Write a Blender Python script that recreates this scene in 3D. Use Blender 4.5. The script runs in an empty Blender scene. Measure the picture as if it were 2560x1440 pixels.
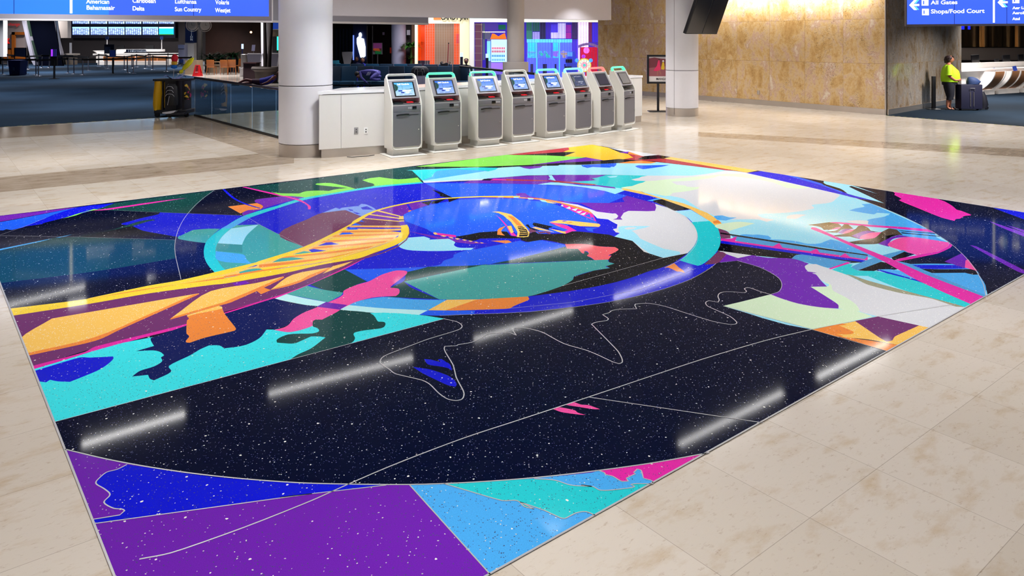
import bpy, bmesh, math, random
from mathutils import Vector, Matrix
from mathutils.geometry import delaunay_2d_cdt
random.seed(7)
D = bpy.data
C = bpy.context.scene.collection
SC = bpy.context.scene
# ------------------------------------------------------------------ camera
FP, HY, CXP, CH = 1876.0, 100.0, 1280.0, 2.1       # focal length (px), horizon row, centre column, eye height
cd = D.cameras.new('camera'); cam = D.objects.new('camera', cd); C.objects.link(cam)
cam.location = (0, 0, CH); cam.rotation_euler = (math.pi/2, 0, 0)
cd.sensor_width = 36.0; cd.lens = FP/2560*36.0
cd.shift_y = -(720-HY)/2560.0
cd.clip_end = 300
SC.camera = cam
# ------------------------------------------------------------------ world and exposure
w = D.worlds.new('world'); SC.world = w; w.use_nodes = True
w.node_tree.nodes['Background'].inputs[0].default_value = (0.55, 0.6, 0.75, 1)
w.node_tree.nodes['Background'].inputs[1].default_value = 0.02
SC.view_settings.view_transform = 'Standard'; SC.view_settings.look = 'None'
SC.view_settings.exposure = 0.14; SC.view_settings.gamma = 1.0
try: SC.view_settings.use_curve_mapping = False
except Exception: pass
UD = Vector((0.7848, 0.6198, 0)); VD = Vector((-0.6198, 0.7848, 0)); UA = math.atan2(0.6198, 0.7848)
CEIL = 3.7
def G(x, y, z=0.0):                     # point of the place seen at a pixel, at height z
    d = FP*(CH-z)/(y-HY); return Vector(((x-CXP)*d/FP, d, z))
def W(x, y, d): return Vector(((x-CXP)*d/FP, d, CH-(y-HY)*d/FP))
def srgb(c):
    def f(v):
        v /= 255.0
        return v/12.92 if v <= 0.04045 else ((v+0.055)/1.055)**2.4
    return (f(c[0]), f(c[1]), f(c[2]), 1.0)
def area(name, loc, sx, sy, power, col=(1, .96, .9), rot=(0, 0, 0)):
    l = D.lights.new(name, 'AREA'); l.shape = 'RECTANGLE'; l.size = sx; l.size_y = sy; l.energy = power; l.color = col
    o = D.objects.new(name, l); C.objects.link(o); o.location = loc; o.rotation_euler = rot
    return o
# strip lights of the ceiling: each run is given by two points of its centre line
def RC(x, y):                           # ceiling point whose mirror image lies at a floor pixel
    d = FP*(CH+CEIL)/(y-HY); return Vector(((x-CXP)*d/FP, d, CEIL))
STRIPS = [((205,1122),(462,1044),75), ((672,994),(1032,902),95), ((1185,856),(1432,782),80), ((1535,752),(1728,680),90),
          ((-60,790),(212,722),80), ((368,702),(562,668),60), ((700,642),(1005,590),95),
          ((985,712),(1168,678),35), ((1273,656),(1482,616),85),
          ((1698,1122),(1957,990),70), ((2043,952),(2222,862),80)]
strip_runs = []
for a, b, p in STRIPS:
    A, B = RC(*a), RC(*b); strip_runs.append((A, B, p))
# further unseen runs added for more light, behind and beside the camera
base_pt = Vector((-6.0, 10.3, CEIL))
for k in (-1, -2, -3):
    for s in (-5, 0, 5, 10, 15):
        m = base_pt + VD*(k*3.6-3.2) + UD*s
        if m.y < 5.5: strip_runs.append((m-UD*1.6, m+UD*1.6, 50))
for m in (Vector((13.0, 17.4, CEIL)), Vector((12.5, 10.5, CEIL)), Vector((-13, 12, CEIL)), Vector((-12.0, 6.5, CEIL))):
    strip_runs.append((m-UD*1.5, m+UD*1.5, 75))
LK = 0.26
for A, B, p in strip_runs:
    m = (A+B)/2; L = (B-A).length; ang = math.atan2((B-A).y, (B-A).x)
    area('strip_lamp', (m.x, m.y, CEIL-0.05), L, 0.10, p*LK*0.85, (1, .985, .965), (0, 0, ang))
# fill lamps added over the whole room, spread cut off against floor glare
for i in range(-3, 5):
    for j in range(-2, 6):
        p = Vector((0.5, 9.0, CEIL-0.03)) + UD*(i*4.2) + VD*(j*4.2)
        if p.y > 31 or abs(p.x) > 17: continue
        k = 1.0
        if p.dot(VD) > 17.5 and p.x < 5: k = 0.35
        elif p.y > 12: k = 1.65
        elif p.y > 8: k = 1.3
        elif p.y < 6: k = 0.8
        l = area('fill_lamp', (p.x, p.y, p.z), 0.35, 0.35, 41*k, (1, .985, .965), (0, 0, UA)); l.data.spread = math.radians(115)
# ------------------------------------------------------------------ materials
def nt(name):
    m = D.materials.new(name); m.use_nodes = True
    t = m.node_tree; return m, t, t.nodes['Principled BSDF']
def add(t, kind, **kw):
    n = t.nodes.new(kind)
    for k, v in kw.items(): setattr(n, k, v)
    return n
_mc = {}
def mat(name, rgb=(200,200,200), rough=0.5, metal=0.0, emit=0.0, ecol=None, spec=0.5, noise=0.0, nscale=12.0, trans=0.0, alpha=1.0, bump=0.0):
    if name in _mc: return _mc[name]
    m, t, b = nt(name)
    b.inputs['Base Color'].default_value = srgb(rgb); b.inputs['Roughness'].default_value = rough
    b.inputs['Metallic'].default_value = metal; b.inputs['Specular IOR Level'].default_value = spec
    b.inputs['Transmission Weight'].default_value = trans; b.inputs['Alpha'].default_value = alpha
    tc = add(t, 'ShaderNodeTexCoord'); nz = add(t, 'ShaderNodeTexNoise')
    nz.inputs['Scale'].default_value = nscale; nz.inputs['Detail'].default_value = 3
    t.links.new(tc.outputs['Object'], nz.inputs['Vector'])
    mx = add(t, 'ShaderNodeMix', data_type='RGBA'); c = srgb(rgb); k = 1-max(noise, 0.03)
    mx.inputs[6].default_value = c; mx.inputs[7].default_value = (c[0]*k, c[1]*k, c[2]*k, 1)
    t.links.new(nz.outputs['Fac'], mx.inputs[0]); t.links.new(mx.outputs[2], b.inputs['Base Color'])
    if bump:
        bp = add(t, 'ShaderNodeBump'); bp.inputs['Strength'].default_value = bump
        t.links.new(nz.outputs['Fac'], bp.inputs['Height']); t.links.new(bp.outputs[0], b.inputs['Normal'])
    if emit:
        b.inputs['Emission Color'].default_value = srgb(ecol or rgb); b.inputs['Emission Strength'].default_value = emit
    _mc[name] = m; return m
# ------------------------------------------------------------------ shapes
def NB(): return bmesh.new()
def box(bm, c, s, rz=0.0, rx=0.0, ry=0.0, bev=0.0):
    r = bmesh.ops.create_cube(bm, size=1.0); vs = r['verts']
    M = Matrix.Translation(Vector(c)) @ Matrix.Rotation(rz, 4, 'Z') @ Matrix.Rotation(ry, 4, 'Y') @ Matrix.Rotation(rx, 4, 'X') @ Matrix.Diagonal((s[0], s[1], s[2], 1))
    bmesh.ops.transform(bm, matrix=M, verts=vs)
    if bev:
        es = list({e for v in vs for e in v.link_edges})
        bmesh.ops.bevel(bm, geom=es, offset=bev, segments=2, affect='EDGES', profile=0.6)
    return bm
def cyl(bm, p0, p1, r0, r1=None, seg=16, cap=True):
    p0, p1 = Vector(p0), Vector(p1); r1 = r0 if r1 is None else r1
    d = p1-p0; L = d.length
    r = bmesh.ops.create_cone(bm, cap_ends=cap, segments=seg, radius1=r0, radius2=r1, depth=L)
    q = Vector((0, 0, 1)).rotation_difference(d.normalized()).to_matrix().to_4x4()
    bmesh.ops.transform(bm, matrix=Matrix.Translation((p0+p1)/2) @ q, verts=r['verts'])
    return bm
def sph(bm, c, s, seg=16):
    s = (s, s, s) if not hasattr(s, '__len__') else s
    r = bmesh.ops.create_uvsphere(bm, u_segments=seg, v_segments=max(8, seg//2), radius=1)
    bmesh.ops.transform(bm, matrix=Matrix.Translation(Vector(c)) @ Matrix.Diagonal((s[0], s[1], s[2], 1)), verts=r['verts'])
    return bm
def lathe(bm, prof, seg=32, c=(0, 0), sx=1.0, sy=1.0):
    rings = []
    for r, z in prof:
        rings.append([bm.verts.new((c[0]+sx*r*math.cos(2*math.pi*i/seg), c[1]+sy*r*math.sin(2*math.pi*i/seg), z)) for i in range(seg)])
    for a, b in zip(rings, rings[1:]):
        for i in range(seg):
            bm.faces.new((a[i], a[(i+1) % seg], b[(i+1) % seg], b[i]))
    if prof[0][0] > 1e-4: bm.faces.new(rings[0][::-1])
    if prof[-1][0] > 1e-4: bm.faces.new(rings[-1])
    return bm
def loft(bm, rings, seg=20):                      # rings: (x, y, z, rx, ry[, yaw])
    rs = []
    for rr in rings:
        x, y, z, rx, ry = rr[:5]; a0 = rr[5] if len(rr) > 5 else 0
        l = []
        for i in range(seg):
            a = 2*math.pi*i/seg; px, py = rx*math.cos(a), ry*math.sin(a)
            l.append(bm.verts.new((x+px*math.cos(a0)-py*math.sin(a0), y+px*math.sin(a0)+py*math.cos(a0), z)))
        rs.append(l)
    for a, b in zip(rs, rs[1:]):
        for i in range(seg): bm.faces.new((a[i], a[(i+1) % seg], b[(i+1) % seg], b[i]))
    bm.faces.new(rs[0][::-1]); bm.faces.new(rs[-1]); return bm
def tube(bm, pts, r, seg=8, closed=False, flat=None):
    pts = [Vector(p) for p in pts]; n = len(pts); rings = []
    up = Vector((0, 0, 1))
    prev = None
    for i, p in enumerate(pts):
        a = pts[(i-1) % n] if (closed or i > 0) else p; b = pts[(i+1) % n] if (closed or i < n-1) else p
        t = (b-a).normalized()
        if prev is None:
            s = t.cross(up)
            if s.length < 1e-3: s = t.cross(Vector((1, 0, 0)))
        else: s = prev-t*prev.dot(t)
        s.normalize(); prev = s; u = s.cross(t)
        rr = r[i] if hasattr(r, '__len__') else r
        ra, rb = (rr, rr) if not flat else (rr*flat[0], rr*flat[1])
        rings.append([bm.verts.new(p+s*ra*math.cos(2*math.pi*k/seg)+u*rb*math.sin(2*math.pi*k/seg)) for k in range(seg)])
    m = n if closed else n-1
    for i in range(m):
        a, b = rings[i], rings[(i+1) % n]
        for k in range(seg): bm.faces.new((a[k], a[(k+1) % seg], b[(k+1) % seg], b[k]))
    if not closed: bm.faces.new(rings[0][::-1]); bm.faces.new(rings[-1])
    return bm
def prism(bm, pts, z0, z1):                       # polygon in xy, extruded in z
    lo = [bm.verts.new((p[0], p[1], z0)) for p in pts]; hi = [bm.verts.new((p[0], p[1], z1)) for p in pts]
    n = len(pts)
    bm.faces.new(lo[::-1]); bm.faces.new(hi)
    for i in range(n): bm.faces.new((lo[i], lo[(i+1) % n], hi[(i+1) % n], hi[i]))
    return bm
def prismx(bm, pts, x0, x1):                      # polygon in yz, extruded in x
    a = [bm.verts.new((x0, p[0], p[1])) for p in pts]; b = [bm.verts.new((x1, p[0], p[1])) for p in pts]
    n = len(pts)
    bm.faces.new(a[::-1]); bm.faces.new(b)
    for i in range(n): bm.faces.new((a[i], a[(i+1) % n], b[(i+1) % n], b[i]))
    return bm
def prismy(bm, pts, y0, y1):                      # polygon in xz, extruded in y
    a = [bm.verts.new((p[0], y0, p[1])) for p in pts]; b = [bm.verts.new((p[0], y1, p[1])) for p in pts]
    n = len(pts)
    bm.faces.new(a); bm.faces.new(b[::-1])
    for i in range(n): bm.faces.new((a[(i+1) % n], a[i], b[i], b[(i+1) % n]))
    return bm
def rrect(w, h, r, cx=0, cy=0, n=5, bottom_only=False):
    o = []
    for (sx, sy, a0) in ((1, 1, 0), (-1, 1, 90), (-1, -1, 180), (1, -1, 270)):
        rr = 0.0005 if (bottom_only and sy > 0) else r
        for i in range(n+1):
            a = math.radians(a0+90*i/n)
            o.append((cx+sx*(w/2-rr)+rr*math.cos(a), cy+sy*(h/2-rr)+rr*math.sin(a)))
    return o
def mesh_of(name, bm, m, smooth=None):
    bmesh.ops.remove_doubles(bm, verts=bm.verts, dist=1e-6)
    bmesh.ops.recalc_face_normals(bm, faces=bm.faces)
    me = D.meshes.new(name); bm.to_mesh(me); bm.free()
    me.materials.append(m)
    if smooth is not None:
        me.polygons.foreach_set('use_smooth', [True]*len(me.polygons))
        try: me.set_sharp_from_angle(angle=math.radians(smooth))
        except Exception: pass
    return me
def part(name, bm, m, parent=None, label=None, smooth=35, loc=None, rot=None):
    o = D.objects.new(name, mesh_of(name, bm, m, smooth)); C.objects.link(o)
    if parent: o.parent = parent
    if loc is not None: o.location = loc
    if rot is not None: o.rotation_euler = rot
    if label: o['label'] = label
    return o
def tag(o, label, cat, group=None, kind=None):
    o['label'] = label; o['category'] = cat
    if group: o['group'] = group
    if kind: o['kind'] = kind
    return o
def thing(name, label, cat, loc=(0, 0, 0), rz=0.0, group=None):
    o = D.objects.new(name, None); C.objects.link(o); o.location = loc; o.rotation_euler = (0, 0, rz)
    o.empty_display_size = 0.2
    return tag(o, label, cat, group)
def struct(name, bm, m, label=None, smooth=35):
    o = part(name, bm, m, None, label, smooth); o['kind'] = 'structure'; return o
def dup(o, parent=None):
    c = o.copy(); C.objects.link(c); c.parent = parent
    for ch in list(o.children): dup(ch, c)
    return c
def text_mesh(s, size, depth=0.0, align='LEFT', bold=0.0, sx=1.0):
    cu = D.curves.new('txt', 'FONT'); cu.body = s; cu.size = size; cu.align_x = align; cu.extrude = depth; cu.offset = bold
    o = D.objects.new('txt', cu); C.objects.link(o)
    dg = bpy.context.evaluated_depsgraph_get(); dg.update()
    me = D.meshes.new_from_object(o.evaluated_get(dg))
    D.objects.remove(o); D.curves.remove(cu)
    if sx != 1.0:
        for v in me.vertices: v.co.x *= sx
    return me
def text(name, s, size, m, parent, M, depth=0.002, align='LEFT', bold=0.0, sx=1.0):
    me = text_mesh(s, size, depth, align, bold, sx); me.name = name
    me.transform(M); me.materials.clear(); me.materials.append(m)
    o = D.objects.new(name, me); C.objects.link(o); o.parent = parent
    return o
def vert_text_matrix(p, yaw=0.0, tilt=0.0):        # upright text facing -Y turned by yaw
    return Matrix.Translation(Vector(p)) @ Matrix.Rotation(yaw, 4, 'Z') @ Matrix.Rotation(math.pi/2+tilt, 4, 'X')
def skin_mesh(name, joints, edges, m, sub=2, parent=None, extra=None):
    me = D.meshes.new(name+'_s'); me.from_pydata([j[0] for j in joints], edges, [])
    o = D.objects.new(name+'_s', me); C.objects.link(o)
    sk = o.modifiers.new('s', 'SKIN'); sk.use_smooth_shade = True
    for i, j in enumerate(joints):
        r = j[1]; r = (r, r) if not hasattr(r, '__len__') else r
        me.skin_vertices[0].data[i].radius = r
    me.skin_vertices[0].data[0].use_root = True
    ss = o.modifiers.new('u', 'SUBSURF'); ss.levels = sub; ss.render_levels = sub
    dg = bpy.context.evaluated_depsgraph_get(); dg.update()
    ev = D.meshes.new_from_object(o.evaluated_get(dg)); D.objects.remove(o)
    bm = bmesh.new(); bm.from_mesh(ev); D.meshes.remove(ev)
    if extra: extra(bm)
    return part(name, bm, m, parent, smooth=80)
# ------------------------------------------------------------------ stone floor, carpets
def stone_mat(name, c1, c2, blotch, rough=0.125, bl_lo=0.52, mort=(172,160,147), tw=0.605, th=0.598):
    m, t, b = nt(name); L = t.links.new
    tc = add(t, 'ShaderNodeTexCoord'); mp = add(t, 'ShaderNodeMapping')
    mp.vector_type = 'TEXTURE'
    mp.inputs['Location'].default_value = (1.3084, 3.297, 0); mp.inputs['Rotation'].default_value = (0, 0, UA)
    L(tc.outputs['Object'], mp.inputs['Vector'])
    br = add(t, 'ShaderNodeTexBrick'); br.offset = 0.0; br.squash = 1.0
    br.inputs['Scale'].default_value = 1.0; br.inputs['Brick Width'].default_value = tw; br.inputs['Row Height'].default_value = th
    br.inputs['Mortar Size'].default_value = 0.0018; br.inputs['Mortar Smooth'].default_value = 0.3; br.inputs['Bias'].default_value = 0
    br.inputs['Color1'].default_value = srgb(c1); br.inputs['Color2'].default_value = srgb(c2); br.inputs['Mortar'].default_value = srgb(mort)
    L(mp.outputs['Vector'], br.inputs['Vector'])
    n1 = add(t, 'ShaderNodeTexNoise'); n1.inputs['Scale'].default_value = 3.1; n1.inputs['Detail'].default_value = 6; n1.inputs['Roughness'].default_value = 0.62
    sc = add(t, 'ShaderNodeVectorMath', operation='MULTIPLY'); sc.inputs[1].default_value = (1.0, 2.2, 1)
    L(mp.outputs['Vector'], sc.inputs[0]); L(sc.outputs[0], n1.inputs['Vector'])
    r1 = add(t, 'ShaderNodeMapRange'); r1.inputs[1].default_value = bl_lo; r1.inputs[2].default_value = 0.80; L(n1.outputs['Fac'], r1.inputs[0])
    mx = add(t, 'ShaderNodeMix', data_type='RGBA', blend_type='MULTIPLY'); L(r1.outputs[0], mx.inputs[0]); L(br.outputs['Color'], mx.inputs[6]); mx.inputs[7].default_value = srgb(blotch)
    n2 = add(t, 'ShaderNodeTexNoise'); n2.inputs['Scale'].default_value = 17; n2.inputs['Detail'].default_value = 5; n2.inputs['Roughness'].default_value = 0.75
    L(sc.outputs[0], n2.inputs['Vector'])
    r2 = add(t, 'ShaderNodeMapRange'); r2.inputs[1].default_value = 0.57; r2.inputs[2].default_value = 0.80; L(n2.outputs['Fac'], r2.inputs[0])
    ml = add(t, 'ShaderNodeMath', operation='MULTIPLY'); L(r2.outputs[0], ml.inputs[0]); ml.inputs[1].default_value = 0.75
    m2 = add(t, 'ShaderNodeMix', data_type='RGBA', blend_type='MULTIPLY'); L(ml.outputs[0], m2.inputs[0]); L(mx.outputs[2], m2.inputs[6]); m2.inputs[7].default_value = srgb((175,140,100))
    L(m2.outputs[2], b.inputs['Base Color']); b.inputs['Roughness'].default_value = rough; b.inputs['Specular IOR Level'].default_value = 0.5
    return m
M_stone = stone_mat('beige_stone', (214,203,190), (203,191,176), (226,207,176))
M_band = stone_mat('tan_stone', (186,170,152), (172,155,136), (205,190,170), rough=0.12, bl_lo=0.45)
def carpet_mat(name, c1, c2):
    m, t, b = nt(name); L = t.links.new
    tc = add(t, 'ShaderNodeTexCoord'); n = add(t, 'ShaderNodeTexNoise'); n.inputs['Scale'].default_value = 260; n.inputs['Detail'].default_value = 2
    w_ = add(t, 'ShaderNodeTexNoise'); w_.inputs['Scale'].default_value = 0.35
    L(tc.outputs['Object'], n.inputs['Vector']); L(tc.outputs['Object'], w_.inputs['Vector'])
    mx = add(t, 'ShaderNodeMix', data_type='RGBA'); mx.inputs[6].default_value = srgb(c1); mx.inputs[7].default_value = srgb(c2)
    ad = add(t, 'ShaderNodeMath', operation='MULTIPLY'); L(n.outputs['Fac'], ad.inputs[0]); L(w_.outputs['Fac'], ad.inputs[1])
    mr = add(t, 'ShaderNodeMapRange'); mr.inputs[1].default_value = 0.1; mr.inputs[2].default_value = 0.4; L(ad.outputs[0], mr.inputs[0])
    L(mr.outputs[0], mx.inputs[0]); L(mx.outputs[2], b.inputs['Base Color']); b.inputs['Roughness'].default_value = 0.95
    b.inputs['Specular IOR Level'].default_value = 0.1
    return m
M_carpet = carpet_mat('blue_carpet', (20,36,52), (40,60,82))
bm = NB(); box(bm, (0, 38, -0.1), (110, 100, 0.2)); fl = struct('floor', bm, M_stone, 'polished beige stone floor tiles')
def slab(name, pts, m, z, label=None, th=0.004):
    b_ = NB(); prism(b_, [(p.x, p.y) for p in pts], z-th, z); return struct(name, b_, m, label)
# tan stone bands laid in the floor
slab('floor_band', [G(-400,480), G(-400,519.5), G(360,445.5), G(735,408), G(660,383), G(380,408.5)], M_band, 0.0015, 'tan stone border band across the beige floor')
slab('floor_band', [G(-600,354), G(-600,381), G(0,346), G(455,321), G(375,300), G(0,319)], M_band, 0.0015, 'tan stone border band along the blue carpet edge')
slab('floor_band', [G(385,302), G(487,291), G(700,349), G(735,360), G(735,408), G(660,388)], M_band, 0.0017, 'tan stone border band beside the glass railing')
slab('floor_band', [G(1745,330), G(1745,341), G(2700,402), G(2700,380)], M_band, 0.0015, 'tan stone border band across the right floor')
ca = slab('floor_carpet', [G(-1700,420), G(0,318), G(981,259), G(441,185), G(560,135), G(-1400,135)], M_carpet, 0.006, 'dark blue carpet of the left hall', 0.008)
cb = slab('floor_carpet', [G(2216,289), G(2560,316), G(3100,361), G(3500,240), G(2700,190), G(2300,235)], carpet_mat('navy_carpet', (12,22,32), (26,40,54)), 0.006, 'dark blue carpet before the check-in counters', 0.008)
M_brass = mat('brass_trim', (150,150,70), 0.4, 0.6)
b_ = NB()
def strip_line(b_, a, b, wd, z, h=0.004):
    d = (b-a); n = Vector((-d.y, d.x, 0)).normalized()*wd/2
    prism(b_, [(p.x, p.y) for p in (a-n, b-n, b+n, a+n)], z, z+h)
M_edge = mat('edge_trim', (120,128,60), 0.5, 0.3)
a0, a1 = G(-1700,420), G(981,259); n = 150
for i in range(n):
    if i % 2 == 0: strip_line(b_, a0.lerp(a1, i/n), a0.lerp(a1, (i+0.8)/n), 0.02, 0.003)
struct('trim_1', b_, M_edge, 'dashed yellow edge trim of the left carpet')
b_ = NB(); a0, a1 = G(2216,289), G(3100,361); n = 90
for i in range(n):
    if i % 2 == 0: strip_line(b_, a0.lerp(a1, i/n), a0.lerp(a1, (i+0.8)/n), 0.03, 0.003)
struct('trim_2', b_, M_edge, 'dashed yellow edge trim of the right carpet')
b_ = NB(); strip_line(b_, G(-900,224), G(430,186), 0.05, 0.004)
struct('trim_3', b_, mat('carpet_joint', (120,130,160), 0.3, 0.8), 'pale metal joint line in the blue carpet')
# ------------------------------------------------------------------ terrazzo inlay, traced as flat pours divided by metal strips
CR = dict(A=(0,400,5.12),B=(400,400,5.12),C=(800,400,5.12),D=(1200,400,5.12),E=(1600,400,5.12),F=(2060,400,5.12),G=(1000,340,5.12),H=(1400,340,5.12),I=(940,480,8.47),J=(1220,500,8.47),K=(0,640,4),L=(560,560,4),M=(1100,600,4),N=(1500,560,4),O=(1920,540,4),P=(0,1000,3.273),Q=(700,1000,3.273),R=(1300,900,3.273),S=(860,760,3.273),Z=(0,0,1))
CIRC = dict(o=(-0.452,8.514), i=(-0.542,8.582), l=(4.961,11.27), r=(-1.303,9.063), b=(-0.613,8.333))
def trace(s):
    c = CR['Z']; out = []; arc = None
    for t in s.split():
        if t[0] == '@': arc = CIRC[t[1]]; continue
        if t[0].isalpha(): c = CR[t]; continue
        x, y = map(float, t.split(',')); p = G(c[0]+x/c[2], c[1]+y/c[2]); p = (p.x, p.y)
        if arc and out:
            q = out[-1]; a0 = math.atan2(q[1]-arc[1], q[0]-arc[0]); a1 = math.atan2(p[1]-arc[1], p[0]-arc[0])
            r0 = math.hypot(q[0]-arc[0], q[1]-arc[1]); r1 = math.hypot(p[0]-arc[0], p[1]-arc[1])
            da = (a1-a0+math.pi) % (2*math.pi)-math.pi; n = max(1, int(abs(da)/math.radians(3)))
            for k in range(1, n): out.append((arc[0]+(r0+(r1-r0)*k/n)*math.cos(a0+da*k/n), arc[1]+(r0+(r1-r0)*k/n)*math.sin(a0+da*k/n)))
            arc = None
        out.append(p)
    return out
PAL = dict(nv=((1,6,36),'starry navy black'), dn=((4,20,84),'dark navy'), bk=((4,4,10),'black'), dg=((14,66,64),'dark green'), tl=((66,160,156),'teal'), tq=((38,196,204),'turquoise'),
 cy=((58,222,236),'bright cyan'), bl=((14,22,205),'deep blue'), b2=((30,92,252),'royal blue'), b3=((72,165,238),'sky blue'), b4=((150,216,246),'light sky blue'),
 b5=((180,236,244),'pale aqua'), st=((74,150,205),'steel blue'), pu=((108,34,170),'purple'), mg=((220,40,160),'magenta'), hp=((250,80,158),'hot pink'), pk=((248,98,108),'coral red'),
 og=((232,134,58),'orange'), lo=((252,188,92),'light orange'), ye=((252,204,52),'yellow'), yo=((238,178,40),'amber'), wh=((206,207,212),'white'), mi=((204,226,192),'mint'),
 mr=((112,58,92),'maroon'), mp=((108,48,104),'plum'), rd=((172,52,62),'brick red'), gr=((128,212,80),'lime green'), lb=((118,152,234),'periwinkle'), kh=((150,148,122),'khaki'), br=((84,70,58),'brown'), dt=((58,142,136),'muted teal'))
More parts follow.
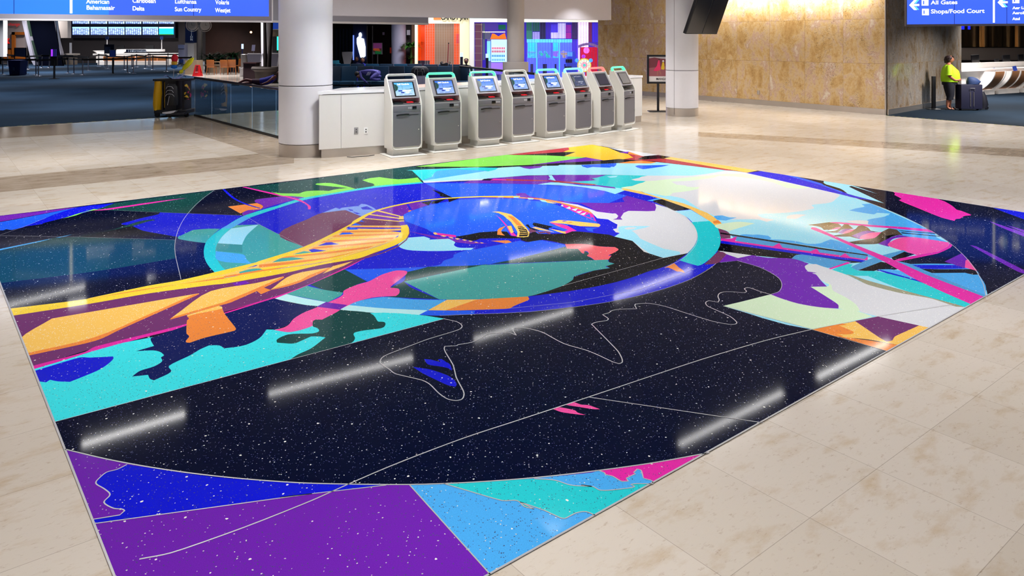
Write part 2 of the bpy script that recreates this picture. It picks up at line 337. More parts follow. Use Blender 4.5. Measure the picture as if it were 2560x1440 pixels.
POLY = """
dg|A 1470,555 1240,640 2050,675 B 370,688 @l 690,395
dg|B 1100,350 C 0,235 1215,88 2500,80 2500,110 1180,135 1310,265 1000,300 660,345 500,385 370,385 0,440 B 1860,480 1560,467
pu|A -400,770 0,720 1000,605 900,625 0,795 -400,840
b2|A -400,840 0,800 1000,608 700,700 580,750 330,850 150,900 80,890 40,905 0,905 -400,960
bl|A 150,900 330,850 590,745 1000,608 1470,555 1240,635 800,750 560,810 540,825 330,855 290,870
gr|A 800,755 1000,690 1200,632 1270,637 1100,665 980,710
mg|A 1190,655 1380,625 2000,535 2400,488 2000,550 1400,640
bl|A 2050,675 B 0,675 1040,715 1070,720 860,850 780,885 600,885 430,905 300,960 240,990 A 2260,985 2000,950 1830,910 1690,850 1560,830 1560,815 1620,800 1800,750 2020,700
dg|A 980,988 1400,905 1650,830 1800,785 1960,762 1990,775 1900,790 1700,850 1400,925
bk|A 990,992 1690,850 1830,910 2260,990 2245,1028
b3|A -300,1210 0,1143 920,958 820,985 400,1075 0,1162 -300,1235
dg|A -400,1250 0,1165 400,1080 700,1000 1000,992 2245,1028 2240,1130 2240,1265 1200,1434 K 0,275 -350,330
tl|B 230,990 280,965 420,900 600,885 780,885 600,1070 400,1045 240,1015
og|B 870,600 1240,555 1300,580 1320,600 1290,635 1120,650 1080,665 1030,690
pu|B 1050,690 1080,665 1130,645 1290,635 1320,605 1300,575 1220,545 1215,520 1250,505 1560,470 1700,465 1870,485 1500,590 1070,718
bl|B 800,380 830,378 960,490 1100,560 1290,620 1270,625 1080,570 920,490
mg|B 1050,350 1100,350 1620,465 1700,480 1560,470
gr|B 1440,415 1560,430 1780,432 1880,402 2050,395 2160,400 2250,378 2400,362 2130,335 2010,322 1990,312 2010,303 2100,297 2200,300 2420,348 2560,392 2400,395 1880,485 1700,467 1570,462 1500,440
gr|C 540,260 640,235 760,222 900,242 1000,250 1100,245 1250,228 1300,285 660,345 700,325 680,305 620,290
b4|C 1110,135 1900,100 2300,90 D 0,100 520,85 1000,75 H 0,370 700,350 1230,335 2150,440 1720,510 1100,510 590,500 D 920,195 600,200 60,245 C 1330,295 1310,265 1180,140
tq|C 1110,135 1180,133 2300,90 2240,130 2150,150 1900,130 1700,120 1500,140 1460,170 1430,220 1310,265 1180,140
b3|C 1460,170 1500,140 1700,120 1900,130 2150,140 1700,210 1340,265 1310,262 1400,230 1440,215
wh|C 1320,280 1700,262 2100,245 2070,262 1800,270 1340,297
gr|G 200,395 1340,243 1900,252 2380,275 1900,350 1660,375 1000,398
rd|G 1340,243 2150,142 2170,175 2080,210 1580,243
bk|G 1580,243 2080,208 2250,207 2200,225 2080,258 1900,252
yo|G 2150,140 Z 1480,362 H 620,153 770,215 870,232 950,290 700,310 560,315 G 2380,275 2100,260 2200,225 2250,207 2090,208 2170,175 2160,160
pu|H -380,372 340,277 560,316 0,350 -200,368
bk|G 200,397 1000,398 1660,373 H 0,348 560,315 750,297 960,312 740,350 260,372 0,372 G 1900,385 1500,395 1250,410 1000,405 200,410
pu|G 1530,395 1830,385 1790,410 1660,425 1590,415
b2|H 270,375 720,350 720,375 690,400 660,395 640,408 500,405 420,400 350,412 290,395
og|H 740,352 900,325 1040,318 1240,338 1160,355
rd|H 820,300 920,280 1050,300 1270,290 1400,300 2440,475 2340,470 1200,325 1040,318 960,312
og|H 880,203 1080,265 930,242 870,230
rd|H 870,230 950,242 1080,265 1050,285 1000,300 950,287
bk|H 990,302 1050,270 1270,243 1430,270 1310,290 1080,305
pu|H 760,215 900,190 860,225
wh|H 615,152 900,188 1280,243 1060,262 880,203 840,205
lo|H 1330,290 1430,268 2555,440 2400,472
b2|H 960,388 1000,378 1140,378 1410,372 1310,395 1130,420 1060,428 990,408
b4|E 0,200 1100,135 1380,168 1800,250 2560,440 F 400,490 @r 1200,820 @r 1600,1060 O 2150,680 2185,830 1660,1130 440,1140 N 1230,825 1200,270 E 1030,1000 600,700 0,400 D 1300,300
wh|E 0,215 650,205 1100,140 1380,168 2200,350 2550,445 2520,490 2460,540 2370,560 2200,580 2230,620 2050,660 1850,680 1600,690 1500,700 1560,740 1720,770 1620,795 1500,765 1150,765 1240,740 1150,735 1050,712 960,720 780,640 560,500 370,460 0,400
mi|H 780,668 800,658 920,640 1010,610 1100,580 E 90,270 470,240 1100,180 1290,178 1500,205 2080,340 2200,350 2150,362 2050,370 1880,360 1700,290 1480,245 1200,212 1010,205 940,230 640,270 400,280 470,320 580,330 600,345 680,350 760,350 740,375 630,400 420,425 380,460 330,465 0,405
b3|E 960,720 1050,712 1140,740 1240,742 1150,765 1100,780 1000,770 940,760
mi|H 700,745 720,715 780,688 1260,795 1120,835 860,765
tq|H 130,590 400,570 450,555 390,545 500,510 600,503 1120,510 1040,525 1010,540 910,560 960,575 1100,580 1060,600 1010,612 920,645 860,650 790,662 740,688 690,660
pu|H 0,500 590,503 480,535 390,550 470,570 400,575 130,590 -80,575 D 920,200
pu|D 80,240 600,205 870,200 900,240 860,245 960,270 340,245 200,250
b4|D 875,200 920,198 970,270 870,248 900,238
wh|H 910,560 1010,540 1040,525 1130,510 1720,510 1230,575 1130,580 960,575
b4|H 600,520 740,512 720,530 640,537
bl|B 560,1180 @o 1070,720 @o 1820,490 C 660,352 1330,295 D 340,268 960,290 1600,340 H 780,690 E 260,485 860,680 1000,880 1030,1000 N 1175,280 1265,300 @o 1150,410 900,560 @o 0,800 M 1320,680 900,725 340,748 0,760 L 1950,912 @o 1160,860 @o 500,745 0,560 B 690,1434
b2|C 1330,292 1700,490 2560,475 D 1000,560 1300,550 1650,555 1880,460 1600,400 1300,350 740,315 C 1830,300 1400,300
pu|C 1830,300 1900,272 D 0,265 340,268 880,275 960,285 740,315 100,300 C 2500,303
mg|D 130,262 180,245 350,250 340,265
rd|D 330,245 600,255 1000,270 1500,315 1430,328 880,275 340,268
b4|D 740,315 900,290 1000,290 1300,330 1600,345 1900,375 1730,440 1600,400 1300,348 1000,325
pu|D 1450,330 1500,325 1720,350 1740,370 1600,355
bk|C 1430,380 1560,420 1700,487 1600,480 1530,465 1540,450
tl|B 600,1180 650,1040 900,840 1270,830 1180,1340 860,1440 740,1460
tq|B 560,1180 @o 600,1040 @o 860,840 @o 1070,720 @o 1500,590 @o 1820,490 C 200,420 660,342 1300,285 1320,300 700,360 0,475 B 1850,515 1480,630 1160,740 @i 910,880 @i 740,1060 @i 710,1180 @i 860,1434 880,1470 720,1470 690,1434 @o 560,1180
b3|B 1070,720 1160,740 910,880 780,882 860,840
tl|B 915,885 1270,830 1830,1115 1180,1340 860,1434 780,1300 710,1180 740,1060
b4|B 915,880 1260,832 1180,900 1110,970 1070,1040 1050,1090 740,1070 @i 915,880
dt|B 738,1072 1050,1090 1055,1195 712,1170
b3|B 712,1172 1065,1215 1110,1280 1180,1335 755,1295
mr|B 1520,950 1880,765 2080,680 2370,645 2560,720 C 520,720 420,810 180,970 0,1040 B 1830,1115
lb|B 2080,680 2250,615 2300,632 2330,615 2560,590 C 480,600 530,565 600,575 720,640 700,700 620,730 520,720 330,645 270,650 40,680
bl|C 520,612 600,595 685,640 545,637
bl|C 355,628 420,642 425,655 385,652
bl|C 415,662 520,690 470,697
mg|B 1600,460 1790,510 1880,560 1930,600 1925,635 1895,635 1890,595 1850,560 1750,518 1600,475
pu|C 740,645 1100,560 1290,540 1400,575 1180,650 1075,700 1060,720
bl|C 1105,570 1130,565 1180,640 1150,650
b2|C 1070,740 1075,700 1180,650 1400,580 1780,510 2150,495 D 0,497 500,500 900,550 1300,700 1500,800 1500,900 600,960 J 450,690 C 2280,915 1730,990 1460,950 1370,890 1100,790
bl|C 1140,860 1370,895 1460,945 1600,1000 1250,990 1120,1000
bk|C 1290,545 1440,525 1390,585
bk|C 1450,525 1620,500 1500,560 1420,562
bk|C 1640,500 1790,490 1650,545
pu|D 450,440 520,425 580,428 600,445 640,470 900,510 1300,555 1290,562 900,532 640,492 500,470
og|D 0,466 500,478 780,495 1050,540 1400,648 1445,702 1380,675 1040,562 760,512 500,492 0,480
b4|D 230,468 300,470 300,482 230,480
b4|D 430,476 500,478 490,492 430,488
b4|D 610,490 690,495 680,510 620,508
b4|D 760,513 830,520 870,548 790,535
lo|D 840,525 980,560 940,560 860,550
wh|D 1000,540 1250,575 1380,620 1500,665 1700,690 1900,655 2250,560 H 1210,870 1500,960 @i E 640,780 @i 730,940 @i 610,1195 D 2350,1260 2100,1180 1950,1040 1720,985 1500,750 1430,680 1380,640 1250,600
mg|D 1040,565 1380,672 1445,700 1490,790 1300,712 1040,592
b5|D 1030,592 1060,572 1067,600
b5|D 1095,622 1150,600 1162,630
b5|D 1170,637 1250,622 1225,657
b5|D 1230,667 1312,652 1272,687
b5|D 1280,697 1362,672 1330,712
b2|D 1335,720 1400,690 1420,745
b2|D 1405,750 1445,735 1470,775
pu|D 1290,560 1300,550 1650,555 1850,540 1820,490 1880,460 2240,560 2255,610 2240,655 2150,660 1900,655 1840,680 1800,740 1825,768 1700,766 1750,750 1770,720 1740,690 1560,672 1480,660 1400,610
b3|E 90,525 250,485 290,505 170,530
bk|E 170,525 290,503 650,635 440,655 300,590 190,545
b4|E 440,660 650,640 890,785 670,800 590,730
tq|E 660,800 890,785 960,840 1000,880 1030,1000 @o 980,1180 @o 870,1290 790,1345 740,1360 600,1320 510,1290 @i 640,1170 @i 730,940 @i 700,860
lo|H 780,690 820,672 E 0,405 260,483 560,560 860,680 960,745 1050,825 960,842 890,785 650,635 300,510 0,432 H 1260,795
og|E 930,790 1000,772 1045,812 945,818
mi|E 960,842 1050,820 1270,795 1470,815 1150,912 1150,950 1120,910 1000,880
mr|E 1000,880 1100,910 1150,950 1160,1005 1035,1015 1025,960
b4|D 1720,985 1790,935 1760,900 1800,880 1960,920 2010,960 2050,1010 2180,1070 2350,1140 2560,1180 2560,1215 2350,1260 2200,1220 2080,1140 1950,1040
b4|D 1770,862 1820,850 2180,850 2120,870 2050,885 1890,925 1800,900 1770,885
wh|D 1840,880 1900,865 2010,868 1960,890 1880,895
bl|D 1500,750 1640,765 1700,800 1760,830 1750,880 1700,890 1740,930 1790,940 1720,985 1650,965 1430,940 1190,915 1100,870 1140,820 1530,860
b2|D 1340,870 1520,870 1440,890 1450,925 1380,910
bk|C 1720,990 1900,960 2050,930 2280,915 2390,920 2440,975 J 720,790 870,700 900,712 940,690 1000,680 1060,720 1300,730 1600,718 1750,670 2000,680 2541,740 D 1650,960 1720,985 1950,1040 2100,1180 2350,1260 M 2480,135 2340,230 @i 1740,430 @i 880,570 1220,465 1330,400 1340,370 1540,310 1700,285 1660,265 1745,240 1690,225 1680,170 1715,155 1680,155 1780,95 1750,75 1600,68 1450,45 1250,45 J 1350,880 1150,850 950,905 800,890 680,850 350,815 0,820 C 1950,1040 1800,1010
bl|J 0,825 690,820 700,860 600,930 400,955 0,945 C 1950,1050 2050,1010 2300,1010
og|J 50,872 430,862 510,905 430,938 250,905
bl|J 300,890 330,905 370,885 350,910
pu|I 700,840 1200,930 1600,990 2100,1060 2370,1100 2000,1108 1500,1050 1100,950
mg|C 1450,930 1740,968 1740,995 1500,965
lo|I 1210,880 1260,860 1310,905 1250,912
lo|I 1365,935 1430,925 1500,945 1440,957
lo|I 1525,960 1590,960 1650,980 1590,987
lo|I 1665,990 1730,985 1790,1005 1720,1017
lo|I 1820,1015 1880,1012 1930,1030 1870,1040
lo|I 1950,1040 2000,1037 2050,1052 2000,1062
lo|I 2080,1065 2120,1060 2170,1075 2120,1084
lo|I 2200,1078 2240,1075 2290,1088 2240,1097
mg|D 190,700 250,740 300,790 380,880 480,985 400,970 340,860 230,730
bl|D 330,850 400,840 470,980 400,900
lo|D 345,850 400,845 430,925 400,945
og|D 220,960 225,900 250,875 330,848 290,885 270,915 285,945 320,972
lo|D 150,667 240,662 400,700 520,790 600,880 635,930 620,985 560,993 470,990 480,930 460,890 400,800 300,715 230,680
og|D 350,712 430,732 490,790 545,850 480,850 420,780
bk|D 478,858 545,853 600,900 620,955 605,980 500,985 510,930
lo|D 483,868 560,862 563,868 485,875
lo|D 490,890 578,882 580,888 492,897
lo|D 498,912 592,903 594,909 500,919
lo|D 505,935 605,925 606,931 506,942
lo|D 508,957 612,948 612,954 508,964
bk|J 940,520 970,485 1100,510 1390,575 1280,600 1300,640 1200,620 980,560
bk|J 790,535 855,522 900,590 1060,640 1100,660 1000,655 880,610
mr|J 880,610 1000,655 1080,680 1230,670 1320,690 1330,715 1300,730 1220,700 1090,722 1030,680 940,690 880,712 870,660
lo|J 930,590 1000,575 1100,600 1410,692 1300,672 1080,640
mg|J 1295,480 1450,500 1600,530 1700,560 1880,660 1780,672 1640,722 1540,700 1700,640 1500,570
bl|J 1400,590 1620,668 1560,665 1280,602
lo|J 1300,612 1500,650 1650,682 1640,722 1540,702
lo|J 1295,475 1500,430 1650,435 2350,510 2385,540 2350,577 1950,562 1650,512 1400,492
bl|J 1560,448 1650,440 1700,450 1600,462
og|J 1640,500 1760,470 1800,480 1700,505
og|J 1390,510 1480,515 1450,530
og|J 1430,545 1560,550 1500,565
dg|M 490,245 1250,70 1380,90 1430,145 1450,115 1490,140 1470,160 1510,185 1545,205
dg|L 1840,480 2040,432 2560,418 1800,580 1870,640 2150,757 1600,733 1720,725 1750,690 1750,655 1660,640 1800,575
dg|M 0,266 500,244 0,350
tl|L 1800,580 2560,420 M 420,255 1680,200 1690,225 1745,240 1650,270 1700,285 1540,310 1340,370 1330,400 1220,465 880,570 600,592 0,600 L 2150,757
pk|M 1250,45 1450,45 1600,68 1750,75 1785,98 1750,125 1700,150 1680,160 1715,160 1685,200 1545,205 1510,180 1470,162 1490,140 1470,118 1445,115 1440,140 1420,135 1380,92 1270,90
b2|M 340,100 800,10 860,28 1000,5 1240,50 1250,70 500,245 0,268 L 2040,432 2160,410 2200,370 2290,340 2300,310 2380,280 2500,250
bl|L 1210,460 1700,205 1760,230 1830,265 2130,275 2380,278 2300,310 2290,335 2200,370 2150,410 2040,432 1950,440
b4|L 1740,215 1840,140 2000,128 2060,150 2050,160 2250,152 2310,185 2300,215 2350,240 2500,243 2470,262 2130,275 1830,262
b2|L 1210,460 1700,447 2040,432 1960,455 1840,482 1820,470 1720,470 1440,582
dg|L 860,612 1200,455 1430,580 1330,610 1200,670 1190,690 1000,662
tl|L 600,702 820,620 1000,662 1190,690 1170,720 1040,787
b5|L 490,748 610,703 800,745 1020,785 925,832 @o 490,748
pu|L 925,832 1020,785 1235,815 1160,862
b5|L 1160,862 1240,815 1600,848 2042,866 1950,914 @o 1160,862
b3|L 1240,815 1330,778 1590,735 1900,757 2240,765 2040,868 1600,848
lo|L 2040,868 2230,762 2580,758 2210,870
og|L 2210,870 2500,770 M 380,600 880,570 890,600 800,640 740,665 690,690 400,703 80,712
b2|L 1950,914 2040,868 M 350,712 340,748 0,762
bl|M 350,712 690,690 740,665 800,640 890,602 880,570 1300,515 @i 1740,430 @i N 480,480 @i 780,380 820,400 1000,425 1160,400 900,560 @o 0,800 M 1740,605 @o 1320,680 @o 900,725 @o 340,748
og|N 640,442 740,395 770,420 790,440 830,465 850,495 800,480 770,480 720,455 680,440
mr|N 1180,278 1235,285 1265,302 1220,360 1160,400 1040,410
wh|N 1170,270 1300,285 1520,315 1450,330 1380,345 1300,318 1265,305 1230,285
bk|E 1035,1065 F 0,1250 450,1305 500,1310 760,1360 O 960,470 E 2560,1330 1900,1270 1440,1225 1000,1165
b3|E 1250,980 1300,960 1350,955 1450,962 1500,958 1640,975 1680,1005 1660,1020 1800,1025 2000,1045 2150,1078 2300,1072 2360,1050 2440,1020 2560,1050 F 800,1290 300,1200 E 2500,1150 1600,1020
st|E 1160,962 2560,1168 F 560,1225 540,1285 330,1245 0,1210 E 1240,1045
mg|E 1035,1010 1160,1010 1240,980 1220,1040 1700,1110 1780,1068 1825,1125 2180,1175 2260,1138 2300,1190 2560,1225 F 190,1245 270,1198 330,1245 520,1275 560,1235 560,1290 0,1228 E 1035,1042
bl|E 1035,1036 F 0,1222 500,1285 560,1298 500,1310 450,1307 0,1252 E 1035,1070
bk|E 1028,932 2560,1165 F 560,1218 560,1230 0,1155 E 1030,950
b3|F 320,650 400,625 520,600 480,570 600,562 1050,760 1400,930 1450,1000 1580,1055 1000,990 840,880 560,825 560,770 770,730 850,690 680,680 640,700 560,690 380,660
wh|F 280,785 360,780 440,775 570,782 560,830 360,808
wh|E 1880,752 1890,720 2000,700 2130,705 2070,725 1990,757
bk|E 2150,835 F 70,800 150,815 190,825 100,860 50,895 0,900 E 2300,860
mg|F 60,802 200,800 600,835 1000,862 1340,890 1420,935 1000,890 600,860 200,822
bk|F 940,905 1420,940 1430,950 1000,918
bk|F 980,930 1490,978 1500,988 1000,944
br|F 60,850 130,818 180,818 225,858 150,870
bk|F 40,905 90,860 170,868 90,895
hp|F 85,897 150,870 235,858 190,888
bk|F -10,925 130,912 200,880 260,825 310,828 375,882 250,888 170,937 60,930
br|F 230,858 262,826 310,830 372,880 250,888
pu|F 175,937 260,888 380,882 290,910 230,950
hp|F 230,950 290,910 425,885 390,920 330,940
bk|F 90,975 300,940 400,890 440,850 490,840 560,870 600,910 700,925 480,930 350,975 480,1025 330,985 200,985
br|F 410,890 445,850 490,842 560,872 600,912 500,915
pu|F 350,975 490,920 560,908 660,930 500,965 460,1018
hp|F 455,1015 480,975 600,935 740,928 745,960 650,1008 560,1020
bk|F 320,1055 530,1020 650,1000 740,925 830,880 930,895 1010,965 950,965 860,990 680,1078 390,1082
br|F 745,930 830,882 930,897 1005,963 900,960 800,975
pu|F 690,1077 870,988 950,965 1100,985 900,1010 840,1060 830,1115
hp|F 825,1105 840,1060 960,1005 1120,990 1350,1020 1600,1060 1580,1120 1430,1182 1200,1227
st|O 830,515 1060,420 1350,345 1390,362 1120,465 900,548 840,540
bk|F 860,1255 1030,1178 1160,1212 900,1300
nv|O 1270,458 1600,395 1700,370 1840,300 @r 1960,390 @r 2080,550 2100,590 1640,565 1430,485
mg|O 1255,452 1310,430 1580,380 1700,358 1800,308 1812,278 1842,290 1825,320 1700,378 1590,402 1290,462
b3|O 1430,485 1640,480 1880,485 1990,525 2090,555 2110,592 2175,700 2180,822 1640,617
st|O 1255,448 1430,485 1640,580 2178,800 2180,825 1640,620
bl|O 1440,492 1880,495 1990,530 1640,535 1530,530
bk|O 1530,532 1700,537 2060,535 2110,590 2050,592 1970,572 1640,575
pu|O 1765,460 1940,375 1990,430 1975,520 1960,522
hp|O 1968,520 1975,450 2000,435 2090,552
nv|O 1080,555 1240,470 1400,520 1240,545
b3|O 1090,540 1250,540 1500,600 1600,690 1400,640
bl|O 1080,540 1130,545 1600,672 1590,690 1300,615
bk|O 900,548 1130,462 1250,482 1050,557 960,552
st|O 235,430 280,395 340,388 840,465 770,480 650,522 600,522
tq|O 640,542 780,478 850,490 830,515 900,552 1080,557 1240,590 1600,690 2070,905 2020,927 1400,760 1000,605 780,592
mg|O 540,552 800,463 825,475 580,552
mg|O 440,115 480,120 800,260 1260,445 1640,615 2183,822 2188,850 2070,905 1500,650 1160,460 800,290 600,200 430,132
nv|N 1370,372 1600,440 1780,540 1818,610 1790,680 1700,710 1400,785 1230,825 1000,760 800,640 900,560 @o 1160,400 1190,392
mi|N 1230,825 1400,785 @? 1700,710 O 30,790 300,880 700,935 900,960 1050,1010 450,1142 N 2130,1060
wh|O 370,500 400,488 480,485 640,542 780,590 1000,690 1480,800 1640,830 1880,905 2030,925 1660,1132 1510,1100 1100,1010 920,960 900,920 880,890 780,820 650,750 600,670 550,660 480,600 420,570 380,540
kh|O 780,585 850,600 1000,650 1400,760 1870,885 1970,915 1880,912 1640,832 1480,802 1300,770 1000,692 900,645
pu|N 1190,390 1265,305 1300,318 1380,345 1450,330 1520,315 O 0,420 240,430 410,480 370,505 375,530 400,560 490,572 440,578 480,590 530,650 590,710 430,712 550,790 700,890 705,930 600,925 500,915 300,880 120,825 30,790 -30,800 N 1700,710 1790,680 1818,610 1780,540 1600,440 1370,372
mi|O 425,712 590,710 610,690 560,668 600,665 635,700 650,750 780,820 880,890 920,960 800,950 705,930 700,890 550,790
lo|O 450,1140 860,1060 1100,1010 1510,1100 1662,1131 1370,1308 1000,1240 700,1210
og|O 450,1142 740,1078 790,1095 710,1100 850,1160 850,1180 780,1190 680,1185 760,1207 700,1212
og|O 700,1208 1000,1248 1370,1306 1240,1372
mp|O 870,1055 1100,1010 1510,1100 1400,1150 1270,1210 1240,1252 1185,1262 1120,1225
b4|F 0,268 330,320 690,440 350,335 320,345 770,558 300,435 0,300
bl|E 1360,168 1560,145 2000,215 2560,375 F 300,435 640,525 400,490 E 2560,442
b2|E 1850,195 2000,215 2560,380 F 240,430 F 0,340 E 2300,320
bk|E 2010,213 2560,368 F 300,432 F 0,325 E 2300,290
mg|F 880,406 1450,500 1640,590 1700,640 1760,655 1870,700 1880,712 1800,720 1740,755 1690,760 1670,785 1500,740 1200,620 960,520 990,500 900,450 910,435
bl|F 2160,616 2700,690 2560,765
pu|F 2115,788 2230,825 2700,985 2700,1040 2250,860
pu|F 2325,835 2560,900 2560,930
pu|F 1865,1093 1950,1110 2560,1415 2700,1500 2480,1434
mp|K 85,530 860,440 1480,320 L 0,545 1040,375 1400,270 1720,180 1700,215 1420,345 1200,450 870,605 500,740 0,885 K 1860,700 950,925 330,1120
mg|K 325,1105 850,965 950,912 1860,685 2560,475 L 0,880 500,735 870,600 1420,342 1200,460 510,750 0,908 K 2260,585 1860,715 1400,830 340,1150
lo|K 870,432 1480,320 2560,105 L 350,390 800,245 1020,150 C 330,880 1040,890 1130,1000 L 1700,170 1400,270 1040,375 350,480 0,545 K 1480,380
tl|L 150,485 280,452 430,450 300,475 160,500
tl|L 480,388 560,350 640,335 810,350 640,372
tl|L 690,308 800,275 880,285 850,298
bl|L 845,262 900,253 1030,272 880,288
bl|L 935,222 1030,185 1080,187 1155,207
mr|C 80,1032 140,1010 215,1015
b2|C 240,962 300,925 360,925 440,950
b2|C 335,897 390,865 450,870 495,895
og|L 1190,72 1775,68 1775,80 1150,90
og|L 1110,118 1750,97 1750,110 1080,132
og|L 1000,172 1700,137 1690,152 960,192
og|L 900,237 1640,172 1600,190 860,257
og|L 640,325 1040,282 1500,222 1440,245 1040,302 560,347
og|L 350,412 1040,338 1350,272 1250,300 1040,362 350,440
og|L 0,525 400,458 760,402 400,480 0,540
ye|L 620,318 1040,270 1500,205 1040,282 560,335
ye|L 350,448 700,400 1040,348 1300,290 1040,368 400,462
ye|L 1020,155 1100,150 1720,118 1100,165
bl|C 900,915 1040,905 1040,930
bl|C 960,1000 1010,965 1000,990
pu|C 390,850 520,740 740,645 1030,730 1035,850
mr|C 390,850 540,745 1010,792 1035,850
b2|C 410,842 450,810 540,842
b2|C 480,790 510,765 575,798
lo|C 740,645 1030,718 1030,732 730,660
lo|C 620,693 1010,744 1010,758 620,706
lo|C 540,742 1010,784 1010,795 545,755
lo|C 390,843 1040,846 1040,862 375,857
og|C 380,858 1040,862 1040,872 370,866
lo|C 300,898 1040,882 1040,898 290,912
ye|L 1770,15 1830,10 1848,40 1855,80 1820,150 1700,222 1500,292 1350,347 1000,407 600,497 0,602 K 2130,292 1500,377 900,482 125,602 92,532 860,436 1480,332 2240,205 L 0,548 350,482 700,432 1040,377 1400,272 1600,205 1700,165 1765,95
mr|C 1135,860 1152,940 1112,1030 1000,1118 800,1202 600,1262 600,1252 800,1188 1000,1100 1105,1018 1140,940
mp|K 130,602 900,482 1500,377 1500,388 900,500 135,620
ye|K 865,432 1480,302 1810,245 2560,68 L 350,375 800,230 1100,90 1270,0 C 420,790 560,710 740,637 1000,572 1350,512 1700,483 2100,465 2560,463 2560,475 2100,478 1700,496 1350,524 1000,588 740,655 580,735 500,790 L 1290,5 1150,85 800,257 350,407 0,507 K 1480,332
og|K 860,440 1480,338 2240,215 L 0,560 0,552 K 1480,330
lo|C 1015,725 1068,720 1072,765 1008,765
bk|C 1010,765 1075,765 1075,776 1010,776
lo|C 1010,778 1075,776 1078,790 1015,795
pu|C 1015,800 1075,795 1100,835 1030,842
og|C 1125,655 1160,645 1170,655 1135,668
lo|K 205,830 520,630 1985,378 1480,600 940,822 268,982
og|K 268,978 940,820 1480,592 1930,392 1985,378 1990,387 1200,742 960,852 285,1002
lo|K 1720,620 2110,355 2560,275 L 595,528 310,660 0,787 K 2340,445
og|L 595,528 600,542 345,668 60,792 0,812 K 2340,460 2230,492 1700,642 1720,620 2330,440 L 0,785 310,655
lo|L 465,662 690,510 1065,437 850,520 770,565
og|L 460,667 770,563 850,518 1060,440 1070,448 760,588 640,627
lo|L 985,502 1090,425 1295,373 1200,422
og|L 310,660 400,642 470,665 370,707
pu|L 80,600 210,572 258,595 120,622
cy|K 330,1140 1510,820 2560,840 L 420,1060 500,1060 900,1000 1460,895 1950,914 2210,952 Z 136,1057
dn|K 1505,828 1860,702 2300,562 L 0,905 500,747 700,800 1000,832 860,900 700,950 650,1010 500,1065 480,1050 430,1055 350,1150 200,1220 0,1250 K 2240,930 2190,900 2090,900 2000,940 1900,1000 1690,1105 1710,1165 1540,1250 1500,1235 1480,1195 1320,1212 1400,1155 1540,1110 1620,1060 1610,1020 1640,1000 1600,965 1530,950 1360,957 1540,905 1510,855
bl|K 343,1155 800,1020 900,1022 1130,1010 1135,1030 1100,1070 1000,1140 850,1205 700,1265 580,1260 500,1245 460,1270 380,1255
lo|K 1870,600 1890,590 2190,503 2220,515 2222,530 2200,548 1960,590 1880,617
og|K 1870,612 1960,585 2150,548 2222,530 2250,590 2360,730 2345,752 2050,822 1900,872 1865,870 1858,855 1892,810 1865,780 1870,650 1890,630
hp|L 500,1065 600,1040 650,1010 700,950 800,890 900,850 1050,785 1150,740 1190,710 1200,670 1330,612 1450,578 1580,510 1720,470 1800,470 1830,478 1825,505 1770,550 1680,620 1660,640 1740,650 1755,670 1750,700 1720,725 1600,730 1480,742 1330,780 1240,820 1180,850 1100,905 980,962 890,975 890,1020 750,1070 640,1087
pu|L 925,832 1020,787 1235,815 1160,862
dg|L 660,1362 740,1310 870,1250 1015,1140 950,1130 870,1130 780,1170 700,1200 600,1198 530,1192 530,1160 640,1110 880,1100 940,1085 950,1065 930,1045 890,1030 890,975 920,960 980,962 1120,890 1160,865 1460,895 1540,980 1600,985 1615,1005 1600,1035 1560,1050 1400,1070 1310,1090 1295,1110 1310,1150 1270,1197
nv|Z 136,1057 L 2210,952 M 150,760 900,725 N 0,800 @b P 530,412
bl|S 655,455 710,460 770,475 850,485 880,530 882,550 850,530 780,515 690,500
bl|S 768,457 800,455 835,480 832,492 790,475
bl|S 565,520 700,540 850,590 905,630 922,665 912,682 850,670 720,610 640,570
hp|R 375,373 410,355 440,350 500,370 560,375 655,408 600,408
hp|R 265,405 310,390 450,418 470,435 535,455 480,452 340,432
pu|P 530,410 @b 1700,630 @b 2553,690 Q 1060,702 @b R 640,912 @b 1550,765 Z 1800,1500 200,1700
bl|P 1040,535 @b 1700,630 @b 2553,690 Q 555,697 870,705 0,805 P 775,1020 765,985 980,950 1020,915 1000,902 930,895 850,845 900,785 860,740 800,705 785,690 790,670 870,600 960,575
b3|Q 1060,703 @b 2000,655 @b 2553,600 R 640,912 @b 1550,765 1090,1022 Z 1560,1255 Q 1720,1437
tq|Q 1340,692 @b 2080,652 2250,665 2380,705 2553,715 R 500,1030 600,1045 650,1072 720,1075 900,1055 940,1045 905,1025 960,1020 1090,1022 620,1282 540,1250 460,1260 370,1305 330,1300 200,1240 0,1170 Q 2080,900 2000,880 1940,832 1820,832
mg|R 640,912 @b 1550,765 1090,1022 1080,995 1010,975 990,910 960,900 930,930 945,938 870,975 885,1000 830,1000 760,960 700,945 690,930
"""
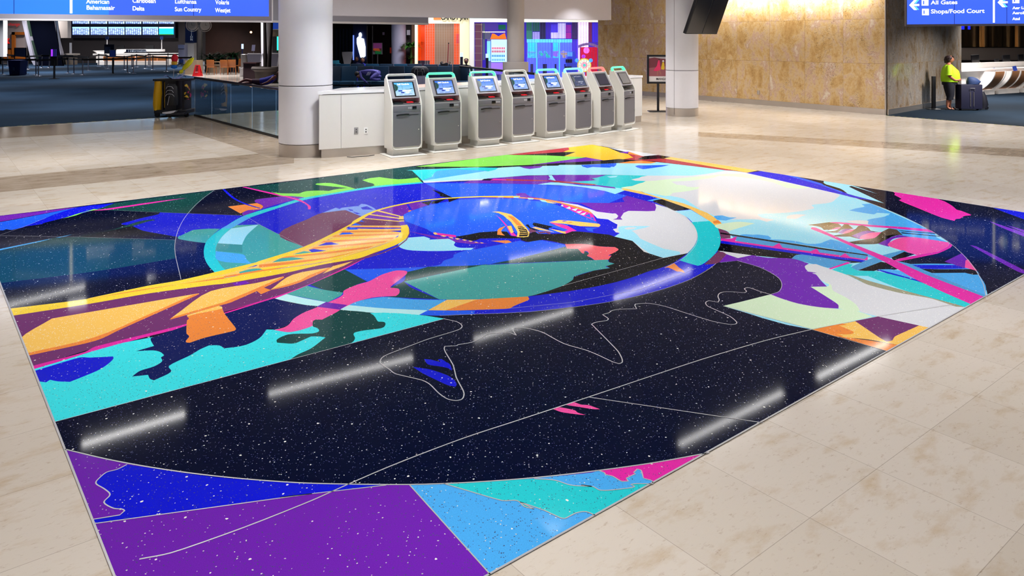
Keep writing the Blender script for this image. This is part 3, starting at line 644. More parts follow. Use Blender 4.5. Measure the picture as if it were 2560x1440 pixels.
def soften(p, closed):
    n = len(p)
    if n < 5: return p
    def turn(i):
        if not closed and (i == 0 or i == n-1): return 999
        a, b, c = p[i-1], p[i], p[(i+1) % n]; u = (b[0]-a[0], b[1]-a[1]); v = (c[0]-b[0], c[1]-b[1])
        return math.degrees(abs(math.atan2(u[0]*v[1]-u[1]*v[0], u[0]*v[0]+u[1]*v[1])))
    T = [turn(i) for i in range(n)]
    def tan(i, ref):
        if T[i] > 58: return ref
        a, b, c = p[i-1], p[i], p[(i+1) % n]; l1 = math.hypot(b[0]-a[0], b[1]-a[1]) or 1e-6; l2 = math.hypot(c[0]-b[0], c[1]-b[1]) or 1e-6
        d = ((b[0]-a[0])/l1+(c[0]-b[0])/l2, (b[1]-a[1])/l1+(c[1]-b[1])/l2); l = math.hypot(*d) or 1; m = min(l1, l2)
        return (d[0]/l*m, d[1]/l*m)
    o = []
    for i in range(n if closed else n-1):
        a, b = p[i], p[(i+1) % n]; o.append(a); L = math.hypot(b[0]-a[0], b[1]-a[1])
        if L < 0.015 or (T[i] < 2 or T[i] > 58) and (T[(i+1) % n] < 2 or T[(i+1) % n] > 58): continue
        ref = (b[0]-a[0], b[1]-a[1]); m0, m1 = tan(i, ref), tan((i+1) % n, ref); k = 4 if a[1] < 9 else 3
        for j in range(1, k):
            t = j/k; h = (2*t**3-3*t*t+1, t**3-2*t*t+t, -2*t**3+3*t*t, t**3-t*t)
            o.append(tuple(h[0]*a[q]+h[1]*m0[q]+h[2]*b[q]+h[3]*m1[q] for q in (0, 1)))
    if not closed: o.append(p[-1])
    return o
SOFT = 'KLMNOPQRSEFBA'
polys = []
for ln in POLY.strip().splitlines():
    c, s = ln.split('|'); s = s.replace('@? ', '')
    p = trace(s)
    if s.strip()[0] in SOFT: p = soften(p, True)
    polys.append((c, p, min(q[0] for q in p), max(q[0] for q in p), min(q[1] for q in p), max(q[1] for q in p)))
OUT = [tuple(G(x, y).xy) for x, y in ((-63,547.6), (452.7,1870), (2777.6,565.8), (1480,362))]
def pip(p, x, y):
    r = False; j = len(p)-1
    for i in range(len(p)):
        a, b = p[i], p[j]
        if (a[1] > y) != (b[1] > y) and x < (b[0]-a[0])*(y-a[1])/(b[1]-a[1])+a[0]: r = not r
        j = i
    return r
vs = [Vector(p) for p in OUT]; es = [(i, (i+1) % 4) for i in range(4)]
for c, p, *_ in polys:
    k = len(vs); n = len(p); vs += [Vector(q) for q in p]; es += [(k+i, k+(i+1) % n) for i in range(n)]
rv, re_, rf, *_ = delaunay_2d_cdt(vs, es, [], 0, 1e-5)
mural = thing('terrazzo_mural', 'large colourful terrazzo artwork inlaid in the beige floor with rings and a yellow track', 'floor artwork', (OUT[0][0], OUT[0][1], 0))
mo = Vector((OUT[0][0], OUT[0][1], 0))
cfaces = {}
for f in rf:
    if len(f) < 3: continue
    cx = sum(rv[i].x for i in f)/len(f); cy = sum(rv[i].y for i in f)/len(f)
    if not pip(OUT, cx, cy): continue
    col = 'nv'
    for c, p, x0, x1, y0, y1 in reversed(polys):
        if x0 <= cx <= x1 and y0 <= cy <= y1 and pip(p, cx, cy): col = c; break
    cfaces.setdefault(col, []).append(tuple(f))
def terrazzo(name, rgb, light):
    m, t, b = nt(name); L = t.links.new
    tc = add(t, 'ShaderNodeTexCoord'); base = srgb(rgb); prev = None
    nz = add(t, 'ShaderNodeTexNoise'); nz.inputs['Scale'].default_value = 240; nz.inputs['Detail'].default_value = 2; L(tc.outputs['Object'], nz.inputs['Vector'])
    mx = add(t, 'ShaderNodeMix', data_type='RGBA'); L(nz.outputs['Fac'], mx.inputs[0])
    k = 0.72; mx.inputs[6].default_value = (base[0]*k, base[1]*k, base[2]*k, 1); k = 1.28; mx.inputs[7].default_value = (min(1, base[0]*k), min(1, base[1]*k), min(1, base[2]*k), 1)
    cur = mx.outputs[2]
    chips = ((46, 0.115, 0.86, (210,208,200)), (110, 0.24, 0.86, (70,76,110)), (16, 0.075, 0.91, (240,236,225))) if not light else ((42, 0.13, 0.88, (215,215,208)), (90, 0.22, 0.82, (240,240,235)))
    for sc, rad, keep, cc in chips:
        sp = add(t, 'ShaderNodeVectorMath', operation='MULTIPLY'); sp.inputs[1].default_value = (1, 1, 0); L(tc.outputs['Object'], sp.inputs[0])
        wn = add(t, 'ShaderNodeVectorMath', operation='MULTIPLY_ADD'); wn.inputs[1].default_value = (0.012, 0.012, 0); 
        nn = add(t, 'ShaderNodeTexNoise'); nn.inputs['Scale'].default_value = 60; L(sp.outputs[0], nn.inputs['Vector']); L(nn.outputs['Color'], wn.inputs[0]); L(sp.outputs[0], wn.inputs[2])
        vo = add(t, 'ShaderNodeTexVoronoi', voronoi_dimensions='2D'); vo.inputs['Scale'].default_value = sc; L(wn.outputs[0], vo.inputs['Vector'])
        se = add(t, 'ShaderNodeSeparateColor'); L(vo.outputs['Color'], se.inputs[0])
        a = add(t, 'ShaderNodeMath', operation='GREATER_THAN'); L(se.outputs[0], a.inputs[0]); a.inputs[1].default_value = keep
        rr = add(t, 'ShaderNodeMath', operation='MULTIPLY'); L(se.outputs[1], rr.inputs[0]); rr.inputs[1].default_value = rad
        r2 = add(t, 'ShaderNodeMath', operation='ADD'); L(rr.outputs[0], r2.inputs[0]); r2.inputs[1].default_value = rad*0.35
        q = add(t, 'ShaderNodeMath', operation='LESS_THAN'); L(vo.outputs['Distance'], q.inputs[0]); L(r2.outputs[0], q.inputs[1])
        mm = add(t, 'ShaderNodeMath', operation='MULTIPLY'); L(a.outputs[0], mm.inputs[0]); L(q.outputs[0], mm.inputs[1])
        x = add(t, 'ShaderNodeMix', data_type='RGBA'); L(mm.outputs[0], x.inputs[0]); L(cur, x.inputs[6]); x.inputs[7].default_value = srgb(cc); cur = x.outputs[2]
    L(cur, b.inputs['Base Color']); b.inputs['Roughness'].default_value = 0.32; b.inputs['Specular IOR Level'].default_value = 0.0
    b.inputs['Coat Weight'].default_value = 0.36; b.inputs['Coat Roughness'].default_value = 0.06; b.inputs['Coat IOR'].default_value = 1.45
    return m
def islands(faces):
    pv = {}
    for f in faces:
        for i in f: pv.setdefault(i, []).append(f)
    seen = set(); out = []
    ed = {}
    for fi, f in enumerate(faces):
        for k in range(len(f)):
            e = (f[k], f[(k+1) % len(f)]); ed.setdefault((min(e), max(e)), []).append(fi)
    nb = [[] for _ in faces]
    for l in ed.values():
        if len(l) == 2: nb[l[0]].append(l[1]); nb[l[1]].append(l[0])
    for s0 in range(len(faces)):
        if s0 in seen: continue
        st = [s0]; seen.add(s0); g = []
        while st:
            q = st.pop(); g.append(faces[q])
            for r in nb[q]:
                if r not in seen: seen.add(r); st.append(r)
        out.append(g)
    return out
def fs(f):                                        # how large a triangle shows
    q = [(CXP+FP*rv[i].x/rv[i].y, HY+FP*CH/rv[i].y) for i in f if rv[i].y > 0.5]
    if len(q) < 3: return 0
    return abs(sum(q[k][0]*q[(k+1) % len(q)][1]-q[(k+1) % len(q)][0]*q[k][1] for k in range(len(q))))/2
def pour_mesh(groups):
    b_ = NB(); vm = {}; mats = []
    for c, g in groups:
        if c not in mats: mats.append(c)
        for f in g:
            l = []
            for i in f:
                if (c, i) not in vm: vm[(c, i)] = b_.verts.new((rv[i].x-mo.x, rv[i].y-mo.y, 0.004))
                l.append(vm[(c, i)])
            try: q = b_.faces.new(l); q.material_index = mats.index(c)
            except ValueError: pass
    me = D.meshes.new('inlay_pour'); b_.normal_update(); b_.to_mesh(me); b_.free()
    for c in mats: me.materials.append(TM[c])
    return me
TM = {c: terrazzo('terrazzo_'+PAL[c][1].replace(' ', '_'), PAL[c][0], c in ('wh', 'mi', 'b4', 'b5', 'lo')) for c in PAL}
pieces = []
for c in sorted(cfaces):
    for g in islands(cfaces[c]): pieces.append((sum(fs(f) for f in g), c, g))
pieces.sort(key=lambda q: (-q[0], q[1]))
for a_, c, g in pieces[:100]:
    o = D.objects.new('inlay_pour', pour_mesh([(c, g)])); C.objects.link(o); o.parent = mural; o['label'] = PAL[c][1]+' terrazzo'
if pieces[100:]:
    o = D.objects.new('inlay_fragments', pour_mesh([(c, g) for a_, c, g in pieces[100:]])); C.objects.link(o); o.parent = mural
    o['kind'] = 'stuff'; o['label'] = 'tiny terrazzo fragments of many colours'
LINES = """
7|P 1140,1312 1400,1260 2000,1050 2553,830 Q 440,750 900,550 1500,320 R 0,495 560,310 1490,0 O 0,1245 440,1140
5|O 440,1140 1100,1010 1880,885
6|R 560,310 1995,522
7|L 2200,955 2330,985 2378,1020 2370,1050 2300,1080 2050,1155 1900,1210 1640,1310 1580,1345 1560,1385 S 300,490 330,515 370,540 400,565 430,580 640,630 690,655 720,680 780,740 850,785 920,797 965,785 982,750 975,715 920,610 905,550 890,500 830,400 820,370 825,352 920,347 935,338 1040,320 1110,290 1180,250 1350,240 1410,262 1383,220 1390,203 1430,198 1500,205 1620,235 1800,330 2000,390 2200,480 2250,495 2275,485 2275,455 2240,390 2025,170 2060,155 2150,140 2162,125 2115,92 2170,75 2190,60 2250,48 2350,45 2395,45 2380,15 N 360,806 490,800 650,830 900,910 1130,980 1280,1008 1350,1008 1368,990 1300,930 1080,830 1058,805 1062,785 1090,773 1180,788 1192,765 1180,730 1195,700 1240,685 1340,685 1440,692 1465,680 1445,655 1460,645 1500,645 1600,680 1705,710
5|B 690,395 @l 190,1100 K 1755,0 1810,240
6|F 400,490 @r 1600,1060 @r 1950,1430 O 2150,680 2185,830
8|P 530,410 @b 2553,690 Q 1060,700 @b R 640,912 @b 1550,765
4|M 1220,465 2230,185 2480,135
4|N 1160,400 @o 900,560 @o 0,800 M 1320,680 @o 340,748 0,762
3|M 2560,290 2000,500 1320,630 690,690
4|A -400,965 0,975 1000,992 2245,1028
3|A 0,967 330,850 590,745
6|P 1040,535 960,575 870,600 790,670 785,690 800,705 860,740 900,785 850,845 930,895 1000,902 1020,915 980,950 765,985
6|P 775,1020 2553,775 Q 0,805 870,705
6|Q 1060,703 1720,1437
6|Q 1340,692 1820,832 1940,832 2000,880 2080,900 R 0,1170 200,1240 330,1300 370,1305 460,1260 540,1250 620,1282
6|Q 2080,652 2250,665 2380,705 2553,715 R 500,1030 600,1045 650,1072 720,1075 900,1055 940,1045 905,1025 960,1020 1090,1022 1080,995 1010,975 990,910 960,900 930,930 945,938 870,975 885,1000 830,1000 760,960 700,945 690,930 640,912
5|Z 136,1057 L 2210,952
4|N 1230,825 2130,1060 O 440,1142 1240,1372
4|N 1705,710 1790,680 1818,610 1780,540 1600,440 1370,372
3|N 650,440 @i 780,380 E 510,1290 @i 730,940 @i 440,650 190,545
3|E 1050,825 1120,900 1150,950
3|E 85,270 650,205 1100,135
3|B 1140,750 1270,830 1830,1115
3|A 1250,637 2040,675 B 1070,715
3|G 1170,388 1640,285
"""
def ribbon(bm, pts, w):
    n = len(pts); L_ = []; R_ = []
    for i in range(n):
        a = pts[max(0, i-1)]; b = pts[min(n-1, i+1)]; dx, dy = b[0]-a[0], b[1]-a[1]; l = math.hypot(dx, dy) or 1
        nx, ny = -dy/l*w/2, dx/l*w/2; p = pts[i]
        L_.append(bm.verts.new((p[0]+nx-mo.x, p[1]+ny-mo.y, 0.0052))); R_.append(bm.verts.new((p[0]-nx-mo.x, p[1]-ny-mo.y, 0.0052)))
    for i in range(n-1): bm.faces.new((L_[i], L_[i+1], R_[i+1], R_[i]))
M_zinc = mat('zinc_strip', (200,198,200), 0.35, 0.35)
for ln in LINES.strip().splitlines():
    w_, s = ln.split('|'); b_ = NB(); p_ = trace(s); p_ = soften(p_, False) if s.strip()[0] in SOFT else p_; ribbon(b_, p_, float(w_)*0.001)
    part('divider_strip', b_, M_zinc, mural, smooth=None)
b_ = NB(); ribbon(b_, OUT+[OUT[0]], 0.013); part('border_strip', b_, M_zinc, mural, 'pale metal border strip', smooth=None)
# ------------------------------------------------------------------ shell
M_white = mat('white_plaster', (222,220,222), 0.6, noise=0.04)
M_ceil = mat('ceiling_paint', (150,150,156), 0.8)
M_soff = mat('soffit_paint', (226,224,236), 0.6)
M_soffd = mat('grey_duct', (160,162,178), 0.5)
M_steel = mat('brushed_steel', (214,206,200), 0.30, 0.85, noise=0.15, nscale=3)
M_dark = mat('dark_wall', (46,40,44), 0.7)
M_wood = mat('dark_wood', (44,27,22), 0.6, noise=0.35, nscale=2.5, spec=.2)
M_black = mat('black_plastic', (16,16,20), 0.35)
M_blackm = mat('black_metal', (22,22,26), 0.4, 0.3)
M_panel = mat('kiosk_white', (226,224,218), 0.35)
M_cream = mat('cream_wall', (236,228,196), 0.6, noise=0.06)
M_navy = mat('navy_panel', (18,40,92), 0.5)
bm = NB(); prism(bm, [(-30,-8),(30,-8),(30,44),(9,33),(-5.3,24.2),(-13.2,17.6),(-30,8)], CEIL, CEIL+0.2); struct('ceiling', bm, M_ceil, 'pale flat ceiling over the mural hall')
bm = NB(); prism(bm, [(-60,0),(-30,8),(-13.2,17.6),(-5.3,24.2),(9,33),(14,80),(-60,80)], 5.4, 5.6); struct('ceiling', bm, M_dark, 'dark high ceiling of the far hall')
def wallseg(name, a, b, th, z0, z1, m, label, side=1):
    a, b = Vector((a[0], a[1], 0)), Vector((b[0], b[1], 0)); d = (b-a).normalized(); n = Vector((-d.y, d.x, 0))*th*side
    bm = NB(); prism(bm, [tuple(p.xy) for p in (a, b, b+n, a+n)], z0, z1); return struct(name, bm, m, label)
# granite cladding
def granite(name, dark, ang, x0, ph):
    m, t, b = nt(name); L = t.links.new
    tc = add(t, 'ShaderNodeTexCoord'); mp = add(t, 'ShaderNodeMapping'); mp.vector_type = 'TEXTURE'
    mp.inputs['Location'].default_value = (x0[0], x0[1], 0); mp.inputs['Rotation'].default_value = (0, 0, ang); L(tc.outputs['Object'], mp.inputs['Vector'])
    sp = add(t, 'ShaderNodeSeparateXYZ'); L(mp.outputs[0], sp.inputs[0]); cb_ = add(t, 'ShaderNodeCombineXYZ'); L(sp.outputs[0], cb_.inputs[0]); L(sp.outputs[2], cb_.inputs[1])
    off = add(t, 'ShaderNodeVectorMath', operation='ADD'); off.inputs[1].default_value = (0, -0.16+1.27*2, 0); L(cb_.outputs[0], off.inputs[0])
    br = add(t, 'ShaderNodeTexBrick'); br.offset = 0; br.inputs['Scale'].default_value = 1; br.inputs['Brick Width'].default_value = 1.24; br.inputs['Row Height'].default_value = 1.27
    br.inputs['Mortar Size'].default_value = 0.004; br.inputs['Color1'].default_value = (0, 0, 0, 1); br.inputs['Color2'].default_value = (1, 1, 1, 1); br.inputs['Mortar'].default_value = (0.5, 0.5, 0.5, 1)
    L(off.outputs[0], br.inputs['Vector'])
    jit = add(t, 'ShaderNodeVectorMath', operation='MULTIPLY_ADD'); L(br.outputs['Color'], jit.inputs[0]); jit.inputs[1].default_value = (37, 23, 11); L(off.outputs[0], jit.inputs[2])
    def noise(sc, det, ro, dist=0.0, st=(1, 1, 1)):
        s_ = add(t, 'ShaderNodeVectorMath', operation='MULTIPLY'); s_.inputs[1].default_value = st; L(jit.outputs[0], s_.inputs[0])
        n = add(t, 'ShaderNodeTexNoise'); n.inputs['Scale'].default_value = sc; n.inputs['Detail'].default_value = det; n.inputs['Roughness'].default_value = ro; n.inputs['Distortion'].default_value = dist
        L(s_.outputs[0], n.inputs['Vector']); return n.outputs['Fac']
    r = add(t, 'ShaderNodeValToRGB'); e = r.color_ramp.elements
    k = 1.0
    def cc(c): return tuple(v*k for v in srgb(c)[:3])+(1,)
    cols = [(0.0,(178,142,90)),(0.25,(192,158,104)),(0.45,(202,172,124)),(0.62,(200,176,142)),(0.78,(192,160,140)),(1.0,(214,202,182))]
    if dark: cols = [(0.0,(124,104,82)),(0.25,(144,126,104)),(0.45,(158,144,128)),(0.62,(146,138,132)),(0.78,(170,160,146)),(1.0,(128,120,116))]
    e[0].position = cols[0][0]; e[0].color = cc(cols[0][1]); e[1].position = cols[-1][0]; e[1].color = cc(cols[-1][1])
    for p_, c_ in cols[1:-1]: q = r.color_ramp.elements.new(p_); q.color = cc(c_)
    gm = add(t, 'ShaderNodeMapRange'); gm.inputs[1].default_value = 0.36; gm.inputs[2].default_value = 0.64; gm.inputs[3].default_value = 0.0; gm.inputs[4].default_value = 1.0; L(noise(2.1, 12, 0.72, 0.35, (1, 0.6, 1)), gm.inputs[0]); L(gm.outputs[0], r.inputs[0])
    f2 = noise(46, 3, 0.7); v2 = noise(1.6, 4, 0.6, 0.8, (1.5, .6, 1))
    a = add(t, 'ShaderNodeMapRange'); a.inputs[1].default_value = 0.56; a.inputs[2].default_value = 0.62; L(f2, a.inputs[0])
    c2 = add(t, 'ShaderNodeMapRange'); c2.inputs[1].default_value = 0.44; c2.inputs[2].default_value = 0.66; L(v2, c2.inputs[0])
    mu = add(t, 'ShaderNodeMath', operation='MULTIPLY'); L(a.outputs[0], mu.inputs[0]); L(c2.outputs[0], mu.inputs[1])
    x = add(t, 'ShaderNodeMix', data_type='RGBA'); L(mu.outputs[0], x.inputs[0]); L(r.outputs[0], x.inputs[6]); x.inputs[7].default_value = srgb((70,62,58))
    f3 = noise(14, 5, 0.75); a3 = add(t, 'ShaderNodeMapRange'); a3.inputs[1].default_value = 0.50; a3.inputs[2].default_value = 0.75; a3.inputs[4].default_value = 0.45; L(f3, a3.inputs[0])
    x3 = add(t, 'ShaderNodeMix', data_type='RGBA', blend_type='MULTIPLY'); L(a3.outputs[0], x3.inputs[0]); L(x.outputs[2], x3.inputs[6]); x3.inputs[7].default_value = srgb((190,140,90))
    x4 = add(t, 'ShaderNodeMix', data_type='RGBA'); L(br.outputs['Fac'], x4.inputs[0]); L(x3.outputs[2], x4.inputs[6]); x4.inputs[7].default_value = srgb((150,120,80))
    L(x4.outputs[2], b.inputs['Base Color']); b.inputs['Roughness'].default_value = 0.12 if dark else 0.22
    return m
wp0, wp1 = G(2213,287.5), G(1495,229.5); wa = math.atan2(wp1.y-wp0.y, wp1.x-wp0.x)
wallseg('wall_right', wp0, wp1, 0.45, 0, CEIL, granite('gold_granite', False, wa, (wp0.x, wp0.y), 0), 'gold and pink granite clad wall', side=-1)
wr0 = wp0 + (wp0-wp1).normalized()*0.001; wr1 = G(2398,254.4); wb = math.atan2(wr1.y-wr0.y, wr1.x-wr0.x)
nb_ = Vector((-(wr1-wr0).normalized().y, (wr1-wr0).normalized().x, 0))
dr_ = (wr1-wr0).normalized(); q0 = wr0-nb_*0.065
bm = NB(); prism(bm, [tuple(v.xy) for v in (q0, wr1-nb_*0.065, wr1+nb_*0.45, wr0+dr_*0.6+nb_*0.45, wr0+dr_*0.05+nb_*0.0)], 0, CEIL)
struct('wall_back', bm, granite('grey_granite', True, wb, (wr0.x, wr0.y), 0), 'dark grey granite return wall beside the check-in area')
def run(name, a, b, th, z0, z1, m, label, off): 
    d = (b-a).normalized(); n = Vector((-d.y, d.x, 0)); return wallseg(name, (a+n*off).xy, (b+n*off).xy, th, z0, z1, m, label)
run('baseboard_right', wp0, wp1, 0.015, 0, 0.16, M_steel, 'brushed steel baseboard of the granite wall', 0.0)
run('baseboard_back', wr0, wr1, -0.02, 0, 0.16, M_steel, 'brushed steel baseboard of the grey granite wall', -0.065)
bm = NB(); cyl(bm, (wp0.x-0.0, wp0.y-0.02, 0), (wp0.x, wp0.y-0.02, CEIL), 0.025); struct('trim_4', bm, M_steel, 'vertical steel corner trim of the granite wall')
bm = NB(); q = wp0.lerp(wp1, (2213-1895)/(2213-1495)*0.78); n = Vector((-(wp1-wp0).normalized().y, (wp1-wp0).normalized().x, 0))
ol = G(1896,262); box(bm, (ol.x, ol.y, 0.40), (0.09, 0.03, 0.13), rz=wa)
tag(part('wall_outlet', bm, M_steel), 'small steel outlet plate low on the granite wall', 'outlet')
# wall washer cove above the granite wall (out of frame)
bm = NB(); a = wp0.lerp(wp1, 0.03); b = wp0.lerp(wp1, 0.62); dw = (wp1-wp0).normalized(); nw = Vector((-dw.y, dw.x, 0))
if nw.y > 0: nw = -nw
wash = (a+b)/2+nw*0.30
area('wall_washer', (wash.x, wash.y, CEIL-0.07), (b-a).length, 0.12, 150, (1, .95, .86), (0.0, 0, wa)).rotation_euler = (Matrix.Rotation(wa, 3, 'Z') @ Matrix.Rotation(math.radians(-35), 3, 'X')).to_euler()
# soffits
run('wall_soffit', Vector((-7.4, 22.05, 0)), Vector((3.72, 28.13, 0)), 0.5, 2.85, CEIL+0.1, M_soff, 'grey painted soffit over the seating area', 0)
run('wall_soffit', Vector((-16.5, 14.35, 0)), Vector((-2.66, 25.3, 0)), 0.4, 2.65, CEIL+0.1, M_soffd, 'lower grey soffit strip', 0.3)
run('trim_6', Vector((-16.5, 14.35, 0)), Vector((-2.66, 25.3, 0)), 0.44, 2.62, 2.68, M_white, 'white edge trim of the lower soffit', 0.28)
# far walls
wallseg('wall_back', (-60, 68), (-24.5, 68), 0.3, 0, 5.4, M_dark, 'dark wall behind the information desk')
wallseg('wall_back', (-24.5, 60), (-13, 56), 0.3, 0, 5.4, M_wood, 'dark timber wall behind the cafe seating')
wallseg('wall_back', (-13, 56), (-9.1, 38.5), 0.3, 0, 5.4, M_wood, 'dark timber wall return')
wallseg('wall_back', (-9.1, 38.5), (-4.3, 37.0), 0.3, 0, 5.4, M_wood, 'brown timber wall behind the lounge')
wallseg('wall_left', (-24.8, 68), (-24.5, 60), 0.3, 0, 5.4, M_dark, 'dark side wall of the far hall')
def vb(name, x0, x1, y0, y1, d, th, m, label=None, parent=None):      # upright block seen between pixel columns and rows at distance d
    a, b = W(x0, y0, d), W(x1, y1, d); bm = NB(); box(bm, ((a.x+b.x)/2, d+th/2, (a.z+b.z)/2), (b.x-a.x, th, a.z-b.z)); return bm
# ------------------------------------------------------------------ columns
def column(name, label, x, d, r, prof, joint=None, seam=None, seg=64):
    X = (x-CXP)*d/FP; t = thing(name, label, 'column', (X, d, 0))
    for nm, m, pr in prof:
        bm = NB(); lathe(bm, pr, seg); part(nm, bm, m, t, smooth=40)
    return t
M_joint = mat('dark_joint', (60,58,62), 0.6)  # dark grey of the column joints and seam
M_col = mat('column_white', (226,225,232), 0.42)
column('round_column', 'wide round white column at the left end of the check-in counter', 764.5, 13.83, .482,
  [('steel_base', M_steel, [(.478,0),(.478,.22),(.46,.225)]), ('lower_shaft', M_col, [(.46,.225),(.482,.24),(.482,1.262),(.47,1.268)]), ('joint_ring', M_joint, [(.468,1.262),(.468,1.285)]), ('upper_shaft', M_col, [(.47,1.28),(.482,1.286),(.482,CEIL)])])
t = column('round_column', 'round white column in front of the granite wall', 1705, 20.95, .446,
  [('steel_base', M_steel, [(.442,0),(.442,.215),(.43,.22)]), ('lower_shaft', M_col, [(.43,.22),(.446,.235),(.446,1.25),(.43,1.256)]), ('joint_ring', M_joint, [(.432,1.25),(.432,1.272)]), ('upper_shaft', M_col, [(.43,1.266),(.446,1.272),(.446,CEIL)])])
for a in (-1.21-math.pi/4*0,):
    ang = math.radians(-90-41); bm = NB(); box(bm, (.446*math.cos(ang), .446*math.sin(ang), 1.85), (0.006, 0.006, 3.6), rz=ang); part('vertical_seam', bm, M_joint, t)
column('round_column', 'grey round column on a wide drum base in front of the arcade', 1289, 25.6, .30,
  [('drum_base', mat('column_grey', (196,190,190), .5), [(.44,0),(.44,1.35),(.30,1.355)]), ('shaft', mat('column_grey', (196,190,190), .5), [(.295,1.355),(.295,3.6)])])
column('round_column', 'slender lilac column behind the blue seats', 997, 34.7, .345, [('shaft', mat('lilac_paint', (170,168,196), .5), [(.335,0),(.335,4.2)])])
column('round_column', 'pale tapered column behind the large planter', 667, 45.0, .34, [('shaft', M_col, [(.30,0),(.33,2.0),(.36,5.3)])])
bm = vb('x', -30, 8, 30, 142, 60, 0.5, M_col); tag(part('square_pillar', bm, M_white), 'pale pillar at the far left edge of the hall', 'column')
bm = vb('x', 133, 169, 30, 95, 62, 0.5, M_col); tag(part('hanging_bulkhead', bm, mat('warm_white', (190,180,176), .6)), 'pale bulkhead beside the flight information board', 'bulkhead')
# ------------------------------------------------------------------ ceiling light fixtures
M_diff = mat('lamp_diffuser', (255,248,235), 0.4, emit=6.0)
fix = None
for k, (A, B, p) in enumerate(strip_runs):
    m = (A+B)/2; L_ = (B-A).length; ang = math.atan2((B-A).y, (B-A).x)
    t = thing('strip_light', 'long recessed strip light in the pale ceiling', 'ceiling light', (m.x, m.y, CEIL-.004), ang, 'recessed strip lights')
    bm = NB()
    for s in (-1, 1): box(bm, (0, s*0.09, -0.015), (L_+0.08, 0.02, 0.03)); box(bm, (s*(L_/2+0.03), 0, -0.015), (0.02, 0.2, 0.03))
    part('housing', bm, M_white, t)
# ------------------------------------------------------------------ check-in counter
cpts = [(-3.42,13.30), (-2.35,13.85), (3.35,19.31), (2.83,19.88), (-2.72,14.58), (-3.24,14.28), (-3.285,13.85)]
cnt = thing('check_in_counter', 'long low white counter running behind the row of self check-in kiosks', 'counter', (-2.35, 13.85, 0))
co = Vector((-2.35, 13.85, 0))
def off(pts, d):
    n = len(pts); o = []
    for i in range(n):
        a, b, c = Vector(pts[i-1]), Vector(pts[i]), Vector(pts[(i+1) % n])
        e1, e2 = (b-a).normalized(), (c-b).normalized(); n1, n2 = Vector((e1.y, -e1.x)), Vector((e2.y, -e2.x)); k = n1+n2
        k = k/max(0.3, k.length_squared)*2 if False else k/(1+n1.dot(n2))
        o.append((b.x+k.x*d-co.x, b.y+k.y*d-co.y))
    return o
M_lam = mat('white_laminate', (224,222,220), 0.35)
M_top = mat('white_worktop', (240,240,244), 0.18)
bm = NB(); prism(bm, off(cpts, -0.03), 0.15, 1.13); part('carcass', bm, mat('carcass_grey', (120,118,122), .6), cnt)  # grey core behind the panels, visible in their gaps
bm = NB(); prism(bm, off(cpts, -0.02), 0.0, 0.15); part('steel_plinth', bm, M_steel, cnt, 'brushed steel plinth')
bm = NB(); prism(bm, off(cpts, 0.012), 1.135, 1.19); part('worktop', bm, M_top, cnt)
def cpanel(a, b, s0, s1, z0=0.155, z1=1.125):
    a, b = Vector((a[0], a[1], 0)), Vector((b[0], b[1], 0)); d = (b-a).normalized(); n = Vector((d.y, -d.x, 0)); L_ = (b-a).length
    p, q = a+d*(s0*L_+0.003), a+d*(s1*L_-0.003)
    bm = NB(); prism(bm, [tuple((v-co).xy) for v in (p-n*0.03, q-n*0.03, q, p)], z0, z1); part('panel', bm, M_lam, cnt)
for s0, s1 in ((0, .325), (.325, 1)): cpanel(cpts[0], cpts[1], s0, s1)
br_ = [0, .035, .15, .27, .39, .51, .63, .75, .86, .955, 1]
for s0, s1 in zip(br_, br_[1:]): cpanel(cpts[1], cpts[2], s0, s1)
cpanel(cpts[2], cpts[3], 0, 1)
for px, m, nm in ((890.5, mat('grey_outlet', (150,148,150), .4), 'grey outlet plate'), (914.5, mat('white_outlet', (244,244,244), .4), 'white outlet plate')):
    a, b = Vector(cpts[0]), Vector(cpts[1]); r = (px-CXP)/FP; d = b-a
    s = (r*a.y-a.x)/(d.x-r*d.y); p = a+d*s; an = math.atan2(d.y, d.x); n = Vector((d.y, -d.x)).normalized()
    z = CH-(326.5-HY)*p.y/FP; bm = NB(); box(bm, (p.x-co.x+n.x*0.004, p.y-co.y+n.y*0.004, z), (0.075, 0.008, 0.118), rz=an, bev=0.002); o = part('outlet_plate', bm, m, cnt, nm)
    bm = NB()
    for dz in (-.022, .022): sph(bm, (p.x-co.x+n.x*0.009, p.y-co.y+n.y*0.009, z+dz), (0.013, 0.006, 0.013), 10)
    part('socket', bm, M_black if nm[0] == 'w' else mat('dark_grey', (80,80,84), .4), o)
bm = NB(); tube(bm, [(-2.95,13.42,.012),(-2.85,13.38,.012),(-2.70,13.45,.014),(-2.58,13.52,.012),(-2.5,13.63,.012)], 0.006); 
tag(part('power_cable', bm, M_black), 'short black cable lying at the foot of the white counter beside the first kiosk', 'cable')
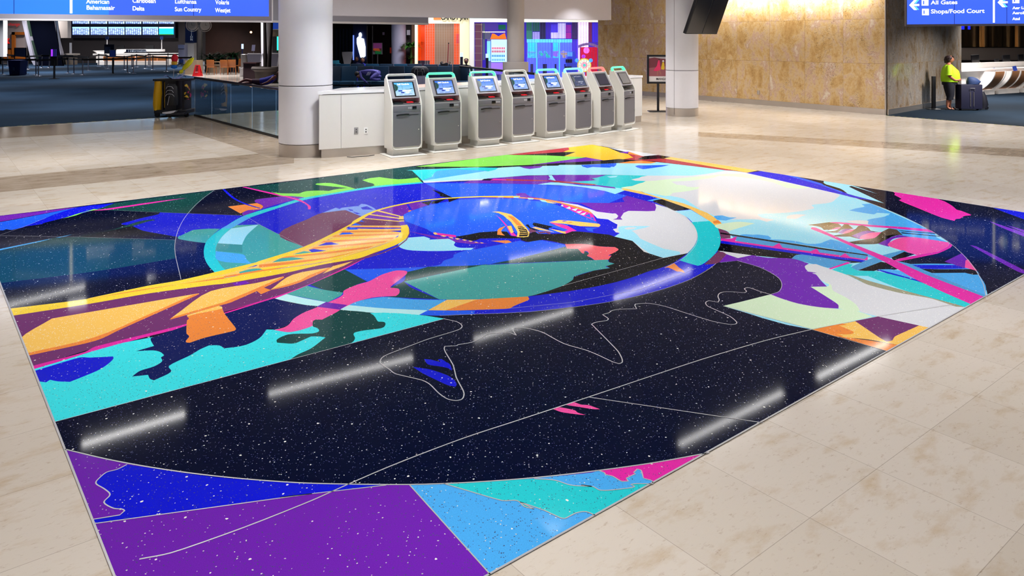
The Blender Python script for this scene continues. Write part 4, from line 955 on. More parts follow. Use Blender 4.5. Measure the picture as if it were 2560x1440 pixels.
# ------------------------------------------------------------------ self check-in kiosks
M_kgrey = mat('kiosk_grey', (122,120,128), 0.45, 0.2)
M_kgrey2 = mat('kiosk_grey_light', (150,148,156), 0.4, 0.2)
M_off = mat('handle_off', (232,230,226), 0.3)
M_green = mat('handle_green', (120,235,190), 0.3, emit=1.15, ecol=(50,222,150))
M_mint = mat('handle_mint', (140,240,215), 0.3, emit=1.15, ecol=(90,232,200))
M_red = mat('handle_red', (250,150,140), 0.3, emit=1.4, ecol=(250,80,80))
M_redglow = mat('red_reader', (250,40,50), 0.4, emit=1.8, ecol=(250,25,35))
M_lens = mat('reader_black', (14,14,18), 0.2)
def screen_mat(name, top, bot, k, rough=0.08):
    m, t, b = nt(name); L = t.links.new
    tc = add(t, 'ShaderNodeTexCoord'); sp = add(t, 'ShaderNodeSeparateXYZ'); L(tc.outputs['Generated'], sp.inputs[0])
    r = add(t, 'ShaderNodeValToRGB'); e = r.color_ramp.elements; e[0].position = 0.0; e[0].color = srgb(bot); e[1].position = 1.0; e[1].color = srgb(top)
    q = r.color_ramp.elements.new(0.50); q.color = srgb(tuple(int(a*.35+b_*.65) for a, b_ in zip(top, bot)))
    L(sp.outputs[2], r.inputs[0]); L(r.outputs[0], b.inputs['Emission Color']); b.inputs['Emission Strength'].default_value = k
    b.inputs['Base Color'].default_value = (0.01, 0.01, 0.015, 1); b.inputs['Roughness'].default_value = rough
    return m
SCR = {'a': screen_mat('screen_bright', (70,180,245), (196,226,255), 1.0), 'b': screen_mat('screen_blue', (52,120,238), (172,200,255), .95),
       'c': screen_mat('screen_dim', (40,62,104), (84,92,126), .8), 'd': mat('screen_off', (62,60,76), 0.15), 'e': mat('screen_off_grey', (124,122,122), 0.12)}
M_leaf = mat('screen_palm', (24,60,50), .3, emit=.5, ecol=(18,52,48)); M_tx = mat('screen_text', (250,250,255), .3, emit=1.0); M_nb = mat('screen_navy', (20,40,130), .3, emit=.6, ecol=(16,34,120))
M_leafd = mat('screen_palm_dim', (22,40,48), .3, emit=.25, ecol=(18,34,48)); M_txd = mat('screen_text_dim', (120,128,150), .3, emit=.25)
def kiosk(i, P, ang, hand, scr, label, sense):
    t = thing('self_check_in_kiosk', label, 'kiosk', (P.x, P.y, 0), ang, 'self check-in kiosks in front of the white counter')
    w = 0.59; h = w/2
    bm = NB(); box(bm, (0, .17, .009), (.70, .56, .018), bev=.004); part('floor_plate', bm, M_panel, t)
    bm = NB(); box(bm, (0, .205, .076), (.50, .30, .116)); part('plinth', bm, M_panel, t)
    prof = [(0, .13), (0, .95), (.255, 1.395), (.36, 1.395), (.36, .13)]
    for s in (-1, 1):
        bm = NB(); prismx(bm, prof, s*(h-.022) if s > 0 else -h, h if s > 0 else -(h-.022)); part('side_cheek', bm, M_panel, t)
    bm = NB(); prismx(bm, [(.006, .13), (.006, .925), (.05, .932), (.33, .955), (.355, .955), (.355, .13)], -h+.022, h-.022); part('cabinet_body', bm, M_panel, t)
    bm = NB(); prismx(bm, [(.062, 1.045), (.245, 1.365), (.355, 1.375), (.355, .957), (.28, .957), (.25, 1.03)], -h+.022, h-.022); part('screen_housing', bm, M_panel, t)
    # front rim
    lean = Vector((0, .255, .445)).normalized(); r = .075; pts = []
    def arc(cx, cz, a0, a1, n=5):
        return [(cx+r*math.cos(math.radians(a0+(a1-a0)*k/n)), 0, cz+r*math.sin(math.radians(a0+(a1-a0)*k/n))) for k in range(n+1)]
    xx = h-.011
    low = arc(-xx+r, .13+r, 180, 270)+arc(xx-r, .13+r, 270, 360)
    tp = Vector((0, .255, 1.395))
    pts = [Vector((-xx, .25, 1.387)), Vector((-xx, 0.002, .955))]+[Vector(p) for p in low]+[Vector((xx, 0.002, .955)), Vector((xx, .25, 1.387))]
    bm = NB(); tube(bm, pts, .014, 8); part('front_rim', bm, M_panel, t)
    hp = [Vector((-xx, .245, 1.378))]
    for cx, a0, a1 in ((-xx+.06, 180, 90), (xx-.06, 90, 0)):
        for k in range(6):
            a = math.radians(a0+(a1-a0)*k/5); q = Vector((cx+.06*math.cos(a), 0, 0))+tp+lean*(.010+.062*math.sin(a)); hp.append(q)
    hp.append(Vector((xx, .245, 1.378)))
    hp = [p+Vector((0, .03, 0)) for p in hp]
    bm = NB(); tube(bm, hp, .022, 10, flat=(.8, 1.7)); part('handle_light', bm, hand, t, {M_off: 'unlit white handle', M_green: 'green lit handle', M_mint: 'mint green lit handle', M_red: 'red lit handle'}[hand])
    bm = NB(); prismy(bm, [(x, z) for x, z in rrect(w-.05, .625, .06, 0, .485, bottom_only=True)], -.006, .006); dr = part('door', bm, M_kgrey, t)
    bm = NB(); tube(bm, [(-.21, -.014, .742), (-.15, -.020, .752), (-.02, -.020, .757), (.03, -.014, .752)], .014, 8, flat=(.6, 1)); part('door_handle', bm, M_black, dr)
    bm = NB(); box(bm, (.13, -.008, .745), (.19, .006, .010)); part('paper_slot', bm, M_black, dr)
    bm = NB(); sph(bm, (.225, -.010, .47), (.010, .008, .010), 10); part('lock', bm, M_steel, dr)
    bm = NB(); box(bm, (0, 0, .862), (w-.05, .012, .112), bev=.002); fr = part('drawer_front', bm, M_kgrey2 if False else M_kgrey, t)
    bm = NB(); box(bm, (.08 if sense else .14, -.009, .868), (.085, .008, .055), bev=.006); part('sensor_window', bm, M_lens, fr)
    if not sense or i in (1, 2, 3):
        bm = NB()
        for k in range(3): box(bm, ((.15 if sense else .03)+k*.032, -.008, .868), (.024, .004, .036), bev=.001)
        part('payment_decal', bm, mat('decal', (180,180,190), .4), fr)
    bm = NB(); box(bm, (0, .145, .950), (w-.06, .27, .012), rx=math.radians(4.5)); sh = part('shelf', bm, mat('shelf_grey', (104,102,108), .4, .2), t)
    bm = NB(); box(bm, (-.15, .10, .972), (.17, .16, .03), rx=math.radians(6), bev=.004); part('card_reader', bm, M_black, sh)
    bm = NB(); box(bm, (.10, .13, .962), (.16, .15, .006), rx=math.radians(4.5)); part('passport_reader', bm, mat('dark_glass', (36,22,26), .2), sh)
    bm = NB(); box(bm, (.10, .10, .967), (.11, .07, .004), rx=math.radians(4.5), bev=.001); part('scanner_glow', bm, M_redglow if i != 7 else mat('dull_glass', (120,80,60), .3), sh)
    # screen plate, leaning
    th = math.atan2(.32, .183); L0 = Vector((0, .055, 1.04)); e = Vector((0, .183, .32)).normalized(); nrm = Vector((0, -e.z, e.y))
    R = Matrix(((1, 0, 0), (0, nrm.y*-1, e.y), (0, nrm.z*-1, e.z)))
    def plate(name, cx, s, sx, sz, thick, o, m, parent, label=None, bev=0):
        bm = NB(); box(bm, (0, 0, 0), (sx, thick, sz), bev=bev); M4 = R.to_4x4(); M4.translation = L0+e*s+nrm*o+Vector((cx, 0, 0))
        bmesh.ops.transform(bm, matrix=M4, verts=bm.verts); return part(name, bm, m, parent, label)
    pl = plate('screen_surround', 0, .184, w-.05, .368, .014, .006, M_kgrey2, t)
    mo_ = plate('monitor_bezel', 0.0, .180, .415, .300, .010, .014, M_black, pl)
    # the picture on the screen, kept as flat shapes
    sx0, sz0 = .362, .262
    me_b = NB(); box(me_b, (0, 0, 0), (sx0, .003, sz0)); me = mesh_of('screen', me_b, SCR[scr], 35)
    so = D.objects.new('screen', me); C.objects.link(so); so.parent = pl; M4 = R.to_4x4(); M4.translation = L0+e*.180+nrm*.020; so.matrix_local = M4
    if scr in 'abc':
        lf = M_leafd if scr == 'c' else M_leaf; tx = M_txd if scr == 'c' else M_tx
        def onscr(name, bm, m): o = part(name, bm, m, pl, smooth=None); o.matrix_local = M4; return o
        rr = random.Random(5); bm = NB()
        c0 = Vector((-sx0/2+.005, .035))
        for k in range(16):
            a = math.radians(-95+k*12.5); l = .045+.045*rr.random()
            q = c0+Vector((math.cos(a), math.sin(a)))*l; q.x = max(q.x, -sx0/2+.001); q.y = min(max(q.y, -sz0/2), sz0/2-.002)
            n2 = Vector((-math.sin(a), math.cos(a)))*.012; ps = [c0-n2, q, c0+n2]
            bm.faces.new([bm.verts.new((max(p[0], -sx0/2), -.0022-k*.00002, p[1])) for p in ps])
        vs_ = [(-sx0/2, -.002, sz0/2-.03), (-sx0/2, -.002, -.05), (-.13, -.002, -.005), (-.115, -.002, .04), (-.14, -.002, .09)]
        bm.faces.new([bm.verts.new(v) for v in vs_]); 
        for px_ in (.155, .13): 
            for k in range(6):
                a = math.radians(20+k*28); q = (px_+.03*math.cos(a), -.0021, .0+.022*math.sin(a)); bm.faces.new([bm.verts.new(v) for v in ((px_, -.0021, -.004), q, (px_, -.0021, .004))])
        box(bm, (-.035, -.002, .045), (.004, .0005, .11)); box(bm, (-.035, -.002, .1), (.03, .0005, .004))
        box(bm, (.075, -.002, -.002), (.12, .0005, .005))
        onscr('palm_picture', bm, lf)
        bm = NB(); box(bm, (-.085, -.002, -.036), (.075, .0006, .024)); box(bm, (-.045, -.002, -.072), (.066, .0006, .024)); onscr('logo_tiles', bm, M_nb if scr != 'c' else mat('nbd', (40,40,80), .3))
        bm = NB()
        for (x0_, z0_, sx_, sz_) in ((.0, -.036, .075, .028), (.085, -.036, .08, .022), (.05, -.072, .066, .02)): box(bm, (x0_, -.0019, z0_), (sx_, .0004, sz_))
        onscr('button_tiles', bm, tx)
        bm = NB()
        for (x0_, z0_, sx_) in ((-.085, -.107, .07), (.10, -.102, .07), (.03, -.120, .10), (.09, -.036, .05), (.0, -.036, .05), (.05, -.072, .05)): box(bm, (x0_, -.0026, z0_), (sx_, .0003, .005))
        onscr('small_print', bm, M_nb if scr != 'c' else tx)
        o = text('screen_heading', 'Self Check-In', .043, tx, pl, Matrix.Translation((-.120, -.003, .082)) @ Matrix.Rotation(math.pi/2, 4, 'X'), .0004, bold=.0006); o.matrix_local = M4
    return t
t_ = [0, .1476, .316, .4592, .612, .748, .8758, 1.0]; an_ = [31, 32, 33, 37, 39, 45, 49, 54]
k0, k1_ = Vector((-1.900, 13.58, 0)), Vector((2.738, 17.53, 0))
spec = [(M_off, 'a', 'self check-in kiosk with an unlit white handle, nearest the wide column', 0), (M_green, 'b', 'self check-in kiosk with green lit handle, second from the wide column', 1), (M_green, 'b', 'self check-in kiosk with green lit handle, third from the wide column', 1),
        (M_off, 'b', 'self check-in kiosk with an unlit white handle in the middle of the row', 0), (M_green, 'b', 'self check-in kiosk with green lit handle, left of the one with a dimmed screen', 1), (M_mint, 'c', 'self check-in kiosk with mint handle and a dimmed dark blue screen', 1),
        (M_red, 'd', 'self check-in kiosk with red lit handle and a black screen', 1), (M_green, 'e', 'farthest self check-in kiosk, green lit handle and blank grey screen', 0)]
for i in range(8):
    hand, scr, lab, se = spec[i]; kiosk(i, k0.lerp(k1_, t_[i]), math.radians(an_[i]), hand, scr, lab, se)
# ------------------------------------------------------------------ overhead signs
M_sign = mat('sign_blue', (20,40,150), 0.12, emit=1.0, ecol=(66,106,248))
M_signl = mat('sign_light_blue', (20,60,170), 0.12, emit=1.0, ecol=(58,134,250))
M_sigt = mat('sign_white', (255,255,255), 0.3, emit=1.5)
M_sigc = mat('sign_cyan', (90,200,255), 0.3, emit=1.0)
M_alu = mat('aluminium_frame', (176,174,190), 0.4)
M_seam = mat('panel_seam', (16,24,110), 0.4, emit=.3, ecol=(20,30,150))
class Plane2:                                     # an upright face through two points of the plan
    def __init__(s, a, b): s.a, s.b = Vector((a[0], a[1])), Vector((b[0], b[1])); s.d = (s.b-s.a).normalized(); s.yaw = math.atan2(s.d.y, s.d.x)
    def hit(s, x, y):
        r = (x-CXP)/FP; k = (r*s.a.y-s.a.x)/(s.d.x-r*s.d.y); p = s.a+s.d*k; return k, p.y, CH-(y-HY)*p.y/FP
def pbox(P, x0, x1, z0, z1, y0, y1, bm=None):     # in the local frame of the sign: x along, y back
    bm = bm or NB(); box(bm, ((x0+x1)/2, (y0+y1)/2, (z0+z1)/2), (x1-x0, y1-y0, z1-z0)); return bm
P = Plane2((-11.67, 17.1), (-6.19, 19.1))
t = thing('directory_sign', 'wide blue lit airline directory sign hanging at the upper left', 'sign', (P.a.x, P.a.y, 0), P.yaw)
kR = P.hit(672, 20)[0]; zb = P.hit(500, 44)[2]; zt = CEIL-0.12
kB = P.hit(178, 20)[0]; k35 = P.hit(35, 20)[0]; k484 = P.hit(484, 20)[0]; k272 = P.hit(272, 20)[0]; kL = -4.0
zlow = P.hit(340, 38)[2]
part('display_face', pbox(P, kL, kR, zlow, zt, 0, .02), M_sign, t)
part('display_face', pbox(P, kL, k272, zlow, zt, -.004, 0), M_signl, t, 'lighter blue display face')
bm = NB(); pbox(P, kL, kR+.09, zlow-.11, zlow, -.06, .30, bm); pbox(P, kR, kR+.09, zlow, zt+.1, -.06, .30, bm); pbox(P, kL, kR, zt, zt+.1, -.06, .30, bm)
part('frame', bm, M_alu, t)
bm = NB(); pbox(P, kL, kR+.09, zlow-.145, zlow-.11, -.07, .34, bm); pbox(P, kR+.07, kR+.10, zlow-.11, zt, -.07, .34, bm); part('frame_lip', bm, mat('lip_white', (240,238,244), .4, emit=.12), t, 'white lower lip of the frame')
bm = NB(); pbox(P, kL, kR+.02, zlow, zt, .02, .28, bm); part('back_case', bm, M_blackm, t)
bm = NB()
for k in (k35, k484): pbox(P, k-.006, k+.006, zlow, zt, -.006, 0, bm)
part('panel_seam', bm, M_seam, t)
part('divider_bar', pbox(P, kB-.025, kB+.025, zlow+.03, zt, -.012, 0), M_sigt, t, 'white divider bar')
def stext(P, par, s, x, ybase, cap, xr=None, m=M_sigt):
    k, d, z = P.hit(x, ybase); h = cap*d/FP/0.70
    sx = 1.0
    if xr:
        me = text_mesh(s, h); wdt = max(v.co.x for v in me.vertices); D.meshes.remove(me)
        sx = (P.hit(xr, ybase)[0]-k)/wdt
    text('lettering', s, h, m, par, vert_text_matrix((k, -.012, z)), .003, bold=.0016, sx=sx)
for s, x, xr, y in (('American', 216, 273, 8.5), ('Bahamasair', 216, 287, 24), ('Caribbean', 331, 389, 6.5), ('Delta', 331, 361, 26), ('Lufthansa', 437, 491, 8.5), ('Sun Country', 437, 503, 28), ('Volaris', 538.5, 572.5, 10.5), ('Westjet', 538, 576, 30.5)):
    stext(P, t, s, x, y, 10.5, xr)
bm = NB(); 
for x in (-3.5, 1.0, kR-.6): cyl(bm, (x, .15, zt+.1), (x, .15, CEIL+.0), .02)
part('hanger', bm, M_alu, t)
# right sign
a, b = W(2264, 30, 20.0), W(2560, 30, 19.0)
P = Plane2((a.x, a.y), (b.x, b.y)); t = thing('direction_sign', 'blue lit gate and food court direction sign hanging at the upper right', 'sign', (a.x, a.y, 0), P.yaw)
zl = P.hit(2400, 60)[2]; kE = P.hit(2700, 20)[0]
part('display_face', pbox(P, .03, kE, zl, CEIL-.1, 0, .02), M_sign, t)
bm = NB(); pbox(P, 0, kE, zl-.05, zl, -.03, .25, bm); pbox(P, 0, .03, zl, CEIL-.02, -.03, .25, bm); pbox(P, 0, kE, CEIL-.1, CEIL-.02, -.03, .25, bm); part('frame', bm, mat('dark_frame', (96,92,104), .4, .5), t)
part('back_case', pbox(P, .03, kE, zl, CEIL-.02, .02, .24), M_blackm, t)
k = P.hit(2484.5, 20)[0]; part('divider_bar', pbox(P, k-.02, k+.02, zl+.03, CEIL-.1, -.012, 0), M_sigt, t, 'white divider bar')
bm = NB()
for px in (2386, 2517): k = P.hit(px, 20)[0]; pbox(P, k-.005, k+.005, zl, CEIL-.1, -.006, 0, bm)
part('panel_seam', bm, M_seam, t)
stext(P, t, 'All Gates', 2327, 11, 9.5, 2393); stext(P, t, 'Shops/Food Court', 2327, 33.5, 10, 2461)
stext(P, t, 'Aer Lingus', 2531, 23, 6.5, 2583); stext(P, t, 'AeroMexico', 2531, 35.5, 6.5, 2592); stext(P, t, 'Azul', 2531, 50, 6.5, 2549)
def flat_px(P, pts, y=-.010, bm=None):
    bm = bm or NB(); q = []
    for x, yy in pts:
        k, d, z = P.hit(x, yy); q.append((k, z))
    prismy(bm, q, y, y+.006); return bm
def arrow(x, y, s=1.0):
    f = lambda L: [(x+a*s, y+b*s) for a, b in L]
    part('arrow', flat_px(P, f([(0,14),(12,1),(19,1),(11,11),(25,11),(25,16),(11,16),(19,26),(12,26)])), M_sigt, t, 'white arrow')
    bm = flat_px(P, f([(19,1),(25,1),(17,10),(13,10)]), -.008); flat_px(P, f([(13,17),(17,17),(25,25),(20,26)]), -.008, bm); part('arrow_shade', bm, M_sigc, t, 'light blue arrow shade')
arrow(2273, -1); arrow(2494, -8)
for px, py in ((2304, -2), (2305, 22), (2531, -8)):
    part('pictogram', flat_px(P, [(px, py), (px+17, py), (px+17, py+16), (px, py+16)]), M_sigt, t, 'white pictogram tile')
    part('pictogram_mark', flat_px(P, [(px+3.5, py+4), (px+6.5, py+4), (px+6.5, py+13), (px+3.5, py+13)], -.016), M_sign, t)
# tilted display, switched off
dd = Vector((.62, -.785, 0)); up = (Vector((0, 0, .88))+dd*.37).normalized(); A = W(1713, 85, 19.5)
t = thing('tilted_display', 'switched off pair of black screens tilted down beside the right white column', 'screen', tuple(A), UA)
def tl(x, s, o): return (x, -s*up.dot(-dd)*-1*-1 if False else -s*.387+o*.92*-1*-1*0, s*.922)
R3 = Matrix.Rotation(math.atan2(.37, .88), 4, 'X')
bm = NB(); box(bm, (.665, .04, .75), (1.33, .09, 1.50), bev=.01); bmesh.ops.transform(bm, matrix=R3, verts=bm.verts); part('case', bm, M_blackm, t)
for x in (.335, .995):
    bm = NB(); box(bm, (x, -.008, .75), (.63, .008, 1.44)); bmesh.ops.transform(bm, matrix=R3, verts=bm.verts); part('screen', bm, mat('black_screen', (12,12,22), .18), t)
bm = NB(); cyl(bm, (.4, -.48, 1.38), (.4, -.48, CEIL-A.z), .025); cyl(bm, (.95, -.48, 1.38), (.95, -.48, CEIL-A.z), .025); part('hanger', bm, M_blackm, t)
# poster stand
c = G(1645, 279); t = thing('poster_stand', 'black framed fashion poster on a black pedestal stand beside the granite wall', 'sign stand', tuple(c))
f = c.y/FP; zz = lambda y: CH-(y-HY)*f; hw = 27.5*f
bm = NB(); box(bm, (0, 0, .012), (.56, .36, .02), bev=.004); part('base', bm, M_blackm, t)
bm = NB(); box(bm, (0, 0, (zz(209)+.02)/2), (.065, .03, zz(209)-.02)); part('post', bm, M_blackm, t)
bm = NB(); z0, z1 = zz(209), zz(137); e = .055
for (x0, x1, a, b) in ((-hw, hw, z0, z0+e), (-hw, hw, z1-e, z1), (-hw, -hw+e, z0+e, z1-e), (hw-e, hw, z0+e, z1-e)): box(bm, ((x0+x1)/2, 0, (a+b)/2), (x1-x0, .05, b-a))
part('frame', bm, M_blackm, t)
z0 += e; z1 -= e; zi = z0+.16
bm = NB(); box(bm, (0, .005, (z0+z1)/2), (2*hw-2*e, .02, z1-z0)); ps = part('poster', bm, mat('poster_white', (226,222,220), .5), t)
def ps_shape(nm, pts, m, o=0):
    bm = NB(); prismy(bm, [(x*(hw-e)*2, z0+z*(z1-z0)) for x, z in pts], -.009-o*.0012, -.0085-o*.0012); part(nm, bm, m, ps)
ps_shape('picture_ground', [(-.5,.22),(.5,.22),(.5,.62),(-.5,.55)], mat('poster_plum', (150,84,92), .6)); ps_shape('picture_hill', [(-.5,.55),(.5,.62),(.5,.9),(.1,.93),(-.2,.97),(-.5,.93)], mat('poster_red', (112,44,58), .6))
ps_shape('picture_sky', [(-.5,.93),(-.2,.97),(.1,.93),(.5,.90),(.5,1),(-.5,1)], mat('poster_sky', (176,170,176), .6))
ps_shape('pink_dress', [(.02,.86),(-.02,.78),(-.06,.64),(-.26,.45),(-.14,.42),(.02,.44),(.14,.48),(.12,.62),(.1,.78),(.08,.86)], mat('poster_pink', (224,44,100), .6), 1)
ps_shape('figure_legs', [(-.04,.43),(-.06,.25),(-.03,.25),(.0,.43),(.06,.44),(.15,.28),(.18,.29),(.1,.45)], mat('poster_skin', (170,110,90), .6), 1)
ps_shape('figure_head', [(.03,.86),(.02,.91),(.06,.93),(.10,.90),(.08,.86)], mat('poster_hair', (70,30,30), .6), 1)
ps_shape('yellow_dress', [(.24,.78),(.18,.6),(.17,.5),(.30,.48),(.36,.52),(.34,.7),(.31,.79)], mat('poster_yellow', (226,190,40), .6), 1)
ps_shape('white_hat', [(.22,.80),(.25,.86),(.31,.86),(.34,.80)], mat('poster_hat', (236,232,224), .6), 1)
text('lettering', 'MANGO', .085, M_black, ps, vert_text_matrix((-.06, -.012, z0+.055)), .001, bold=.001)
# ------------------------------------------------------------------ far hall: information area
def bb(bm, x0, x1, y0, y1, d, th=.1):              # add a block seen between pixel columns and rows at distance d (front face)
    a, b = W(x0, y0, d), W(x1, y1, d); box(bm, ((a.x+b.x)/2, d+th/2, (a.z+b.z)/2), (b.x-a.x, th, a.z-b.z)); return bm
def part_at(nm, bm, m, t, label=None, smooth=35):   # geometry given in the place's frame, parented to a thing
    bmesh.ops.translate(bm, vec=-Vector(t.location), verts=bm.verts) if t.rotation_euler.z == 0 else bmesh.ops.transform(bm, matrix=(Matrix.Translation(t.location) @ Matrix.Rotation(t.rotation_euler.z, 4, 'Z')).inverted(), verts=bm.verts)
    return part(nm, bm, m, t, label, smooth)
def base_thing(nm, lab, cat, x0, x1, ybot, d, group=None):
    p = W((x0+x1)/2, ybot, d); return thing(nm, lab, cat, tuple(p), 0, group)
def em(nm, c, k): return mat(nm, c, .3, emit=k)
def fids_mat():
    m, t_, b = nt('flight_list'); L = t_.links.new
    tc = add(t_, 'ShaderNodeTexCoord'); sp = add(t_, 'ShaderNodeSeparateXYZ'); L(tc.outputs['Generated'], sp.inputs[0])
    cb_ = add(t_, 'ShaderNodeCombineXYZ'); L(sp.outputs[0], cb_.inputs[0]); L(sp.outputs[2], cb_.inputs[1])
    br = add(t_, 'ShaderNodeTexBrick'); br.offset = 0; br.inputs['Scale'].default_value = 1; br.inputs['Brick Width'].default_value = .13; br.inputs['Row Height'].default_value = .09
    br.inputs['Mortar Size'].default_value = .014; br.inputs['Color1'].default_value = srgb((20,30,110)); br.inputs['Color2'].default_value = srgb((200,235,255)); br.inputs['Mortar'].default_value = srgb((40,60,150)); br.inputs['Bias'].default_value = .25
    L(cb_.outputs[0], br.inputs['Vector'])
    gt = add(t_, 'ShaderNodeMath', operation='GREATER_THAN'); gt.inputs[1].default_value = .82; L(sp.outputs[2], gt.inputs[0])
    x = add(t_, 'ShaderNodeMix', data_type='RGBA'); L(gt.outputs[0], x.inputs[0]); L(br.outputs['Color'], x.inputs[6]); x.inputs[7].default_value = srgb((150,225,255))
    L(x.outputs[2], b.inputs['Emission Color']); b.inputs['Emission Strength'].default_value = 1.8; b.inputs['Base Color'].default_value = (0, 0, 0, 1); return m
M_fids = fids_mat()
t = base_thing('flight_information_board', 'dark board of lit blue flight schedule screens at the far left', 'screen board', 178, 437, 94, 67.7)
part_at('board_case', bb(NB(), 176, 438, 10, 95, 67.5, .5), mat('board_navy', (8,10,36), .4), t)
for r_, (y0, y1) in enumerate(((12, 32), (39, 59.5), (67.5, 87))):
    for x0, x1 in ((181, 222), (226.5, 266.5), (271, 310), (313.5, 352), (356.5, 394), (397.5, 433.5)):
        s = part_at('screen', bb(NB(), x0, x1, y0, y1, 67.4, .08), M_fids, t)
        if r_ == 2 and x0 > 395:
            s.data.materials[0] = em('beach_screen', (30,190,240), 1.0); s['label'] = 'turquoise beach picture screen'
            p2 = bb(NB(), x0, x1, 67.5, 71, 67.36, .03); bmesh.ops.translate(p2, vec=-Vector(t.location), verts=p2.verts); part('header_bar', p2, em('beach_white', (220,235,255), 1.0), s)
            p2 = bb(NB(), x0, x1, 85, 87, 67.36, .03); bmesh.ops.translate(p2, vec=-Vector(t.location), verts=p2.verts); part('grass_bar', p2, em('beach_green', (60,150,70), .8), s)
t = base_thing('information_desk', 'curved white information desk with orange wood front panels in the far hall', 'desk', 232, 433, 160.5, 63)
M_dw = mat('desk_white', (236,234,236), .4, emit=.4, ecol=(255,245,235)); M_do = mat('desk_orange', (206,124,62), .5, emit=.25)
part_at('body', bb(NB(), 240, 420, 139, 157, 63.2, 2.2), M_dw, t)
part_at('base', bb(NB(), 244, 418, 153, 162.5, 63.0, 2.0), M_dw, t)
bm = NB(); a = W(240, 160, 63); lathe(bm, [(.9, .0), (1.05, .5), (.95, .95), (1.3, 1.2)], 24, c=(a.x+.6, a.y+1.1)); part_at('curved_end', bm, M_dw, t)
for x0, x1 in ((258, 291), (293, 335), (340, 391), (394, 415)): part_at('wood_panel', bb(NB(), x0, x1, 141, 152, 62.9, .2), M_do, t)
part_at('raised_top', bb(NB(), 291, 396, 123.5, 129, 63.4, 1.2), M_dw, t)
part_at('counter_top', bb(NB(), 232, 432, 134, 138, 62.9, 2.6), M_dw, t)
s = part_at('name_board', bb(NB(), 315, 363, 123.5, 131, 63.0, .15), mat('info_navy', (22,34,70), .4), t)
me = text_mesh('i information', .30, .0, bold=.006); me.materials.clear(); me.materials.append(mat('info_text', (190,200,215), .4, emit=.3)); p = W(320, 130, 62.95)
me.transform(vert_text_matrix(p-Vector(t.location))); me.name = 'lettering'; o = D.objects.new('lettering', me); C.objects.link(o); o.parent = s
for x, y in ((404, 125), (267, 125)):
    tt = base_thing('counter_sign', 'small blue sign on a slim white post at the '+('right' if x > 300 else 'left')+' of the information desk', 'sign stand', x, x, 127 if x > 300 else 134, 63.9)
    bm = bb(NB(), x-.9, x+.9, 96, 127, 64, .06); part_at('post', bm, M_white, tt); part_at('plate', bb(NB(), x-4, x+4, 91, 99, 63.9, .05), M_navy, tt); part_at('foot', bb(NB(), x-4, x+4, 125.5, 127, 63.8, .4), M_white, tt)
for x0, x1 in ((292, 310), (364, 384)): tag(part('desk_monitor', bb(NB(), x0, x1, 113.5, 124, 65, .1), M_black), 'black monitor standing behind the '+('left' if x0 < 300 else 'right')+' part of the information desk', 'monitor')
# information column
t = base_thing('information_column', 'blue and white information column behind the stanchions', 'sign column', 463, 485, 158, 62)
part_at('blue_panel', bb(NB(), 463, 484.5, 40, 107, 62, .6), M_navy, t); part_at('white_base', bb(NB(), 462, 485, 107, 158, 62.05, .5), M_white, t)
for ch, y in (('I', -45), ('N', -33), ('F', -21), ('O', -9), ('R', 4), ('M', 17), ('A', 32), ('T', 84), ('I', 91), ('O', 96), ('N', 102.5)): pass
for ch, y in (('T', 82), ('I', 88.5), ('O', 95), ('N', 101.5)):
    p = W(478.5, y, 61.9)-Vector(t.location); text('lettering', ch, .26, mat('info_text', (190,200,215), .4), t, vert_text_matrix(p), .002, 'CENTER')
# clock post
c = G(500.5, 163); c.y = 50; X = (500.5-CXP)*50/FP; t = thing('clock_post', 'grey post carrying two round double ring clocks', 'clock', (X, 50, 0)); M_ck = mat('clock_grey', (236,230,226), .5)
zz = lambda y: CH-(y-HY)*50/FP
bm = NB(); box(bm, (0, 0, zz(62)/2), (.20, .16, zz(62))); part('post', bm, M_ck, t)
for x, y, rx, yaw in ((481, 63, 15.2, 0), (513, 63.5, 13.4, math.radians(38))):
    cx = (x-500.5)*50/FP; cz = zz(y); Rz = Matrix.Translation((cx, -.05 if yaw else 0, cz)) @ Matrix.Rotation(yaw, 4, 'Z') @ Matrix.Rotation(math.pi/2, 4, 'X')
    bm = NB(); ring = [(0.41*math.cos(2*math.pi*k/40), .41*math.sin(2*math.pi*k/40), 0) for k in range(40)]; tube(bm, ring, .022, 8, closed=True, flat=(1, 3.2)); bmesh.ops.transform(bm, matrix=Rz, verts=bm.verts); h_ = part('outer_ring', bm, M_ck, t)
    bm = NB(); lathe(bm, [(.30, -.08), (.33, -.06), (.33, .06), (.28, .09)], 36); bmesh.ops.transform(bm, matrix=Rz, verts=bm.verts); hd = part('clock_case', bm, M_ck, t)
    bm = NB(); lathe(bm, [(.235, .091), (.235, .098)], 32); bmesh.ops.transform(bm, matrix=Rz, verts=bm.verts); part('clock_face', bm, mat('clock_face', (226,222,220), .4), hd)
    bm = NB(); box(bm, (0, .07, .104), (.016, .16, .006)); box(bm, (.05, 0, .104), (.11, .018, .006)); bmesh.ops.transform(bm, matrix=Rz, verts=bm.verts); part('clock_hands', bm, M_black, hd)
bm = NB(); box(bm, (0, 0, zz(64)), (.5, .06, .08)); tube(bm, [(-.02, 0, zz(66)), (.02, 0, zz(56)), (.22, -.02, zz(50)), (.3, -.04, zz(52))], .05, 8); part('bracket', bm, M_ck, t)
